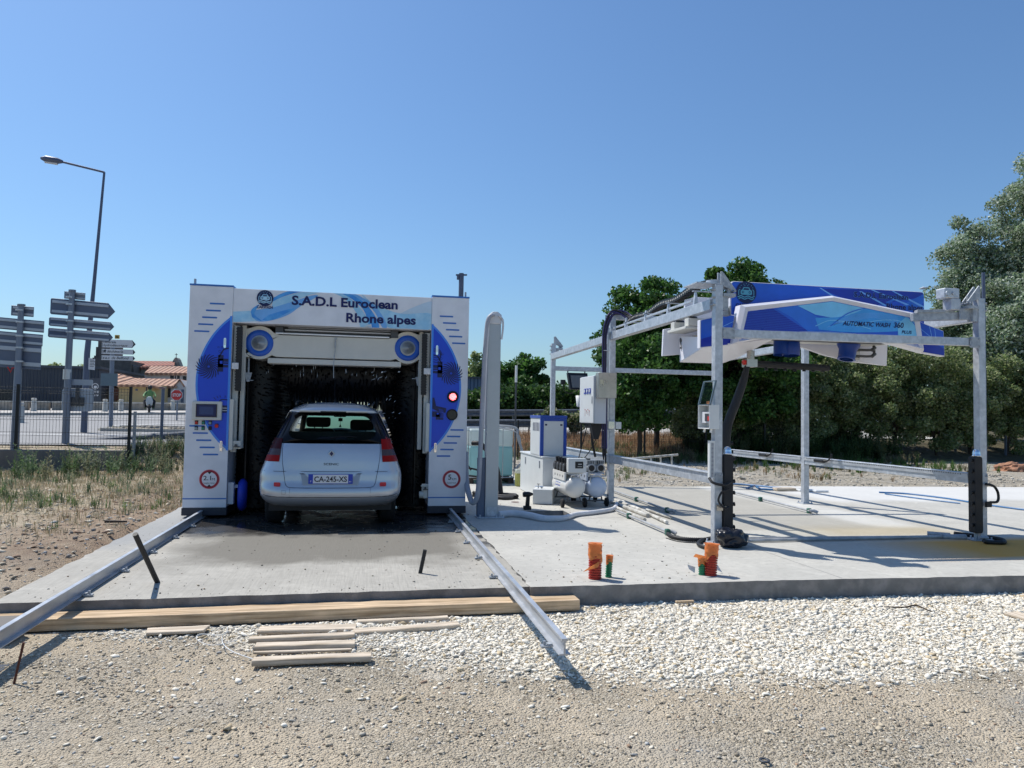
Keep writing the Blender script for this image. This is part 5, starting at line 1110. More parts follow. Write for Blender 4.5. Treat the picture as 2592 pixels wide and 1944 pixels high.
for x, s_ in ((4.42, 1), (6.86, -1)):
    m = MB(wt); m.box(x-.05, x+.05, 9.28, 9.36, 2.36, 2.62, 0); m.build('nozzle_bracket', 'brushed', wt)
    m = MB(wt)
    for dz in (.05, .14):
        m.tube([(x-.04, 9.25, 2.36+dz), (x-s_*.18, 9.22, 2.36+dz), (x-s_*.25, 9.24, 2.40+dz), (x-s_*.26, 9.26, 2.56)], .018, 8, sub=3); m.cyl((x-s_*.27, 9.25, 2.40+dz), (x-s_*.20, 9.22, 2.36+dz), .026, n=8); m.cyl((x+s_*.04, 9.26, 2.36+dz), (x+s_*.12, 9.26, 2.365+dz), .024, n=10)
    m.build('nozzle_pipe', 'dark_metal', wt)
m = MB(wt)
for y_ in (8.78, 9.22): m.bar((4.02, y_, 2.72), (7.56, y_, 2.72), .12, .10)
m.box(3.98, 4.24, 8.72, 9.3, 2.63, 2.665); m.box(7.44, 7.62, 8.72, 9.3, 2.63, 2.665); m.build('girder', 'cream_panel', wt, bev=.004)
m = MB(wt)
for y_ in (8.8, 9.2):
    for x in (4.12, 7.68): m.cyl((x-.05, y_, 2.775), (x+.05, y_, 2.775), .025, n=12)
m.build('trolley_wheel', 'dark_metal', wt)
mat('duct_blue', (.008, .05, .30), .35)
m = MB(wt); m.lathe([(.115, 0), (.12, .08), (.115, .2), (.105, .21)], (5.63, 8.98, 2.56), (-.05, -.1, -1), 20); m.lathe([(.10, 0), (.105, .2)], (5.50, 9.0, 2.56), (-.05, -.1, -1), 16); m.build('dryer_duct', 'duct_blue', wt)
m = MB(wt); m.lathe([(.15, 0), (.15, .06), (.115, .12), (.11, .24), (.12, .26), (.09, .262)], (6.52, 8.98, 2.58), (-.25, -.1, -1), 22); m.build('dryer_duct', 'duct_blue', wt)
# L shaped spray arm
m = MB(wt); m.cyl((5.02, 8.95, 2.25), (5.02, 8.95, 2.40), .05, n=16); m.box(4.93, 5.08, 8.88, 9.02, 2.18, 2.28); m.cyl((4.90, 8.93, 2.24), (4.93, 8.93, 2.24), .035, n=12, mi=1); m.build('rotary_joint', ['brushed', 'btn_red'], wt)
m = MB(wt); m.tube([(5.08, 8.95, 2.225), (5.4, 8.95, 2.22), (6.1, 8.95, 2.20), (6.18, 8.95, 2.197)], .047, 12, rs=[.045, .047, .047, .04])
for k in range(7): m.cyl((5.25+k*.14, 8.95, 2.18), (5.25+k*.14, 8.95, 2.145), .014, .026, 10)
m.build('spray_arm', 'black_rubber', wt)
m = MB(wt); m.tube([(4.96, 8.93, 2.19), (4.90, 8.93, 1.98), (4.80, 8.92, 1.72), (4.70, 8.92, 1.48), (4.655, 8.92, 1.30), (4.65, 8.92, 1.0), (4.65, 8.92, .42)], .058, 14, sub=4, rs=[.035, .052, .058, .060, .062, .060, .058])
for k in range(7): m.cyl((4.70, 8.92, .50+k*.11), (4.745, 8.92, .50+k*.11), .014, .027, 10)
m.build('spray_arm', 'black_rubber', wt)

# ------------------------------------------------------------------ wall boxes
t = thing('meter_box', 'small grey breaker box with raised clear lid on the front left frame post', 'electrical box', (3.99, 8.05, 1.36)); x0, x1, y0, y1, z0, z1 = 3.90, 4.035, 7.90, 8.20, 1.36, 1.645
m = MB(t); m.box(x0+.01, x1, y0, y0+.012, z0, z1); m.box(x0+.01, x1, y1-.012, y1, z0, z1); m.box(x0+.01, x1, y0+.013, y1-.013, z0, z0+.012); m.box(x0+.01, x1, y0+.013, y1-.013, z1-.012, z1); m.box(x1-.01, x1-.001, y0+.013, y1-.013, z0+.013, z1-.013); m.build('casing', 'cab_white', t, bev=.003)
m = MB(t); m.box(x0+.045, x1-.015, y0+.03, y1-.03, z0+.07, z0+.20, 0); m.box(x0+.035, x0+.045, y0+.06, y1-.13, z0+.09, z0+.18, 1); m.box(x0+.03, x0+.045, y0+.05, y0+.09, z0+.10, z0+.15, 2); m.build('breakers', ['sign_white', 'dark_metal', 'btn_red'], t)
m = MB(t); 
lx = lambda k: x0+.02+k*.25
for (a, b) in (((y0, z1), (y1, z1)), ((y1, z1), (y1, z1+.28)), ((y1, z1+.28), (y0, z1+.28)), ((y0, z1+.28), (y0, z1))): m.bar((lx((a[1]-z1)), a[0], a[1]), (lx(b[1]-z1), b[0], b[1]), .014, .02, up=(1, 0, 0))
m.build('lid_frame', 'glass_edge', t) if 'glass_edge' in M else (mat('glass_edge', (.10, .14, .17), .15), m.build('lid_frame', 'glass_edge', t))
m = MB(t); m.add([(lx(0), y0, z1), (lx(0), y1, z1), (lx(.28), y1, z1+.28), (lx(.28), y0, z1+.28)], [(0, 1, 2, 3)]); m.build('lid', 'glass_clear', t)
m = MB(t); m.box(x0+.03, x0+.045, y0+.04, y0+.12, z1+.004, z1+.04); m.build('terminal_block', 'orange_wrap', t)
m = MB(t)
for yy in (y0+.05, y0+.22): m.cyl((x0+.06, yy, z0), (x0+.05, yy, z0-.04), .014, n=10)
m.build('cable_gland', 'white_plastic', t)
t = thing('electrical_cabinet', 'tall white electrical cabinet with gauges hung on the middle frame post', 'cabinet', (3.75, 12, 1.35)); x0 = 3.70; y0 = 11.62; y1 = 12.42; z0, z1 = 1.37, 2.17
m = MB(t); m.box(x0, x0+.20, y0, y1, z0, z1); m.build('cabinet_body', 'box_grey', t, bev=.006, seg=2); m = MB(t); m.box(x0-.02, x0-.001, y0+.006, y1-.006, z0+.008, z1-.008); d_ = m.build('door', 'cab_white', t, bev=.004)
for k in range(3): m = MB(t); yy = y0+.20+k*.14; m.box(x0-.03, x0-.021, yy-.045, yy+.045, z1-.30, z1-.21, 0); m.cyl((x0-.034, yy, z1-.25), (x0-.031, yy, z1-.25), .03, n=14, mi=1); m.build('gauge', ['motor_blue', 'sign_white'], d_)
m = MB(t); m.box(x0-.03, x0-.021, y0+.06, y0+.08, z0+.33, z0+.45); m.build('handle', 'galv_dull', d_)
m = MB(t)
for k in range(4): yy = y0+.22+k*.08; m.cyl((x0-.028, yy, z0+.21+.02*(k % 2)), (x0-.021, yy, z0+.21+.02*(k % 2)), .009, n=8, mi=k % 2); m.box(x0-.024, x0-.0215, yy-.002, yy+.002, z0+.12+.02*(k % 3), z0+.2, 1)
m.build('switch', ['btn_red', 'red_paint'], d_)
t = thing('steel_box', 'brushed stainless steel box on the middle frame post beside the white cabinet', 'electrical box', (3.85, 11.6, 1.79)); m = MB(t); m.box(3.71, 4.02, 11.45, 11.61, 1.79, 2.21); m.build('box_body', 'brushed', t, bev=.006); m = MB(t); m.box(3.735, 3.78, 11.44, 11.449, 2.02, 2.09); m.box(3.785, 3.795, 11.44, 11.449, 2.0, 2.08); m.build('label_plate', 'ivory', t) if 'ivory' in M else (mat('ivory', (.6, .57, .42), .4), m.build('label_plate', 'ivory', t))
t = thing('junction_box', 'small clear lidded junction box on the middle frame post above the side rail', 'electrical box', (4.08, 11.85, 1.25)); m = MB(t); m.box(4.0, 4.13, 11.82, 11.89, 1.27, 1.42, 0); m.build('box_body', 'box_grey', t, bev=.006); m = MB(t); m.box(4.15, 4.25, 11.84, 11.88, 1.28, 1.40); m.build('lid', 'cab_white', t, bev=.004)
m = MB(t); m.prism(rrect(4.015, 4.115, 1.285, 1.405, .02), 11.812, 11.819); m.build('window', 'chrome', t)
t = thing('floodlight', 'big black floodlight tilted down under the rear frame beam', 'floodlight', (4.6, 15.9, 2.5)); m = MB(t); m.prism([(4.40, 2.46), (4.42, 2.08), (4.83, 2.08), (4.86, 2.46)], 15.80, 15.95, f=lambda a, b, c: (a, c+(2.46-b)*-.45, b)); m.box(4.42, 4.44, 15.9, 15.95, 2.46, 2.54); m.box(4.82, 4.84, 15.9, 15.95, 2.46, 2.54); m.build('housing', 'black', t, bev=.01)
m = MB(t); m.add([(4.445, 15.785+(.06)*-.45, 2.40), (4.455, 15.785+(.34)*-.45, 2.12), (4.80, 15.785+.34*-.45, 2.12), (4.82, 15.785-.06*.45, 2.40)], [(0, 1, 2, 3)]); m.build('diffuser', 'led_grey', t) if 'led_grey' in M else (mat('led_grey', (.16, .16, .155), .5, bump=.8, bs=60), m.build('diffuser', 'led_grey', t))
m = MB(t); m.box(4.26, 4.36, 15.85, 15.92, 2.20, 2.30); m.tube([(4.30, 15.88, 2.2), (4.36, 15.9, 2.05), (4.5, 15.9, 2.0), (4.7, 15.9, 2.1)], .008, 6, sub=4); m.build('sensor', 'black', t)
t = thing('plastic_funnel', 'small white plastic funnel cup behind the white electrical cabinet', 'funnel', (3.75, 13.6, 1.7)); m = MB(t); m.lathe([(0, 0), (.045, 0), (.07, .2), (.072, .2), (.05, .01)], tuple(Q(1467, 1030, 12.5)), n=16); m.build('cup', 'white_plastic', t); m = MB(t); c_ = Q(1467, 1030, 12.5); m.bar((c_.x, c_.y, c_.z+.05), (3.72, 12.40, c_.z+.05), .02, .02); m.build('bracket', 'galv_dull', t)

# ------------------------------------------------------------------ plant equipment
t = thing('wall_cabinet', 'blue and white upright cabinet with vent slots standing on the white base cabinet', 'cabinet', (3.2, 12.9, .77)); x0, x1, y0, y1, z0, z1 = 3.03, 3.50, 12.62, 13.45, .775, 1.44
m = MB(t); m.box(x0, x1, y0, y1, z0, z1); m.build('cabinet_body', 'cab_white', t, bev=.006); m = MB(t)
m.box(x0-.004, x0+.055, y0-.006, y0-.001, z0, z1); m.box(x1-.055, x1+.004, y0-.006, y0-.001, z0, z1); m.box(x0-.005, x0-.0005, y0-.006, y0+.05, z0, z1); m.box(x0-.01, x1+.01, y0-.01, y1+.01, z1+.001, z1+.05); m.box(x0+.056, x1-.056, y0-.006, y0-.001, z1-.05, z1); m.build('blue_trim', 'cab_blue', t, bev=.004)
m = MB(t)
for k in range(5): m = MB(t); m.box(x0-.003, x0-.0005, y0+.12+k*.11, y0+.17+k*.11, z1-.23, z1-.08); m.build('vent', 'navy', t)
m = MB(t); m.box(x0+.075, x0+.115, y0-.004, y0-.0005, z1-.13, z1-.10); m.build('latch', 'navy', t); m = MB(t); m.box(x1-.115, x1-.075, y0-.004, y0-.0005, z1-.13, z1-.10); m.build('latch', 'navy', t)
t = thing('base_cabinet', 'low wide white cabinet carrying the blue and white one', 'cabinet', (3.4, 13.3, .0)); m = MB(t); m.box(3.05, 3.72, 12.5, 14.4, .01, .74); m.build('cabinet_body', 'cab_white', t, bev=.006); m = MB(t); m.box(3.035, 3.735, 12.485, 14.42, .741, .77); m.build('worktop', 'cab_white', t, bev=.004); m = MB(t)
for yy in (12.72, 13.9): m.box(3.035, 3.0495, yy, yy+.03, .55, .68)
m.build('catch', 'galv_dull', t)
def compressor(label, x, y0, y1, z, mt, box_):
    t = thing('air_compressor', label, 'compressor', (x, y0+.4, 0), group='white air compressors beside the middle post'); r = .172
    m = MB(t); m.lathe([(0, -.075), (.05, -.072), (.10, -.055), (.14, -.03), (.165, .0), (r, .03), (r, y1-y0-.03), (.165, y1-y0), (.14, y1-y0+.03), (.1, y1-y0+.055), (0, y1-y0+.07)], (x, y0, z), (0, 1, 0), 36); m.build('tank', mt, t)
    m = MB(t); m.tube([(x-.07, y0+.02, z+.16), (x-.06, y0-.01, z+.20), (x+.06, y0-.01, z+.20), (x+.07, y0+.02, z+.16)], .011, 8, sub=3); m.build('handle', mt, t)
    m = MB(t)
    for yy in (y0+.08, y1-.1): m.bar((x-.17, yy, .10), (x+.17, yy, .10), .03, .02); m.bar((x-.11, yy, .11), (x-.09, yy, z-.13), .02, .02); m.bar((x+.11, yy, .11), (x+.09, yy, z-.13), .02, .02)
    m.build('undercarriage', 'dark_metal', t)
    for yy in (y0+.08, y1-.1):
        for s_ in (-1, 1): m = MB(t); m.lathe([(0, -.02), (.04, -.022), (.07, -.02), (.075, 0), (.07, .02), (.04, .022), (0, .02)], (x+s_*.19, yy, .078), (1, 0, 0), 20); m.build('wheel', 'tyre', t)
    m = MB(t); m.box(x-.17, x-.14, y0+.05, y1-.06, z+.10, z+.24, 0); m.box(x-.14, x+.14, y0+.06, y1-.06, z+.215, z+.235, 0)
    for k in range(4): m.cyl((x-.172, y0+.17+k*.16, z+.17), (x-.1705, y0+.17+k*.16, z+.17), .02, n=10, mi=1)
    m.build('motor_plate', [mt, 'black'], t, bev=.003)
    for k in range(4 if box_ else 2):
        yy = y0+.16+k*.19; m = MB(t); m.cyl((x-.16, yy, z+.31), (x+.05, yy, z+.31), .075, n=18, mi=0); m.cyl((x-.10, yy, z+.36), (x-.11, yy, z+.46), .035, n=14, mi=1); m.lathe([(.0, .0), (.04, .005), (.055, .01), (.065, -.005)], (x-.162, yy, z+.31), (-1, 0, 0), 16, 2)
        for j in range(5): m.box(x-.07, x+.08, yy-.07, yy+.07, z+.375+j*.014, z+.380+j*.014, 0)
        m.build('motor', ['black' if box_ else 'galv_dull', 'black', 'dark_metal'], t)
    if box_:
        m = MB(t); m.box(x-.13, x+.17, y0-.04, y0+.09, z+.24, z+.47); cb = m.build('control_box', 'cab_white', t, bev=.006); m = MB(t); m.box(x-.02, x+.115, y0-.043, y0-.0405, z+.31, z+.42, 0); m.box(x+.03, x+.09, y0-.0445, y0-.0435, z+.37, z+.385, 1); m.box(x+.02, x+.095, y0-.0445, y0-.0435, z+.335, z+.342, 1); m.cyl((x+.14, y0-.045, z+.35), (x+.14, y0-.0405, z+.35), .009, n=8, mi=1); m.build('display', ['black', 'alu_grey'], cb)
        m = MB(t)
        q = lambda a, b: (x-math.sqrt(max(0, (r+.0015)**2-(b-z)**2)), a, b)
        m = MB(t); m.flat([(-y_, zz_) for y_, zz_ in ((y0+.32, z-.005), (y0+.32, z+.055), (y0+.62, z+.055), (y0+.62, z-.005))], lambda a, b: q(-a, b)); m.build('name_plate', 'motor_blue', t)
        m = MB(t); m.text('SUDA', -(y0+.56), -(y0+.36), z+.008, .036, 0, 0, .03, .2, f=lambda a, b: Vector(q(-a, b))-Vector((.002, 0, 0))); m.build('lettering', 'sign_white', t)
    else:
        m = MB(t)
        for k in range(2):
            yy = y0+.1+k*.03; xx = x-.09+k*.17; m.box(xx-.07, xx+.07, yy-.04, yy+.05, z+.37, z+.44)
            for j in range(4): m.box(xx-.06+j*.032, xx-.045+j*.032, yy-.045, yy-.04, z+.38, z+.43, 1)
            m.cyl((xx, yy-.07, z+.31), (xx, yy+.05, z+.31), .07, n=20, mi=2); m.cyl((xx, yy-.075, z+.31), (xx, yy-.07, z+.31), .05, n=18, mi=1)
        m.box(x-.15, x+.15, y0+.0, y0+.1, z+.17, z+.19); m.tube([(x-.1, y0, z+.2), (x-.13, y0-.03, z+.12), (x-.1, y0-.02, z+.05)], .01, 6, sub=3); m.cyl((x-.14, y0, z+.19), (x-.14, y0, z+.28), .012, n=8); m.cyl((x+.15, y0, z+.19), (x+.15, y0, z+.28), .012, n=8); m.build('cylinder_head', ['alu_grey', 'black', 'galv_dull'], t)
    return t
compressor('left white air compressor, blue plate on its tank and a control box on top', 3.33, 11.42, 12.30, .335, 'comp_white', True)
compressor('right white air compressor tucked between its twin and the middle frame post', 3.74, 11.55, 12.35, .325, 'comp_blue', False)
a = P(1348, 1277); t = thing('white_box', 'small white tank box with a tap on its lid beside the left compressor', 'box', (a.x, a.y, 0), rz=-.36); m = MB(); m.box(0, .33, 0, .52, .01, .255); m.build('box_body', 'cab_white', t, bev=.006); m = MB(); m.cyl((.08, .12, .256), (.08, .12, .33), .012, n=8); m.cyl((.02, .12, .29), (.16, .12, .29), .01, n=8); m.box(.05, .11, .11, .13, .33, .338); m.cyl((.14, .1, .256), (.14, .1, .29), .022, n=10); m.build('tap', 'chrome', t)
a = P(1335, 1291); t = thing('cordless_drill', 'black cordless drill standing on the slab in front of the white box', 'drill', (a.x, a.y, 0)); m = MB(t); x, y = a.x, a.y
m.prism(rrect(x-.065, x+.055, .0+.006, .065, .015), y-.035, y+.035); m.build('battery', 'black', t, bev=.006)
m = MB(t); m.prism([(x-.035, .065), (x+.03, .065), (x+.035, .22), (x-.02, .22)], y-.022, y+.022); m.build('grip', 'black', t, bev=.006)
m = MB(t); m.lathe([(0, -.075), (.036, -.07), (.042, -.05), (.042, .03), (.032, .05), (.022, .075), (.014, .09), (0, .09)], (x-.005, y, .245), (1, 0, .04), 16); m.build('drill_head', 'black', t)
# intermediate bulk container
t = thing('water_tank', 'caged white liquid container half full of pale blue water on a pallet', 'tank', (2.65, 16.1, 0)); x0, x1, y0, y1, z0, z1 = 2.16, 3.16, 15.6, 16.7, .17, 1.17
m = MB(t); m.box(x0+.02, x1-.02, y0+.02, y1-.02, .80, z1); m.build('tank_body', 'tank_milky', t, bev=.06, seg=4); m = MB(t); m.box(x0+.02, x1-.02, y0+.02, y1-.02, z0, .805); m.build('liquid', 'tank_water', t, bev=.05, seg=4)
m = MB(t)
for k in range(5): x = x0+(x1-x0)*k/4; m.cyl((x, y0, .12), (x, y0, z1+.03), .010, n=8); m.cyl((x, y1, .12), (x, y1, z1+.03), .010, n=8)
for k in range(5): y = y0+(y1-y0)*k/4; m.cyl((x0, y, .12), (x0, y, z1+.03), .010, n=8); m.cyl((x1, y, .12), (x1, y, z1+.03), .010, n=8)
for z in (z1+.03, .14): 
    for a, b in (((x0, y0), (x1, y0)), ((x1, y0), (x1, y1)), ((x1, y1), (x0, y1)), ((x0, y1), (x0, y0))): m.cyl((*a, z), (*b, z), .012, n=8)
m.build('cage', 'galv_rail', t); m = MB(t)
for k in range(3): m.box(x0, x1, y0+.0+k*.48, y0+.14+k*.48, .10, .125); m.box(x0+k*.44, x0+.12+k*.44, y0, y1, .006, .098)
m.build('pallet', 'bark', t); m = MB(t); m.lathe([(.0, .06), (.10, .06), (.11, .0)], (x0+.5, y0+.5, z1), n=20); m.build('cap', 'black', t)
t = thing('clear_hose', 'thick clear ribbed hose looping from the water tank down to the yellow canister', 'hose', (3.0, 15.5, 1.2)); m = MB(t)
m.tube([(2.5, 15.9, 1.22), (2.9, 15.6, 1.25), (3.18, 15.5, 1.20), Q(1310, 1105, 15.45), Q(1321, 1140, 15.4), Q(1322, 1165, 15.35), Q(1312, 1180, 15.3), Q(1300, 1192, 15.3)], .028, 10, sub=5); m.tube([(2.6, 15.7, 1.22), Q(1308, 1095, 15.4), Q(1320, 1150, 15.3), Q(1332, 1195, 15.2), Q(1335, 1215, 15.2)], .014, 8, sub=5); m.build('hose', 'clear_hose', t)
a = P(1320, 1231); t = thing('chemical_canister', 'translucent white canister of yellow liquid standing beside the water tank', 'canister', (a.x, a.y, 0)); x, y = a.x, a.y
m = MB(t); m.box(x-.13, x+.13, y-.09, y+.09, .27, .36); m.lathe([(.05, 0), (.045, .05), (0, .05)], (x, y, .36), n=14); m.build('canister_top', 'jug_white', t, bev=.025, seg=3); m = MB(t); m.box(x-.13, x+.13, y-.09, y+.09, .006, .275); m.build('canister_body', 'yellow_jug', t, bev=.02, seg=3); m = MB(t); m.tube([(x-.02, y, .36), (x+.02, y, .42), (x+.10, y, .36)], .014, 6, sub=3); m.build('handle', 'jug_white', t)
# hose pillar
t = thing('hose_pillar', 'tall grey pillar with a rounded top carrying the wash supply hose', 'pillar', (1.79, 10.5, 0)); x0, x1, y0 = 1.70, 1.885, 10.42
m = MB(t); m.box(x0, x1, y0, y0+.15, .02, 2.80); m.box(x0+.03, x1-.03, y0-.004, y0-.001, 1.52, 1.56); m.build('column', 'alu_grey', t, bev=.006, seg=2); m = MB(t); m.box(x0-.11, x0-.001, y0+.03, y0+.13, .02, .86); m.build('lower_channel', 'sign_back', t, bev=.004)
m = MB(t); m.prism([(x0-.01+.0, 2.80), (x0+.01, 2.94), (x0+.06, 2.985), (x1-.05, 2.985), (x1+.01, 2.94), (x1+.01, 2.80)], y0-.01, y0+.17); m.build('rounded_cap', 'sign_white', t, bev=.02, seg=3); m = MB(t); m.box(x0-.12, x1+.09, y0-.07, y0+.22, .006, .022)
for dx in (-.08, .04, .16, .25): m.cyl((x0+dx, y0-.04, .02), (x0+dx, y0-.04, .055), .014, n=8)
m.box(x0+.02, x1-.02, y0-.012, y0-.001, .03, .16); m.build('base_plate', 'galv', t, bev=.003)
t = thing('supply_hose', 'bulky grey wrapped supply hose hanging over the hose pillar to the gantry', 'hose', (1.6, 10.5, 1.5)); m = MB(t)
m.tube([(1.78, 10.385, 2.925), (1.72, 10.375, 2.91), (1.68, 10.375, 2.82), (1.655, 10.375, 2.5), (1.635, 10.375, 1.9), (1.615, 10.375, 1.2), (1.60, 10.375, .7), (1.58, 10.39, .34), (1.53, 10.45, .22), (1.49, 10.55, .30), (1.475, 10.8, .5), (1.50, 11.1, .9)], .036, 12, sub=6, rs=[.02, .028, .034, .033, .036, .034, .033, .036, .038, .040, .042, .036]); m.build('wrapped_hose', 'grey_wrap', t); m = MB(t)
m.tube([(1.84, 10.39, 2.92), (1.90, 10.395, 2.87), (1.91, 10.40, 2.75), (1.893, 10.40, 2.58)], .014, 8, sub=4); m.tube([(1.70, 10.37, 2.88), (1.675, 10.36, 2.5), (1.66, 10.36, 2.0), (1.65, 10.37, 1.3)], .016, 7, sub=5); m.build('loose_film', 'white_wrap', t)
t = thing('floor_hose', 'white wrapped hose snaking across the slab from the hose pillar to the pipes', 'hose', (2.8, 10.9, 0)); m = MB(t)
pts = [P(1262, 1303, .05), P(1300, 1300, .05), P(1340, 1305, .05), P(1380, 1313, .045), P(1425, 1312, .04), P(1458, 1302, .04), P(1510, 1296, .04), P(1552, 1288, .04), P(1562, 1275, .04)]
m.tube(pts, .045, 10, sub=8, rs=[.05, .05, .052, .048, .042, .036, .034, .034, .034]); m.build('hose', 'white_wrap', t)
t = thing('black_hose_coil', 'tangle of thick black hoses on the slab between the pillar and the white box', 'hose', (2.4, 13, 0)); m = MB(t)
m.tube([(1.95, 13.6, .95), (2.12, 13.5, .92), (2.35, 13.4, .6), (2.42, 13.3, .3), (2.44, 13.2, .05)], .045, 10, sub=5)
for k in range(4): m.tube([(2.0, 13.3-.1*k, .03+.02*k), (2.3, 13.5-.15*k, .03), (2.65, 13.0-.1*k, .03+.03*(k % 2)), (2.45, 12.6+.1*k, .03), (2.1, 12.8, .05), (1.9, 13.0, .04+.02*k)], .028, 8, sub=6)
m.tube([(1.55, 14, .95), (1.75, 14, .7), (2.0, 14, .42)], .02, 7, sub=4); m.tube([(1.5, 14, .44), (1.9, 14, .46), (2.2, 14, .40)], .018, 7, sub=4); m.tube([(1.5, 14, .30), (1.9, 14, .31), (2.2, 14, .28)], .018, 7, sub=4); m.build('hose', 'black_rubber', t)
for k, (px_, py_) in enumerate(((1304, 1272), (1298, 1262))):
    a = P(px_, py_); t = thing('floor_drain', 'small brown floor hole with a pale rim, %s of two by the white box' % ('nearer' if k == 0 else 'farther'), 'drain', (a.x, a.y, 0)); m = MB(t); m.lathe([(0, .009), (.07, .009)], (a.x, a.y, 0), n=20); m.lathe([(.07, .007), (.095, .007)], (a.x, a.y, .0), n=20, mi=1); m.build('hole', ['rust', 'white_render'], t)
# loose pipes and clamped pipes
t = thing('pipe_bundle', 'bundle of white plastic pipes lying on the slab beyond the middle post', 'pipes', P(1620, 1300)); m = MB(t)
for a, b, r_ in (((1545, 1270), (1640, 1305), .032), ((1555, 1266), (1635, 1296), .032), ((1560, 1262), (1688, 1322), .026), ((1600, 1278), (1700, 1310), .022), ((1548, 1280), (1632, 1316), .028)):
    p = P(*a, .035); q = P(*b, .035); m.tube([p, q], r_, 10)
m.build('pipe', 'pipe_white', t)
def clamped(label, pts, clamps, el=True):
    t = thing('floor_pipe', label, 'pipe', P(*pts[0]), group='grey floor pipes held by green clamps'); m = MB(t); pp = [P(*p, .05) for p in pts]; m.tube(pp, .018, 9)
    if el: m.tube([pp[-1], pp[-1]+Vector((.06, -.02, .0)), pp[-1]+Vector((.10, -.06, -.02))], .026, 9)
    m.build('pipe', 'pipe_grey', t)
    for c in clamps: a = P(*c, .05); m = MB(t); m.box(a.x-.03, a.x+.03, a.y-.035, a.y+.035, .004, .085); m.build('clamp', 'clamp_green', t, bev=.01)
clamped('grey floor pipe with two green clamps behind the bundle of white pipes', [(1548, 1240), (1690, 1291)], [(1611, 1263), (1689, 1290)])
clamped('grey floor pipe in front of the white pipes, ending at the black corrugated hose', [(1560, 1292), (1688, 1345)], [(1592, 1305), (1690, 1346)])
clamped('long grey floor pipe with two green clamps between the posts of the right bay', [(1848, 1243), (2050, 1293)], [(1925, 1263), (2048, 1292)])
t = thing('metal_pipe', 'long thin grey metal pipe lying across the front of the right bay', 'pipe', P(2150, 1360)); m = MB(t); p, q = P(1895, 1368, .03), P(2385, 1358, .03); m.tube([p, q], .02, 10); m.tube([P(1895, 1364, .03)+Vector((0, .06, 0)), P(2300, 1360, .03)+Vector((0, .05, 0))], .013, 8); m.build('pipe', 'pipe_grey', t); m = MB(t); m.tube([q, q+Vector((.12, -.05, 0)), q+Vector((.28, -.07, 0))], .035, 10); m.tube([q+Vector((-.10, .14, .02)), q+Vector((.10, -.02, .02))], .028, 10); m.build('fitting', 'galv_dull', t)
t = thing('black_hose', 'short black hose lying on the slab at the foot of the front right post', 'hose', P(2480, 1365)); m = MB(t); m.tube([P(2415, 1350, .03), P(2450, 1354, .03), P(2495, 1359, .03), P(2535, 1366, .03), P(2540, 1373, .03), P(2500, 1372, .03), P(2490, 1368, .05)], .027, 9, sub=5); m.build('hose', 'black_rubber', t)
t = thing('corrugated_hose', 'black corrugated hose coiled on the slab beside the front left post', 'hose', P(1740, 1360)); m = MB(t); pts = smooth_path([P(1688, 1348, .03), P(1700, 1358, .03), P(1730, 1364, .03), P(1770, 1366, .03), P(1800, 1365, .03)], 16); n = len(pts); m.tube(pts, .024, 9, rs=[.027 if k % 2 else .021 for k in range(n)]); m.tube([P(1800, 1362, .03), P(1775, 1368, .03), P(1768, 1378, .03), P(1790, 1386, .03), P(1815, 1384, .03)], .022, 9, sub=5); m.tube([P(1686, 1362, .01), P(1720, 1371, .01), P(1780, 1375, .01)], .006, 6, sub=4); m.build('hose', 'black_rubber', t)
t = thing('blue_hose', 'thin blue hose stretched across the far right of the slab', 'hose', P(2400, 1265)); m = MB(t); m.tube([P(2225, 1246, .02), P(2300, 1250, .02), P(2400, 1262, .02), P(2480, 1275, .02), P(2592, 1290, .02), P(2700, 1300, .02)], .016, 8, sub=5); m.tube([P(2240, 1250, .02), P(2330, 1262, .02), P(2430, 1274, .02)], .012, 8, sub=4); m.build('hose', 'blue_hose', t)
t = thing('blue_hose', 'blue hose heap at the back edge of the slab left of the middle right post', 'hose', P(1900, 1232)); m = MB(t); m.tube([P(1890, 1236, .03), P(1910, 1230, .04), P(1925, 1237, .03), P(1960, 1240, .02), P(2010, 1241, .02)], .02, 8, sub=5); m.tube([P(1850, 1224, .02), P(1900, 1228, .02), P(1980, 1236, .02)], .022, 8, sub=4, caps=True); m.build('hose', 'blue_hose', t)
for k, (x, y, s_) in enumerate(((1985, 1243, .45), (2040, 1244, .4), (2075, 1246, .3))):
    a = P(x, y); t = thing('foam_scrap', ('white scrap lying at the slab back edge, %s of the middle right post' % ('well left', 'just left', 'right')[k]), 'scrap', (a.x, a.y, 0)); m = MB(t); m.box(a.x-s_/2, a.x+s_/2, a.y-.1, a.y+.1, .006, .05+.02*(k == 0)); m.build('block', 'white_plastic' if k else 'pale_wood', t, bev=.02, seg=2)
# rubbish bag: crumpled sack
a = P(1862, 1390); t = thing('rubbish_bag', 'shiny black rubbish bag lying at the foot of the front left post', 'bag', (a.x, a.y+.1, 0)); bm = bmesh.new(); bmesh.ops.create_icosphere(bm, subdivisions=5, radius=1)
from mathutils import noise as NZ
for v in bm.verts:
    c = v.co.copy(); d = NZ.fractal(c*1.3+Vector((3, 1, 2)), 1, 2, 2)*.30+NZ.noise(c*5)*.05; v.co = Vector((c.x*.175*(1+d), c.y*.14*(1+d), max(-.105, c.z*.125*(1+d))))
    if c.z > .3: v.co.x += (c.z-.3)*-.03
me = bpy.data.meshes.new('sack'); bm.to_mesh(me); bm.free(); me.materials.append(M['bag']); o = bpy.data.objects.new('sack', me); COL.objects.link(o); o.parent = t; o.location = (0, 0, .115); me.polygons.foreach_set('use_smooth', [True]*len(me.polygons))
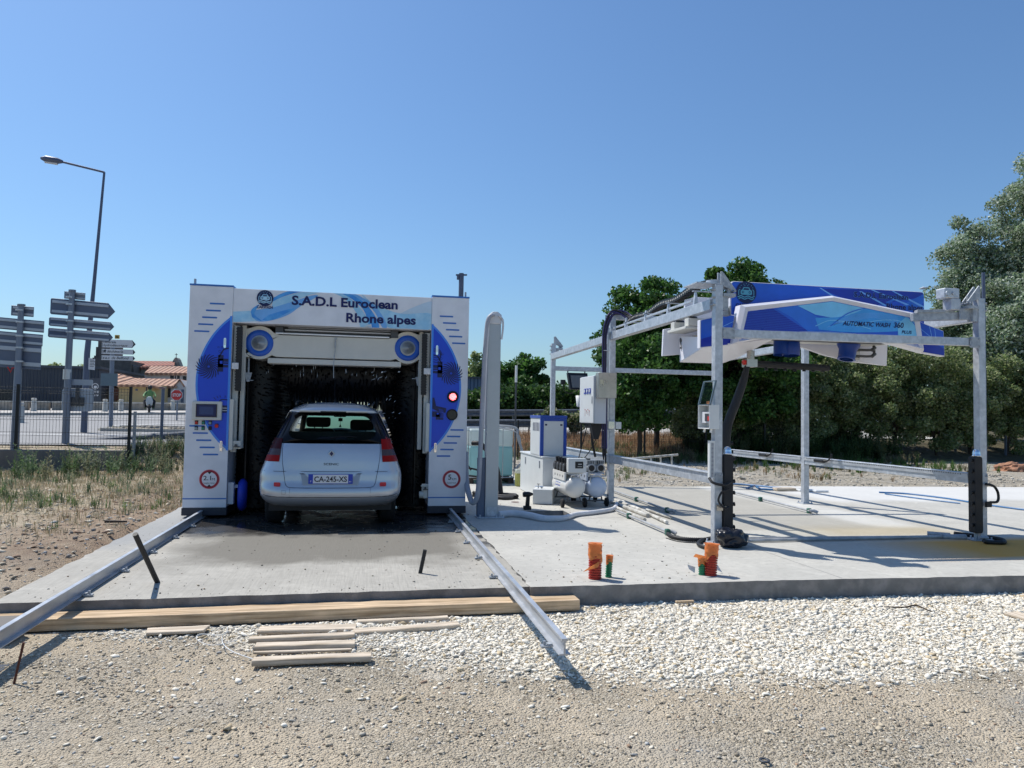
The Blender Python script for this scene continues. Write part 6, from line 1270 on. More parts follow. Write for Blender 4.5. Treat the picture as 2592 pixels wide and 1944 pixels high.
# ribbed conduits wrapped in orange tape
def conduit(label, p, lean, r, h, zt, mt, seedk, flag=False):
    t = thing('ribbed_conduit', label, 'conduit', p, group='taped conduit stubs standing out of the slab'); m = MB(t); ax = Vector((lean, .02, 1)).normalized(); pr = []; z = 0
    while z < zt*h+.04: pr += [(r*.80, z), (r*.80, z+.006), (r, z+.008), (r, z+.018), (r*.80, z+.020)]; z += .022
    m.lathe(pr, (p.x, p.y, 0), ax, 28); m.s = [False]*len(m.s); m.build('conduit_pipe', mt, t)
    rd = random.Random(seedk); n = 32; rows = 12; vs = []; c0 = Vector((p.x, p.y, 0)); u_ = ax.orthogonal().normalized(); v_ = ax.cross(u_)
    for j in range(rows+1):
        for i in range(n):
            th = 2*math.pi*i/n; f = j/rows; zb = h*(zt-.06*math.sin(th*2+seedk)-.05*math.sin(th*3)); zz_ = zb+(h-zb)*f; rr = r*(1.05+.09*math.sin(th*4+f*9+seedk)*math.sin(f*7+1)+rd.uniform(-.05, .05)+(.10 if f > .93 else 0))
            vs.append(c0+ax*zz_+(u_*math.cos(th)+v_*math.sin(th))*rr)
    m = MB(t); m.add(vs, [(j*n+i, j*n+(i+1) % n, (j+1)*n+(i+1) % n, (j+1)*n+i) for j in range(rows) for i in range(n)], 0, True)
    top = vs[-n:]; cc = c0+ax*(h-.008); k3 = []
    for i, q in enumerate(top): k3.append(cc+(q-cc)*(.35+.1*math.sin(i)))
    m.add(top+k3, [(i, (i+1) % n, (i+1) % n+n, i+n) for i in range(n)], 0, True)
    if flag:
        s_ = flag; b0 = c0+ax*h*.45+Vector((-s_*r*.9, -r*.6, 0)); m.add([c0+ax*h*.62+Vector((s_*r, -r*.5, 0)), c0+ax*h*.50+Vector((s_*r*1.02, -r*.5, 0)), c0+ax*h*.36+Vector((0, -r*1.12, 0)), c0+ax*h*.50+Vector((0, -r*1.1, 0)), c0+ax*h*.30+Vector((-s_*r*1.3, -r*1.0, 0)), c0+ax*h*.40+Vector((-s_*r*1.0, -r*1.1, 0)), c0+ax*h*.24+Vector((-s_*r*2.2, -r*.9, 0)), c0+ax*h*.31+Vector((-s_*r*1.9, -r*1.2, 0))], [(0, 1, 2, 3), (3, 2, 4, 5), (5, 4, 6, 7)])
    m.build('orange_tape', 'orange_wrap', t)
    return t
p = P(1506, 1466); conduit('thick red ribbed conduit under orange tape, left of the two thick ones', Vector((p.x, p.y, 0)), .0, .060, .325, .60, 'conduit_red', 1, 1)
p = P(1540, 1462); conduit('thin green ribbed conduit right of the left red one', Vector((p.x, p.y, 0)), .06, .031, .205, .66, 'conduit_green', 2)
p = P(1798, 1457); conduit('thick red ribbed conduit under orange tape, right of the two thick ones', Vector((p.x, p.y, 0)), .06, .060, .30, .58, 'conduit_red', 3, False)
p = P(1777, 1456); t = conduit('thin green ribbed conduit with torn tape left of the right red one', Vector((p.x, p.y, 0)), -.02, .033, .175, .54, 'conduit_green', 4)
m = MB(t); c = Vector((p.x, p.y, .16)); m.add([c+Vector((-.02, -.03, 0)), c+Vector((-.10, -.02, .02)), c+Vector((-.085, -.04, .05)), c+Vector((0, -.04, .03)), c+Vector((.05, -.05, .02)), c+Vector((.11, -.03, -.01)), c+Vector((.06, -.06, -.06))], [(0, 1, 2), (0, 2, 3), (0, 3, 4, 6), (4, 5, 6)]); m.build('torn_tape', 'orange_wrap', t)
m = MB(t); c = Vector((p.x-.05, p.y+.04, .07)); m.add([c+Vector((0, 0, 0)), c+Vector((-.09, -.02, .03)), c+Vector((-.08, -.03, -.01)), c+Vector((-.02, -.03, -.05)), c+Vector((.24, .02, .01)), c+Vector((.28, 0, -.06)), c+Vector((.2, .01, -.02))], [(0, 1, 2, 3), (4, 5, 6)]); m.build('torn_film', 'white_plastic', t)

# ------------------------------------------------------------------ roads at left and behind
def sheet(name, poly, mt, lift=.02, nx_=40, ny_=24):
    # poly: four ground corners (x,y) near-left, near-right, far-right, far-left
    m = MB(); vs = []
    for j in range(ny_+1):
        for i in range(nx_+1):
            u, v = i/nx_, j/ny_; a = Vector(poly[0]).lerp(Vector(poly[1]), u); b = Vector(poly[3]).lerp(Vector(poly[2]), u); p = a.lerp(b, v); vs.append((p.x, p.y, hT(p.x, p.y)+lift))
    m.add(vs, [(j*(nx_+1)+i, j*(nx_+1)+i+1, (j+1)*(nx_+1)+i+1, (j+1)*(nx_+1)+i) for j in range(ny_) for i in range(nx_)], 0, True)
    o = m.build(name, mt); o['kind'] = 'structure'; return o
mat('asphalt', (.27, .265, .26), .85, var=.12, vs=.8, bump=.3, bs=50); mat('asphalt_pale', (.40, .385, .355), .9, var=.15, vs=.8, bump=.3, bs=50); mat('road_paint', (.66, .66, .64), .7, var=.1); mat('kerb', (.40, .38, .34), .85, var=.15); mat('verge', (.30, .25, .17), .95, var=.4, vs=3, bump=.6, bs=20, vcol=(.17, .15, .10)); mat('footpath', (.46, .43, .39), .9, var=.12, vs=1)
sheet('road', [(-45, 21.3), (2, 21.3), (6, 62), (-45, 62)], 'asphalt', .03, 90, 60)
sheet('road', [(3.2, 28.6), (26, 28.6), (26, 34.5), (3.2, 34.5)], 'asphalt_pale', .05, 50, 14)
sheet('verge', [(-8.6, 27.2), (1.5, 26.0), (1.5, 28.2), (-8.6, 28.9)], 'verge', .10, 30, 6)
sheet('footpath', [(-24, 37.5), (-8.5, 56), (-4, 61.5), (-40, 61.5)], 'footpath', .12, 30, 20)
sheet('verge', [(-7.6, 38.5), (-1.5, 36.5), (2, 44), (-5.5, 45)], 'verge', .13, 14, 10)
def rl(pts, w, lift=.07):
    m = MB(); pts = smooth_path([(a, b, 0) for a, b in pts], 10) if len(pts) > 2 else [Vector((*pts[0], 0)).lerp(Vector((*pts[1], 0)), k/20) for k in range(21)]; L = []
    for i, p in enumerate(pts):
        d = (pts[min(i+1, len(pts)-1)]-pts[max(0, i-1)]).normalized(); nn = Vector((-d.y, d.x, 0))*w/2
        for s_ in (-1, 1): q = p+nn*s_; L.append((q.x, q.y, hT(q.x, q.y)+lift))
    m.add(L, [(2*i, 2*i+2, 2*i+3, 2*i+1) for i in range(len(pts)-1)]); o = m.build('road_marking', 'road_paint'); o['kind'] = 'structure'
rl([(-16, 24.6), (-7, 24.3), (0, 23.6)], .13); rl([(-9.5, 30.2), (-6.5, 36.5)], .14); rl([(-30, 34), (-14, 36.8), (-6, 47)], .13); rl([(-1, 31.5), (-6.8, 33.5)], .12)
def kerb(label, pts, h=.14, w=.16):
    pts = [Vector((a, b, 0)) for a, b in pts]; pts = smooth_path(pts, 8); m = MB(); vs = []
    for i, p in enumerate(pts):
        d = (pts[min(i+1, len(pts)-1)]-pts[max(0, i-1)]).normalized(); nn = Vector((-d.y, d.x, 0)); g = hT(p.x, p.y)
        vs += [tuple(p-nn*w/2+Vector((0, 0, g))), tuple(p+nn*w/2+Vector((0, 0, g))), tuple(p+nn*w/2+Vector((0, 0, g+h+.03))), tuple(p-nn*w/2+Vector((0, 0, g+h+.03)))]
    n = len(pts); m.add(vs, [(i*4+k, i*4+4+k, i*4+4+(k+1) % 4, i*4+(k+1) % 4) for i in range(n-1) for k in range(4)]); o = m.build('kerb', 'kerb'); o['kind'] = 'structure'
kerb('', [(-24, 37.5), (-14, 47.8), (-8.5, 56)]); kerb('', [(-8.8, 27.0), (-4, 26.6), (1.5, 25.9)], .10); kerb('', [(-8.8, 29.0), (-4, 28.8), (1.5, 28.3)], .10); kerb('', [(-1, 36.6), (-7.3, 38.4), (-7.0, 40), (-5.5, 45)], .12)
m = MB()
for k in range(60):
    x = -8.3+k*.165; y = 28.0+RNG.normal(0, .25); s_ = random.uniform(.05, .13); g = hT(x, y)+.10
    m.lathe([(0, s_*.6), (s_*.8, s_*.5), (s_, .0)], (x, y, g), (random.uniform(-.3, .3), 0, 1), 6)
o = m.build('verge_rubble', 'stone_wall'); o['kind'] = 'stuff'

# ------------------------------------------------------------------ panel fences
def fence(label, x0, y0, x1, y1, zb, h, wall=None, posts=None, name='mesh_fence', sp=.055, wr=.0042, matp='fence_dark'):
    t = thing(name, label, 'fence', (x0, y0, hT(x0, y0))); d = Vector((x1-x0, y1-y0, 0)); L = d.length; d.normalize(); zb_ = (lambda s: zb) if not callable(zb) else zb
    npan = max(1, round(L/2.5)); pts = posts or [L*k/npan for k in range(npan+1)]
    for s in pts:
        c = Vector((x0, y0, 0))+d*s; z = zb_(s); m = MB(t); m.box(c.x-.03, c.x+.03, c.y-.03, c.y+.03, hT(c.x, c.y)-.15, z+h+.05); m.build('post', matp, t)
    for a, b in zip(pts[:-1], pts[1:]):
        m = MB(t); n = int((b-a)/sp)
        for k in range(1, n):
            s = a+(b-a)*k/n; c = Vector((x0, y0, 0))+d*s; z = zb_(s); nn = Vector((d.y, -d.x, 0)); q = []
            for zz_, o_ in ((.04, 0), (.10, 0), (.13, .02), (.16, 0), (h*.5-.03, 0), (h*.5, .02), (h*.5+.03, 0), (h-.16, 0), (h-.13, .02), (h-.1, 0), (h, 0)): q.append(c+nn*o_*1.6+Vector((0, 0, z+zz_)))
            m.tube(q, wr, 3, caps=False)
        for zz_ in (.05, .10, .16, h*.28, h*.5-.03, h*.5+.03, h*.75, h-.16, h-.1, h-.02):
            p = Vector((x0, y0, 0))+d*a+Vector((0, 0, zb_(a)+zz_)); q = Vector((x0, y0, 0))+d*b+Vector((0, 0, zb_(b)+zz_)); m.tube([p, q], wr*1.2, 3)
        m.build('mesh_panel', 'mesh_dark', t)
    return t
WX = Q(326, 1125, 19.5).x
fence('dark welded mesh fence standing on the low concrete wall at left', WX-9.96, 19.45, WX, 19.5, .46, 1.52, posts=[0, 2.49, 4.98, 7.47, 9.96], sp=.07)
t = thing('low_wall', 'low weathered concrete wall under the left mesh fence', 'wall', (WX-5, 19.5, 0)); m = MB(t); m.box(WX-11, WX-.03, 19.38, 19.62, -.2, .46); m.build('wall_body', 'concrete_block', t, bev=.01)
fence('mesh fence between the left end of the low wall and the gantry', WX+.06, 19.7, -2.0, 19.9, .12, 1.25, sp=.075, wr=.003, matp='galv_dull')
fence('dark mesh fence along the dry bank right of the gantry', 3.0, 25.0, 16.5, 25.2, .05, 1.22, posts=[0, 2.2, 4.5, 6.9, 9.3, 11.7, 13.4], sp=.09, wr=.004)
def guard(label, pts, th=.31, double=False):
    pts = [Vector(p) for p in pts]; t = thing('guardrail', label, 'guardrail', pts[0]); sp_ = smooth_path(pts, 8); vs = []
    pr = [(0, .0), (.04, -.04), (.04, -.08), (0, -.13), (0, -.18), (.04, -.23), (.04, -.27), (0, -.31)]
    for i, p in enumerate(sp_):
        d = (sp_[min(i+1, len(sp_)-1)]-sp_[max(0, i-1)]); d.z = 0; d.normalize(); nn = Vector((d.y, -d.x, 0))
        for o_, z in pr: vs.append(p+nn*o_*1.5+Vector((0, 0, z)))
    n = len(pr); m = MB(t); m.add(vs, [(i*n+k, (i+1)*n+k, (i+1)*n+k+1, i*n+k+1) for i in range(len(sp_)-1) for k in range(n-1)]); o = m.build('beam', 'guard', t); s_ = o.modifiers.new('thickness', 'SOLIDIFY'); s_.thickness = .012
    L = 0; last = -9
    for i in range(1, len(sp_)):
        L += (sp_[i]-sp_[i-1]).length
        if L-last > 2.0: last = L; p = sp_[i]; m = MB(t); m.box(p.x-.03, p.x+.03, p.y+.05, p.y+.13, hT(p.x, p.y)-.3, p.z-.02); m.build('post', 'guard', t)
    return t
guard('dark guardrail rising towards the gantry behind the left mesh fence', [Q(20, 1128, 22.6), Q(110, 1119, 22.8), Q(250, 1108, 23), Q(400, 1097, 23.3), Q(480, 1091, 23.6), Q(700, 1075, 24.5)])
guard('guardrail behind the water tank on the far side of the pale road', [Q(900, 1040, 34), Q(1170, 1037, 34.5), Q(1300, 1037, 35), Q(1500, 1036, 36), Q(1640, 1037, 37), Q(1760, 1042, 39)])
guard('lower dark guardrail just below and before the far one, behind the water tank', [Q(900, 1062, 29.5), Q(1170, 1062, 29.5), Q(1300, 1062, 29.5), Q(1400, 1063, 29.5), Q(1480, 1064, 29.7), Q(1600, 1068, 30)])
guard('pale guardrail glimpsed through the bushes at the far right', [Q(2150, 1025, 27), Q(2280, 1008, 27), Q(2400, 990, 26.5), Q(2592, 980, 26), Q(2700, 975, 26)])

# ------------------------------------------------------------------ street furniture at left
def vpost(t, x, y, z0, z1, r, nm='post', mt='sign_back_light', r2=None):
    m = MB(t); m.tube([(x, y, z0), (x, y, z1)], r, 14, rs=[r, r2 or r]); m.build(nm, mt, t)
b = Q(213, 1073, 26); tp = Q(264, 436, 26); t = thing('street_lamp', 'tall slender street lamp with an arm reaching left behind the signs', 'street lamp', (b.x, b.y, hT(b.x, b.y)))
m = MB(t); m.tube([(b.x, b.y, hT(b.x, b.y)-.1), (b.x, b.y, hT(b.x, b.y)+2.6), (b.x+.12, b.y, tp.z*.6), (tp.x, b.y, tp.z)], .1, 12, rs=[.10, .09, .055, .035]); m.build('pole', 'lamp_pole', t)
e = Q(150, 408, 26); m = MB(t); m.tube([(tp.x, b.y, tp.z), (e.x, b.y, e.z)], .035, 8); m.build('arm', 'lamp_pole', t)
e2 = Q(120, 403, 26); m = MB(t); d = (e2-e).normalized(); m.tube([e+d*-.1, e+d*.05, e+d*.4, e+d*.55], .1, 12, rs=[.05, .10, .11, .04]); o = m.build('lamp_head', 'lamp_pole', t); m = MB(t); m.tube([e+d*.05+Vector((0, 0, -.09)), e+d*.42+Vector((0, 0, -.09))], .05, 10); m.build('lens', 'lamp_glass', o)
def arrow_back(t, x0, x1, z, h, y, slope, point=True, mt='sign_back'):
    # back of a direction panel with two mounting rails
    n_ = h*.42 if point else 0; f = lambda a: z+(a-x0)*slope
    pts = [(x0+.03, f(x0)-h/2), (x1-n_, f(x1-n_)-h/2), (x1, f(x1)), (x1-n_, f(x1-n_)+h/2), (x0+.03, f(x0)+h/2), (x0, f(x0)+h/2-.03), (x0, f(x0)-h/2+.03)] if point else [(x0, f(x0)-h/2), (x1, f(x1)-h/2), (x1, f(x1)+h/2), (x0, f(x0)+h/2)]
    m = MB(t); m.prism(pts, y, y+.02); o = m.build('sign_panel', mt, t, bev=.008)
    m = MB(t)
    for zz_ in (-.30, .30): m.bar((x0+.05, y-.014, f(x0+.05)+h*zz_), (x1-n_*.9, y-.014, f(x1-n_*.9)+h*zz_), .022, h*.16 if h > .3 else h*.2)
    m.build('rail', 'rail_pale', o)
    m = MB(t); c = (x0+x1)/2; 
    return o
mat('pale_back', (.36, .41, .48), .45, .2, var=.1)
Y = 21.6; b = Q(166, 1115, Y); sx_ = lambda v: Q(v, 800, Y).x; sz_ = lambda v, xx=166: Q(xx, v, Y).z
t = thing('direction_sign', 'signpost with backs of three arrow panels, right of the leftmost signpost', 'road sign', (b.x, Y, hT(b.x, Y)), group='signposts seen from behind')
PXX = Q(175, 860, Y).x
m = MB(t); m.tube([(b.x, Y, hT(b.x, Y)-.1), (Q(173, 930, Y).x, Y, sz_(930)), (Q(183, 735, Y).x, Y, sz_(735))], .07, 14, rs=[.095, .08, .07]); m.cyl((Q(183, 738, Y).x, Y, sz_(738)), (Q(183, 733, Y).x, Y, sz_(733)), .09); m.build('post', 'sign_back_light', t)
arrow_back(t, sx_(156), sx_(210), sz_(745), .20, Y+.10, -.05, False, 'sign_back_light'); arrow_back(t, sx_(122), sx_(288), sz_(775), .44, Y+.10, -.03-.02); arrow_back(t, sx_(120), sx_(287), sz_(814), .24, Y+.10, -.05); arrow_back(t, sx_(119), sx_(285), sz_(842), .26, Y+.10, -.05)
for v in (752, 770, 790, 812, 840): m = MB(t); m.cyl((Q(177, v, Y).x, Y, sz_(v)-.02), (Q(177, v, Y).x, Y, sz_(v)+.02), .10, n=12); m.build('clamp_band', 'galv_rail', t)
Y2 = 20.9; sx2 = lambda v: Q(v, 1020, Y2).x; sz2 = lambda v: Q(170, v, Y2).z
m = MB(t); m.prism(rrect(sx2(124), sx2(207), sz2(1041), sz2(981), .08), Y+.10, Y+.12); o = m.build('square_sign', 'pale_back', t, bev=.005); m = MB(t); m.prism(rrect(sx2(138), sx2(204), sz2(972), sz2(957), .04), Y+.10, Y+.12); m.build('sign_panel', 'pale_back', t); m = MB(t); m.box(sx2(149), sx2(184), Y+.04, Y+.098, sz2(1026), sz2(1004)); m.box(sx2(162), sx2(172), Y+.02, Y+.039, sz2(1020), sz2(980)); m.build('solar_unit', 'dark_metal', t)
m = MB(t); x = Q(168, 1000, Y).x; m.cyl((x, Y, sz_(960)), (x, Y, sz_(935)), .10, n=14); m.build('collar', 'galv_rail', t)
Y = 20.6; b = Q(40, 1120, Y); t = thing('direction_sign', 'leftmost signpost with backs of stacked panels, partly outside the photo', 'road sign', (b.x, Y, hT(b.x, Y)), group='signposts seen from behind')
sx_ = lambda v: Q(v, 850, Y).x; sz_ = lambda v, xx=50: Q(xx, v, Y).z
m = MB(t); m.tube([(Q(38, 1120, Y).x, Y, hT(b.x, Y)-.1), (Q(46, 930, Y).x, Y, sz_(930)), (Q(54, 772, Y).x, Y, sz_(772))], .07, 14, rs=[.10, .08, .065]); m.cyl((Q(54, 774, Y).x, Y, sz_(774)), (Q(54, 770, Y).x, Y, sz_(770)), .09); m.build('post', 'sign_back_light', t)
arrow_back(t, sx_(20), sx_(78), sz_(785), .26, Y+.10, -.04, False); arrow_back(t, sx_(-70), sx_(106), sz_(815), .30, Y+.10, -.06, False); arrow_back(t, sx_(-70), sx_(104), sz_(850), .30, Y+.10, -.06, False)
o = arrow_back(t, sx_(-70), sx_(102), sz_(896), .62, Y+.10, -.05, False)
for v in (785, 815, 850, 880, 915): m = MB(t); m.cyl((Q(50, v, Y).x, Y, sz_(v)-.02), (Q(50, v, Y).x, Y, sz_(v)+.02), .095, n=12); m.build('clamp_band', 'galv_rail', t)
m = MB(t); a = Q(14, 935, Y-.2); m.flat_xz(stroke([(a.x-.08, a.z+.08), (a.x, a.z-.06), (a.x+.03, a.z+.06), (a.x+.10, a.z+.05)], .03), Y+.08); m.build('graffiti', 'btn_red', o)
# facing white arrow sign
Y = 30; b = Q(279, 1073, Y); t = thing('direction_sign', 'white arrow signpost with three black lettered panels and an orange number plate', 'road sign', (b.x, Y, hT(b.x, Y)))
sx_ = lambda v: Q(v, 1000, Y).x; sz_ = lambda v: Q(295, v, Y).z
m = MB(t); m.tube([(b.x, Y+.08, hT(b.x, Y)-.1), (Q(283, 860, Y).x, Y+.08, sz_(860))], .075, 12); m.build('post', 'sign_back_light', t)
def arrow_front(z0, z1, texts, pic=False):
    h = z1-z0; x0, x1 = sx_(253), sx_(339); n_ = h*.42; o_ = None
    m = MB(t); m.prism([(x0, z0), (x1-n_, z0), (x1, (z0+z1)/2), (x1-n_, z1), (x0, z1)], Y-.02, Y); o_ = m.build('sign_panel', 'sign_white', t)
    m = MB(t); bw = .035; zc = (z0+z1)/2
    m.flat_xz([(x1-n_-.02, z0+.005), (x1-n_, z0+.005), (x1-.01, zc), (x1-n_, z1-.005), (x1-n_-.02, z1-.005), (x1-n_+.0, z1-.03), (x1-.08, zc), (x1-n_, z0+.03)], Y-.022); 
    m.flat_xz(stroke([(x0+.02, z0+.02), (x0+.02, z1-.02)], .015), Y-.0215)
    m.build('arrow_mark', 'text_black', o_)
    for tx, a, b_, zt, cap in texts: m = MB(t); m.text(tx, sx_(a), sx_(b_), zt, cap, Y-.024, 0, .008, .25); m.build('lettering', 'text_black', o_)
    if pic: m = MB(t); m.flat_xz(stroke([(sx_(257), z0+.06), (sx_(264), z0+.06), (sx_(264), z1-.06), (sx_(257), z1-.06), (sx_(257), z0+.06)], .02), Y-.023); m.flat_xz([(sx_(258), z0+.08), (sx_(263), z0+.08), (sx_(263), z0+.2), (sx_(260), z0+.13)], Y-.023); m.build('pictogram', 'text_black', o_)
arrow_front(sz_(880), sz_(860), [('centrale', 257, 289, sz_(869), .09), ('hydroélectrique', 257, 318, sz_(877), .09)]); arrow_front(sz_(896.5), sz_(884), [('déchèterie', 267, 308, sz_(893), .10)], True); arrow_front(sz_(912), sz_(900.5), [('z.a.c. de Belfond', 256, 323, sz_(909), .10)])
m = MB(t); m.box(sx_(285), sx_(297), Y-.02, Y, sz_(857.5), sz_(848)); m.text('86', sx_(287), sx_(295), sz_(856), .09, Y-.024, 1, .02); m.build('number_plate', ['ochre', 'text_black'], t)
m = MB(t); m.box(sx_(254), sx_(297), Y-.05, Y-.02, sz_(977), sz_(946)); m.build('back_panel', 'shed_grey', t) if 'shed_grey' in M else (mat('shed_grey', (.12, .17, .20), .5), m.build('back_panel', 'shed_grey', t))
Y = 25.7; t = thing('notice_plate', 'small white notice strapped to the street lamp pole below the signs', 'notice', Q(230, 920, Y)); m = MB(t); m.prism([(Q(224, 935, Y).x, Q(224, 935, Y).z), (Q(240, 937, Y).x, Q(240, 937, Y).z), (Q(241, 908, Y).x, Q(241, 908, Y).z), (Q(225, 906, Y).x, Q(225, 906, Y).z)], Y-.02, Y); m.build('plate', 'sign_white', t); m = MB(t); a = Q(226, 930, Y)
for k in range(5): m.box(a.x+.02, a.x+.14+.03*(k % 2), Y-.023, Y-.021, a.z+.03+.05*k, a.z+.045+.05*k)
m.box(a.x+.09, a.x+.18, Y-.023, Y-.021, a.z+.28, a.z+.32); m.build('notice_lines', 'text_black', t)
Y = 38; b = Q(447, 1052, Y); t = thing('stop_sign', 'red octagonal stop sign on a short post near the gantry', 'road sign', (b.x, Y, hT(b.x, Y))); c = Q(447.5, 1000, Y); vpost(t, b.x, Y+.05, hT(b.x, Y)-.1, c.z, .035)
m = MB(t); oc = [(c.x+.28*math.cos(R(22.5+45*k)), c.z+.28*math.sin(R(22.5+45*k))) for k in range(8)]; m.prism(oc, Y-.02, Y, 1); oi = [(c.x+.262*math.cos(R(22.5+45*k)), c.z+.262*math.sin(R(22.5+45*k))) for k in range(8)]; m.flat_xz(oi, Y-.0215, 0); m.text('STOP', c.x-.19, c.x+.19, c.z-.07, .15, Y-.024, 1, .03); m.build('stop_panel', ['stop_red', 'sign_white'], t)
a = Q(440, 990, Y); m = MB(t); m.bar((a.x-.12, Y+.03, a.z-.08), (a.x+.05, Y+.03, a.z+.1), .02, .05); m.build('back_panel', 'sign_white', t)
Y = 20.6; b = Q(407, 1140, Y); t = thing('grey_post', 'slim grey post with a small plate edge behind the mesh fence near the gantry', 'post', (b.x, Y, hT(b.x, Y))); m = MB(t); m.tube([(b.x, Y, hT(b.x, Y)-.2), (Q(413, 985, Y).x, Y, Q(413, 985, Y).z)], .04, 12); m.box(Q(406, 985, Y).x, Q(419, 985, Y).x, Y-.1, Y+.1, Q(413, 983, Y).z, Q(413, 983, Y).z+.02); m.build('post', 'sign_back', t)
def bollards():
    spots = [(50, 1056, 33), (85, 1038, 50), (266, 1032, 52), (306, 1031, 54), (378, 1029, 58), (437, 1029, 60)]; first = None
    for k, (x, y, Y) in enumerate(spots):
        p = Q(x, y, Y); z = hT(p.x, p.y)
        lb = ('nearest pale stone bollard with a cast shadow, between the two back-facing signposts', 'pale stone bollard behind the left signposts in front of the dark hall', 'pale stone bollard just left of the white arrow signpost', 'pale stone bollard just left of the motorcyclist', 'pale stone bollard just right of the motorcyclist', 'pale stone bollard beside the stop sign')[k]
        if first is None:
            t = thing('stone_bollard', lb, 'bollard', (p.x, p.y, z), group='pale stone bollards along the road'); m = MB(); m.lathe([(0, .86), (.12, .85), (.15, .80), (.15, .74), (.12, .72), (.125, .68), (.155, .66), (.165, .05), (.18, 0)], n=16); m.build('bollard_body', 'bollard', t); first = t
        else: t = copy_tree(first); t['label'] = lb; t.location = (p.x, p.y, z+.08)
bollards()
t = thing('stone_wall', 'low stone wall with a pale coping along the far side of the road', 'wall', (-16, 60, 1.3)); m = MB(t); n = 60
p0 = Q(-60, 1036, 50); p1 = Q(500, 1030, 62)
for k in range(n):
    a = p0.lerp(p1, k/n); b = p0.lerp(p1, (k+.97)/n)
    if k in (7, 8, 11, 16): continue
    zg = hT(a.x, a.y)+.02; m.add([(a.x, a.y, zg), (b.x, b.y, zg), (b.x, b.y+.5, zg), (a.x, a.y+.5, zg), (a.x, a.y, zg+.62), (b.x, b.y, zg+.62), (b.x, b.y+.5, zg+.62), (a.x, a.y+.5, zg+.62)], [(0, 1, 5, 4), (1, 2, 6, 5), (3, 0, 4, 7), (2, 3, 7, 6)], 0); m.add([(a.x, a.y-.05, zg+.6), (b.x, b.y-.05, zg+.6), (b.x, b.y+.55, zg+.6), (a.x, a.y+.55, zg+.6), (a.x, a.y-.05, zg+.7), (b.x, b.y-.05, zg+.7), (b.x, b.y+.55, zg+.7), (a.x, a.y+.55, zg+.7)], [(4, 5, 6, 7), (0, 1, 5, 4), (1, 2, 6, 5), (3, 0, 4, 7), (0, 3, 2, 1)], 1)
m.build('wall_body', ['stone_wall', 'bollard'], t)

# ------------------------------------------------------------------ buildings
def pz(x, y, Y): p = Q(x, y, Y); return (p.x, p.z)
Y = 68; t = thing('dark_hall', 'long dark blue grey corrugated hall at the far left behind the road', 'building', (*Q(120, 1010, Y).xy, 1.3)); xa, xb = Q(-160, 970, Y).x, Q(250, 970, Y).x; zt_ = Q(150, 929, Y).z
m = MB(t); m.box(xa, xb, Y, Y+20, 1.0, zt_-.1); m.build('wall', 'hall_corr', t); m = MB(t); m.box(xa-.15, xb+.15, Y-.15, Y+20.1, zt_-.1, zt_+.12); m.build('roof', 'hall_wall', t)
m = MB(t); m.box(Q(-60, 990, Y).x, Q(30, 990, Y).x, Y-.04, Y-.01, 1.2, Q(0, 985, Y).z); m.build('door', 'dark_window', t)
Y = 62; t2 = thing('dark_annex', 'dark panelled block with a pale round emblem, behind the street lamp', 'building', (*Q(235, 1010, Y).xy, 1.3)); m = MB(t2); x0, x1 = Q(211, 1000, Y).x, Q(256, 1000, Y).x; m.box(x0, x1, Y, Y+5, 1.0, Q(230, 957, Y).z); m.build('wall', 'hall_wall', t2)
m = MB(t2); c = Q(241, 978, Y-.02); m.flat_xz(stroke(circ(c.x, c.z, .22, 16)+[(c.x+.22, c.z)], .05), Y-.02); m.flat_xz(rrect(c.x-.10, c.x+.12, c.z-.15, c.z+.05, .05), Y-.021); m.text('BTE', c.x-.3, c.x+.3, c.z-.50, .16, Y-.02, 0, .03); m.text('819', c.x-.26, c.x+.26, c.z-.76, .16, Y-.02, 0, .03); m.build('emblem', 'sign_white', t2)
Y = 84; t = thing('stone_church', 'old dark stone church with a red tiled nave and a small stepped belfry', 'church', (*Q(330, 1000, Y).xy, 1.36)); g0 = 1.2
m = MB(t)
for x0, x1, yt in ((245, 262, 858), (240, 246, 878), (236, 241, 900), (262, 330, 912)): m.box(Q(x0, 950, Y).x, Q(x1, 950, Y).x-.02, Y, Y+6, g0, Q((x0+x1)/2, yt, Y).z)
m.prism([pz(262, 1000, Y), pz(336, 1000, Y), pz(334, 925, Y), pz(322, 913, Y), pz(300, 905, Y), pz(262, 903, Y)], Y+.5, Y+5); m.build('tower', 'stone_dark', t)
m = MB(t); m.prism([pz(330, 1000, Y+3), pz(440, 1000, Y+3), pz(440, 925, Y+3), pz(330, 927, Y+3)], Y+3, Y+9); m.build('nave_wall', 'stone_wall', t)
m = MB(t); a = [Q(316, 913, Y+8), Q(443, 914.5, Y+8), Q(440, 929, Y+2.6), Q(340, 929, Y+2.6)]; m.add([tuple(a[3]), tuple(a[2]), tuple(a[1]), tuple(a[0]), (a[1].x, a[1].y+6, a[1].z-2), (a[0].x, a[0].y+6, a[0].z-2)], [(0, 1, 2, 3), (3, 2, 4, 5)]); o = m.build('roof', 'roof_red', t); s_ = o.modifiers.new('thickness', 'SOLIDIFY'); s_.thickness = .25
m = MB(t); m.prism([pz(432, 928, Y+7), pz(457, 928, Y+7), pz(450, 909, Y+7), pz(447, 905, Y+7), pz(443, 905, Y+7), pz(438, 912, Y+7)], Y+7, Y+8.5); m.build('belfry', 'stone_wall', t); m = MB(t); p = Q(446, 905, Y+7.6); m.cyl((p.x, p.y, p.z), (p.x, p.y, p.z+.5), .04, n=6); m.cyl((p.x-.15, p.y, p.z+.35), (p.x+.15, p.y, p.z+.35), .035, n=6); m.build('cross', 'dark_metal', t)
m = MB(t)
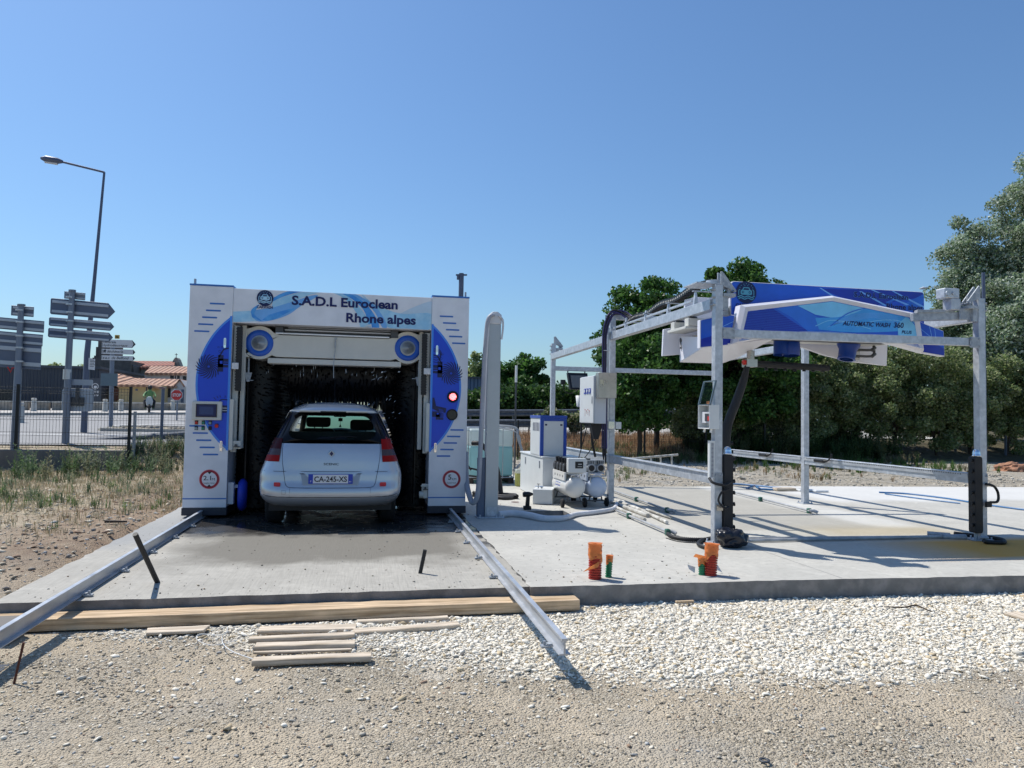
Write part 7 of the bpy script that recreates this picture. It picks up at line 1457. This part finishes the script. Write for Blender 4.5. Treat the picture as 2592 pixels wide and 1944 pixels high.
for x, y in ((258, 940), (357, 950)): m.box(Q(x-2, y, Y).x, Q(x+3, y, Y).x, Y+2.9 if x > 300 else Y-.1, Y+3.1 if x > 300 else Y+.2, Q(x, y+6, Y).z, Q(x, y-2, Y).z)
m.build('window', 'dark_window', t)
Y = 74; t = thing('white_house', 'two storey white house with a shallow tiled roof beside the gantry', 'house', (*Q(420, 1010, Y).xy, 1.36)); x0, x1 = Q(366, 960, Y).x, Q(520, 960, Y).x; m = MB(t); m.box(x0, x1, Y, Y+8, g0, Q(400, 943, Y).z); m.build('wall', 'white_render', t)
m = MB(t); a = [Q(366, 943.5, Y-.4), Q(530, 944.5, Y-.4), Q(530, 928, Y+4), Q(382, 926.5, Y+4)]; m.add([tuple(v) for v in a]+[(a[2].x, a[2].y+4.5, a[1].z), (a[3].x, a[3].y+4.5, a[0].z)], [(0, 1, 2, 3), (3, 2, 4, 5)]); o = m.build('roof', 'roof_tiles', t); s_ = o.modifiers.new('thickness', 'SOLIDIFY'); s_.thickness = .22
for x0, x1, y0, y1 in ((431, 440, 951, 959), (448.5, 455, 951, 959), (463, 472, 952, 963), (443, 445.5, 951, 963)):
    m = MB(t); m.box(Q(x0, 955, Y).x, Q(x1, 955, Y).x, Y-.03, Y-.005, Q(450, y1, Y).z, Q(450, y0, Y).z); m.build('window', 'dark_window', t)
Y = 67; t = thing('gabled_house', 'low white house with a tiled roof and end gable, before the two storey one', 'house', (*Q(440, 1010, Y).xy, 1.36)); gx0 = 415
m = MB(t); m.prism([pz(372, 1030, Y), pz(466, 1030, Y), pz(467, 978, Y), pz(455, 961, Y), pz(441, 977, Y), pz(372, 975, Y)], Y, Y+6); m.build('wall', 'white_render', t)
m = MB(t); a = [Q(345, 957, Y+3), Q(455, 960, Y+3), Q(440, 977.5, Y-.3), Q(372, 974, Y-.3)]; m.add([tuple(v) for v in a[::-1]], [(0, 1, 2, 3)]); m.add([(a[1].x, a[1].y, a[1].z), (a[1].x+.55, Y-.3, Q(467, 979, Y).z), (a[1].x+.55, Y+6, Q(467, 979, Y).z), (a[1].x, a[1].y+4, a[1].z)], [(0, 1, 2, 3)]); o = m.build('roof', 'roof_tiles', t); s_ = o.modifiers.new('thickness', 'SOLIDIFY'); s_.thickness = .18
m = MB(t); m.bar(Q(441, 978, Y-.05), Q(455, 961, Y-.05), .06, .12); m.bar(Q(455, 961, Y-.05), Q(467, 979, Y-.05), .06, .12); m.build('verge_board', 'roof_tiles', t)
for x0, x1, y0, y1 in ((391, 432, 983, 1006), (459, 466, 985, 1030)):
    m = MB(t); m.box(Q(x0, 990, Y).x, Q(x1, 990, Y).x, Y-.04, Y-.005, Q(430, y1, Y).z, Q(430, y0, Y).z); m.build('shop_window' if x0 < 400 else 'door', 'dark_window' if x0 < 400 else 'sign_back', t)
Y = 63; t = thing('yellow_house', 'low ochre yellow house with a hipped terracotta tile roof', 'house', (*Q(340, 1010, Y).xy, 1.36)); m = MB(t); x0, x1, x2 = Q(298, 1000, Y).x, Q(371, 1000, Y).x, Q(391, 1000, Y).x; zt_ = Q(340, 972, Y).z; m.add([(x0, Y, g0), (x1, Y, g0), (x2, Y+4, g0), (x2, Y+9, g0), (x0, Y+9, g0), (x0, Y, zt_), (x1, Y, zt_), (x2, Y+4, zt_+.0), (x2, Y+9, zt_), (x0, Y+9, zt_)], [(0, 1, 6, 5), (1, 2, 7, 6), (2, 3, 8, 7), (3, 4, 9, 8), (4, 0, 5, 9)]); m.build('wall', 'yellow_render', t)
m = MB(t); A_ = Q(295, 973, Y-.6); B_ = Q(372, 973.5, Y-.6); C_ = Q(419, 981, Y+2); D_ = Q(299, 946, Y+4); E_ = Q(345, 957, Y+4.5); m.add([tuple(v) for v in (A_, B_, C_, E_, D_)]+[(A_.x, Y+9.5, A_.z)], [(0, 1, 3, 4), (1, 2, 3), (0, 4, 5)]); m.add([tuple(A_), (D_.x, D_.y, D_.z), tuple(Q(298, 945, Y+4)), ], [(0, 1, 2)]); o = m.build('roof', 'roof_tiles', t); s_ = o.modifiers.new('thickness', 'SOLIDIFY'); s_.thickness = .2
for x0_, x1_, y0, y1, nm in ((343, 349, 984, 989, 'window'), (282, 301, 984, 1014, 'garage_door')): m = MB(t); m.box(Q(x0_, 990, Y).x, Q(x1_, 990, Y).x, Y-.04, Y-.005, Q(340, y1, Y).z, Q(340, y0, Y).z); m.build(nm, 'sign_back' if nm == 'window' else 'rust', t)
m = MB(t); m.cyl((x1, Y-.06, g0), (x1, Y-.06, zt_), .05, n=8); m.build('downpipe', 'dark_metal', t)
Y = 44; t = thing('blue_shed', 'blue grey corrugated shed behind the bushes right of the gantry', 'shed', (*Q(1220, 1010, Y).xy, 1.0)); m = MB(t); m.box(Q(1090, 1000, Y).x, Q(1272, 1000, Y).x, Y, Y+10, .6, Q(1200, 958, Y).z); m.build('wall', 'shed_corr', t); m = MB(t); m.box(Q(1088, 1000, Y).x, Q(1275, 1000, Y).x, Y-.1, Y+10, Q(1200, 958, Y).z+.001, Q(1200, 956, Y).z+.05); m.build('roof', 'hall_wall', t)
# poles
Y = 24; t = thing('utility_pole', 'dark pole with a short crossbar rising behind the gantry', 'pole', (*Q(1168, 1000, Y).xy, .5)); p = Q(1168, 692, Y); m = MB(t); m.tube([(p.x, Y, -.2), (p.x, Y, p.z)], .085, 10); m.build('pole', 'lamp_pole', t); m = MB(t); a, b = Q(1154, 696, Y), Q(1182, 696, Y); m.bar(a, b, .05, .05); m.cyl((a.x+.08, Y, a.z-.15), (a.x+.08, Y, a.z), .05, n=8); m.build('crossbar', 'lamp_pole', t)
Y = 20; t = thing('thin_pole', 'thin pole with a pale upper part standing behind the water tank', 'pole', (*Q(1307, 1100, Y).xy, 0)); p = Q(1307, 925, Y); q = Q(1307, 968, Y); m = MB(t); m.tube([(p.x, Y, -.1), (p.x, Y, q.z)], .026, 8); m.build('lower_pole', 'dark_metal', t); m = MB(t); m.tube([(p.x, Y, q.z), (p.x, Y, p.z)], .035, 8); m.build('upper_pole', 'white_plastic', t)
Y = 23; t = thing('steel_pole', 'dark steel pole with top rising behind the front right frame post', 'pole', (*Q(2489, 1100, Y).xy, 0)); p = Q(2489, 690, Y); m = MB(t); m.tube([(p.x, Y, -.1), (p.x, Y, p.z)], .06, 8); m.build('pole', 'lamp_pole', t)
Y = 60; p = Q(2364, 730, Y); t = thing('street_lamp', 'distant street lamp head just right of the blue board', 'street lamp', (p.x, Y, 1.3)); m = MB(t); q = Q(2330, 731, Y); r3 = Q(2395, 722, Y); m.tube([(r3.x, Y, 1.2), (r3.x, Y, r3.z)], .09, 8, rs=[.12, .07]); m.build('pole', 'lamp_pole', t); m = MB(t); m.tube([(r3.x, Y, r3.z), (q.x, Y, q.z)], .04, 6); m.build('arm', 'alu_grey', t); m = MB(t); m.tube([(q.x-.1, Y, q.z), (q.x+.3, Y, q.z+.08), (q.x+1.0, Y, q.z+.12)], .13, 8, rs=[.05, .14, .06]); m.build('lamp_head', 'sign_white', t)
# rough trestle
t = thing('wooden_trestle', 'low trestle of pale timber poles on the yard between the middle and front posts', 'trestle', P(1650, 1190)); m = MB(t)
def leg(a, b, Y, r_=.03): m.cyl(Q(*a, Y), Q(*b, Y), r_, n=8)
Y = 21; leg((1568, 1164), (1716, 1151), Y, .035); leg((1570, 1196), (1700, 1190), Y+.3, .03); leg((1700, 1153), (1702, 1188), Y); leg((1648, 1160), (1650, 1192), Y); leg((1672, 1157), (1674, 1180), Y+.2); m.build('poles', 'pipe_white', t)

# ------------------------------------------------------------------ motorcyclist
Y = 52; b = Q(378, 1029, Y); t = thing('motorcycle', 'distant motorcycle with a white fairing facing the viewer on the road', 'motorcycle', (b.x, Y, hT(b.x, Y)), rz=.25); m = MB()
for yy in (-.7, .7):
    m = MB(); m.lathe([(.2, -.06), (.30, -.05), (.31, 0), (.30, .05), (.2, .06), (.2, -.06)], (0, yy, .34), (1, 0, 0), 18); m.build('wheel', 'tyre', t)
m = MB(); m.prism([(-.17, .55), (.17, .55), (.22, .85), (.12, 1.15), (-.12, 1.15), (-.22, .85)], -.62, -.35); m.build('fairing', 'alu_grey', t, bev=.04); m = MB(); m.tube([(0, -.5, .5), (0, 0, .6), (0, .6, .75)], .16, 10); m.tube([(-.36, -.42, 1.08), (0, -.5, 1.02), (.36, -.42, 1.08)], .02, 6); m.build('frame', 'dark_metal', t)
t = thing('person', 'motorcyclist in a yellow green jacket and dark helmet riding the distant motorcycle', 'person', (b.x, Y, hT(b.x, Y)+.02), rz=.25, group=None)
me = bpy.data.meshes.new('body'); V = [(0, .15, .86), (0, .12, 1.10), (0, .06, 1.38), (0, .02, 1.52), (0, 0, 1.66), (-.22, .04, 1.42), (-.34, -.16, 1.22), (-.34, -.40, 1.12), (.22, .04, 1.42), (.34, -.16, 1.22), (.34, -.40, 1.12), (-.16, .1, .86), (-.26, -.28, .80), (-.24, -.10, .40), (-.24, -.22, .36), (.16, .1, .86), (.26, -.28, .80), (.24, -.10, .40), (.24, -.22, .36)]
E_ = [(0, 1), (1, 2), (2, 3), (3, 4), (2, 5), (5, 6), (6, 7), (2, 8), (8, 9), (9, 10), (0, 11), (11, 12), (12, 13), (13, 14), (0, 15), (15, 16), (16, 17), (17, 18)]
me.from_pydata(V, E_, []); o = bpy.data.objects.new('body', me); COL.objects.link(o); o.parent = t; me.materials.append(M['vest']); sk = o.modifiers.new('skin', 'SKIN'); rr_ = [.17, .19, .20, .09, .10, .09, .07, .05, .09, .07, .05, .12, .09, .07, .06, .12, .09, .07, .06]
for v, r_ in zip(me.skin_vertices[0].data, rr_): v.radius = (r_, r_)
me.skin_vertices[0].data[0].use_root = True; o.modifiers.new('smooth', 'SUBSURF').levels = 1; o.modifiers['smooth'].render_levels = 1
m = MB(); m.lathe([(0, .16), (.08, .14), (.135, .06), (.14, 0), (.12, -.09), (.05, -.13)], (0, 0, 1.72), n=16); m.build('helmet', 'black', t)
m = MB(); 
for s_ in (-1, 1): m.tube([(s_*.14, .12, .88), (s_*.27, -.29, .82), (s_*.245, -.10, .42), (s_*.245, -.2, .38)], .1, 8, rs=[.15, .11, .085, .07])
m.build('trousers', 'dark_cloth', t)

# ------------------------------------------------------------------ trees and shrubs
G1 = [(.045, .115, .024), (.07, .16, .033), (.10, .21, .045), (.035, .085, .022)]
G2 = [(.19, .26, .09), (.27, .33, .14), (.37, .42, .20), (.12, .18, .06)]
GS = [(.20, .28, .15), (.29, .37, .24), (.40, .47, .36), (.13, .20, .09), (.50, .55, .46)]
p = Q(1633, 1160, 24.3)
tree('broadleaf_tree', 'big dark green tree with a dark trunk behind the frame and fence', Q(1865, 1000, 25.8).x, 25.8, 7.5, .9, 2.75, 230, .50, 90000, .10, G1, tr=.12, shape=lambda z: (.55+.62*math.sin(math.pi*min(1, z*.86+.16)))*(.6 if z < .12 else 1), shell=.35, ry=2.6, limbs=26)
tree('broadleaf_tree', 'lower left dark green tree merging with the big one beside the middle post', Q(1660, 1000, 26.6).x, 26.6, 6.4, 2.1, 2.3, 140, .46, 48000, .10, G1, tr=.10, shell=.3, limbs=18)
tree('young_tree', 'slim dark trunked tree under the left side of the big dark tree', p.x-.1, 24.7, 4.6, 1.15, 1.75, 80, .45, 26000, .09, G1, tr=.085, shell=.3, limbs=12)
def row(label, name, pts, group, cols, n_leaf, size, zf, cl=60, rc=.42, w=1.5, dp=1.2):
    for k, (x, Y, top, lb) in enumerate(pts):
        g = hT(x, Y); h = top-g; t = thing(name, lb, 'shrub' if name != 'poplar_tree' else 'tree', (x, Y, g), group=group)
        C, Rr = crown_clumps(0, 0, .15, h, w, dp, cl, rc, (lambda z: .9+.2*math.sin(z*2.6)), .3); m = MB()
        for j in range(5): a = random.uniform(0, 6.28); m.tube([(0, 0, -.1), (math.cos(a)*.3, math.sin(a)*.2, h*.4), (math.cos(a)*.8, math.sin(a)*.5, h*.8)], .03, 5, sub=2, rs=[.04, .03, .012])
        m.build('stems', 'bark', t); leaves('foliage', C, Rr, n_leaf, size, cols, parent=t)
hd = []
tops = [(1800, 1010), (1890, 955), (1985, 930), (2080, 915), (2175, 925), (2265, 905), (2350, 925), (2440, 900), (2535, 920), (2640, 900)]
nm_ = ['dark bush behind the bent spray arm at the left end of the hedge', 'bush left of the middle right post in the hedge', 'hedge bush directly behind the middle right post', 'tall olive green bush just right of the middle right post', 'bush below the right wing nozzle of the wash head', 'high bush below the right end of the wash head', 'dense bush left of the front right post behind the side rail', 'bush directly behind the front right post', 'bush right of the front right post above the orange soil heap', 'last hedge bush at the right edge of the photo']
for (x, y), lb in zip(tops, nm_):
    p = Q(x, y, 26.5); hd.append((p.x, 26.5+random.uniform(-.4, .4), p.z+.75+random.uniform(-.25, .25), lb))
row('', 'hedge_shrub', hd, 'olive bushes in the hedge behind the right bay', G2+[(.26, .29, .17)], 34000, .072, 1, cl=95, rc=.44, w=1.45, dp=1.5)
# taller silver leaved trees at right
for x, y, Y, w_, n_, lb in ((2610, 405, 29, 2.7, 64000, 'tall silvery poplar reaching highest at the right edge'), (2450, 545, 30, 1.9, 36000, 'silvery poplar left of the tallest one, behind the front right post'), (2560, 690, 27.5, 1.9, 26000, 'shorter silvery tree in front of the tallest poplar')):
    p = Q(x, y, Y); tree('poplar_tree', lb, p.x, Y, p.z-hT(p.x, Y), 1.0, w_, int(95*w_), .68, int(n_*1.8), .085, GS, 'silvery poplars at the right', .14, shape=lambda z: 1.15-.45*z if z > .3 else 1.0, shell=.15, limbs=18)
# background greenery right of the gantry
for x, y, Y, w_, n_, lb, cc in ((1205, 895, 52, 2.0, 9000, 'tree rising over the blue shed right of the gantry', G2), (1316, 903, 44, 1.75, 11000, 'round crowned tree standing alone left of the rear frame post', G1), (1268, 940, 58, 1.8, 5000, 'small tree between the shed and the round crowned tree', G2)):
    p = Q(x, y, Y); tree('background_tree', lb, p.x, Y, p.z-hT(p.x, Y), .9, w_, 46, .55, n_, .16, cc, 'trees beyond the guardrail', .12, shell=.35)
sb = [(1150, 975, 'low bush against the gantry side in front of the blue shed'), (1215, 985, 'leafy bush before the blue shed'), (1290, 972, 'bush right of the blue shed under the round tree'), (1360, 960, 'bush left of the rear frame post'), (1430, 968, 'bush behind the floodlight'), (1500, 985, 'bush behind the white electrical cabinet'), (1560, 978, 'bush between the cabinet and the big dark tree')]
row('', 'roadside_shrub', [(Q(x, y, 38).x, 38+random.uniform(-.4, .4), Q(x, y, 38).z, lb) for x, y, lb in sb], 'bushes beyond the guardrail', [(.04, .09, .022), (.06, .13, .03), (.09, .17, .045)], 8000, .13, 1, cl=40, rc=.5, w=1.35, dp=1.2)
fl = [(1395, 1035, 'flowering cream bush above the pale road left of the cabinet'), (1452, 1040, 'cream flowering bush next to the white electrical cabinet')]
row('', 'flowering_shrub', [(Q(x, y, 28.6).x, 28.6, Q(x, y, 28.6).z, lb) for x, y, lb in fl], None, [(.45, .44, .28), (.10, .15, .05), (.07, .12, .04)], 2600, .07, 1, cl=26, rc=.22, w=.6, dp=.4)
for x, y, Y, lb in ((128, 922, 110, 'left of two small dark trees over the roof of the hall'), (205, 925, 110, 'small dark tree over the hall roof behind the street lamp')):
    p = Q(x, y, Y); tree('background_tree', lb, p.x, Y, p.z-1.36, 1.0, 2.6, 30, .9, 3500, .3, G2, 'trees beyond the dark hall', .2)
p = Q(30, 940, 55)
# hills on the right horizon
m = MB(); vs = []; n = 40
for k in range(n+1):
    x = 60+k*14; hgt = 10+14*math.sin(k*.22)*math.sin(k*.09+.5)**2+6*math.sin(k*.5); vs += [(x, 620, 0), (x, 700, max(3, 14+hgt))]
m.add(vs, [(2*i, 2*i+2, 2*i+3, 2*i+1) for i in range(n)], 0, True); mat('hill', (.09, .13, .16), .95); o = m.build('hills', 'hill'); o['kind'] = 'structure'

# ------------------------------------------------------------------ weeds and dry grass (uncountable)
def weeds(name, pts, hs, cols, blades=9, wid=.012, leafy=True, spread=.10):
    N = len(pts); V = []; F = []; T = []
    cols = np.array(cols)
    for i in range(N):
        x, y, z = pts[i]; h = hs[i]; c = cols[RNG.integers(0, len(cols))]*RNG.uniform(.7, 1.2); nb = int(blades*RNG.uniform(.6, 1.4)); V_ = []
        for k in range(nb):
            a = RNG.uniform(0, 6.283); dx, dy = math.cos(a), math.sin(a); hh = h*RNG.uniform(.5, 1); le = RNG.uniform(.1, .55)*hh; w = wid*RNG.uniform(.6, 1.4); b0 = len(V)
            x0 = x+RNG.normal(0, spread*.3); y0 = y+RNG.normal(0, spread*.3); px_, py_ = -dy*w/2, dx*w/2
            V += [(x0-px_, y0-py_, z-.02), (x0+px_, y0+py_, z-.02), (x0+dx*le*.4+px_*.9, y0+dy*le*.4+py_*.9, z+hh*.6), (x0+dx*le*.4-px_*.9, y0+dy*le*.4-py_*.9, z+hh*.6)]; F.append((b0, b0+1, b0+2, b0+3)); T += [c]*4
            b0 = len(V); V += [(x0+dx*le*.4-px_*.9, y0+dy*le*.4-py_*.9, z+hh*.6), (x0+dx*le*.4+px_*.9, y0+dy*le*.4+py_*.9, z+hh*.6), (x0+dx*le+px_*.2, y0+dy*le+py_*.2, z+hh), (x0+dx*le-px_*.2, y0+dy*le-py_*.2, z+hh)]; F.append((b0, b0+1, b0+2, b0+3)); T += [c]*4
            if leafy:
                for j in range(9):
                    f_ = RNG.uniform(.15, 1); cx_, cy_, cz_ = x0+dx*le*f_, y0+dy*le*f_, z+hh*f_; a2 = RNG.uniform(0, 6.283); L = h*.11*RNG.uniform(.6, 1.5)*(1.2-f_*.7); ex, ey = math.cos(a2)*L, math.sin(a2)*L; b0 = len(V); q = .22
                    V += [(cx_, cy_, cz_), (cx_+ex*.5-ey*q, cy_+ey*.5+ex*q, cz_+L*.5), (cx_+ex, cy_+ey, cz_+L*.7), (cx_+ex*.5+ey*q, cy_+ey*.5-ex*q, cz_+L*.35)]; F.append((b0, b0+1, b0+2, b0+3)); T += [c*RNG.uniform(.8, 1.25)]*4
    o = np_mesh(name, np.array(V), np.array(F), np.array(T), 'weed'); o['kind'] = 'stuff'; return o
GW = [(.10, .16, .07), (.13, .19, .10), (.08, .14, .05), (.20, .23, .15), (.24, .24, .14)]
DW = [(.40, .33, .20), (.48, .42, .29), (.30, .23, .14), (.36, .34, .24)]
def scatter(n, xr, yr, fn=None):
    o = []
    while len(o) < n:
        x, y = RNG.uniform(*xr), RNG.uniform(*yr)
        if fn is None or RNG.random() < fn(x, y): o.append((x, y, hT(x, y)))
    return o
cl = lambda x, y: .5+.5*math.sin(x*1.9+math.sin(y*1.3)*2)*math.cos(y*1.1+x*.5)
p = scatter(230, (-15, -4.6), (15.8, 19.1), lambda x, y: cl(x, y)**1.2*(.35+.65*(y-15.8)/3.3)); weeds('tall_weeds', p, [RNG.uniform(.3, .8)*(.65 if q[1] < 17 else 1) for q in p], GW, 8, .014)
p = scatter(430, (-14, -2.9), (10.0, 18), lambda x, y: cl(x*1.3+2, y*1.4)**2*min(1, (y-9.5)/4)); weeds('low_weeds', p, [RNG.uniform(.08, .30) for q in p], GW+[(.16, .24, .07)], 9, .010)
p = scatter(6500, (-14, -2.85), (8.8, 19), lambda x, y: min(1, .12+(y-8.5)/6)*(.3+.7*cl(x*2, y*2.2))*(1 if x < -3.4 or y > 11.5 else .15)); weeds('dry_grass', p, [RNG.uniform(.03, .13) for q in p], DW, 6, .008, False, .2)
p = scatter(420, (-6, -2.0), (19.2, 21), None); weeds('tall_weeds', p, [RNG.uniform(.12, .5) for q in p], GW+DW[:2], 8, .012)
p = scatter(260, (5.0, 20), (22.6, 24.9), lambda x, y: (.25+.75*cl(x, y))*min(1, (y-21.8)/1.5)); weeds('low_weeds', p, [RNG.uniform(.12, .55) for q in p], [(.06, .11, .03), (.08, .14, .04), (.14, .16, .08), (.22, .19, .12)], 9, .014)
p = scatter(600, (12.2, 20), (24.2, 28), cl); weeds('undergrowth', p, [RNG.uniform(.4, 1.1) for q in p], [(.05, .09, .03), (.08, .12, .04), (.11, .13, .06)], 12, .03)
p = scatter(300, (11.5, 20), (19.5, 25), lambda x, y: min(1, max(0, (x-11+(y-21)*.6)/4))); weeds('low_weeds', p, [RNG.uniform(.10, .35) for q in p], [(.07, .14, .03), (.10, .18, .05), (.2, .18, .1)], 10, .016)
p = scatter(150, (4.5, 16), (17, 22), lambda x, y: cl(x, y)**3); weeds('yard_weeds', p, [RNG.uniform(.06, .26) for q in p], [(.10, .16, .05), (.25, .22, .11), (.30, .2, .1)], 8, .012)
p = scatter(2200, (3.0, 12.6), (25.5, 28.9), None); weeds('bank_straw', p, [RNG.uniform(.10, .36) for q in p], [(.38, .24, .14), (.50, .36, .23), (.28, .16, .09), (.44, .31, .20)], 7, .013, False, .25)
p = scatter(700, (3.0, 17), (25.0, 27.0), cl); weeds('low_weeds', p, [RNG.uniform(.10, .30) for q in p], GW, 7, .014)
p = scatter(500, (-9, 1.5), (26.9, 28.6), None); weeds('verge_grass', p, [RNG.uniform(.05, .2) for q in p], DW+[(.14, .15, .07)], 6, .014, False)
p = scatter(300, (-7, 1.5), (38, 44.5), None); weeds('verge_grass', p, [RNG.uniform(.1, .5) for q in p], DW+[(.14, .18, .07)], 7, .03, False, .3)
# orange soil heap at right
a = Q(2560, 1205, 20.5); t = thing('soil_heap', 'small heap of orange soil among weeds at the right edge', 'soil heap', (a.x, 20.5, hT(a.x, 20.5))); bm = bmesh.new(); bmesh.ops.create_icosphere(bm, subdivisions=4, radius=1)
for v in bm.verts: c = v.co.copy(); d = NZ.fractal(c*2.2, 1, 2, 4)*.3; v.co = Vector((c.x*.55*(1+d), c.y*.4*(1+d), max(-.05, c.z*.28*(1+d))))
me = bpy.data.meshes.new('heap'); bm.to_mesh(me); bm.free(); mat('orange_soil', (.34, .17, .10), .95, var=.35, vs=5, bump=.8, bs=18); me.materials.append(M['orange_soil']); o = bpy.data.objects.new('heap', me); COL.objects.link(o); o.parent = t
# small stones and clods on the earth beside the slab
a = P(285, 1336, -.05); t = thing('broken_board', 'dark broken piece of wood lying on the bare earth left of the slab', 'wood piece', (a.x, a.y, hT(a.x, a.y))); m = MB(t); z = hT(a.x, a.y)+.02; m.add([(a.x-.10, a.y, z), (a.x+.14, a.y+.03, z), (a.x+.15, a.y+.07, z), (a.x-.08, a.y+.07, z), (a.x-.10, a.y, z+.03), (a.x+.14, a.y+.03, z+.02), (a.x+.15, a.y+.07, z+.018), (a.x-.08, a.y+.07, z+.03)], [(0, 1, 5, 4), (1, 2, 6, 5), (2, 3, 7, 6), (3, 0, 4, 7), (4, 5, 6, 7)]); m.build('board', 'bark', t)
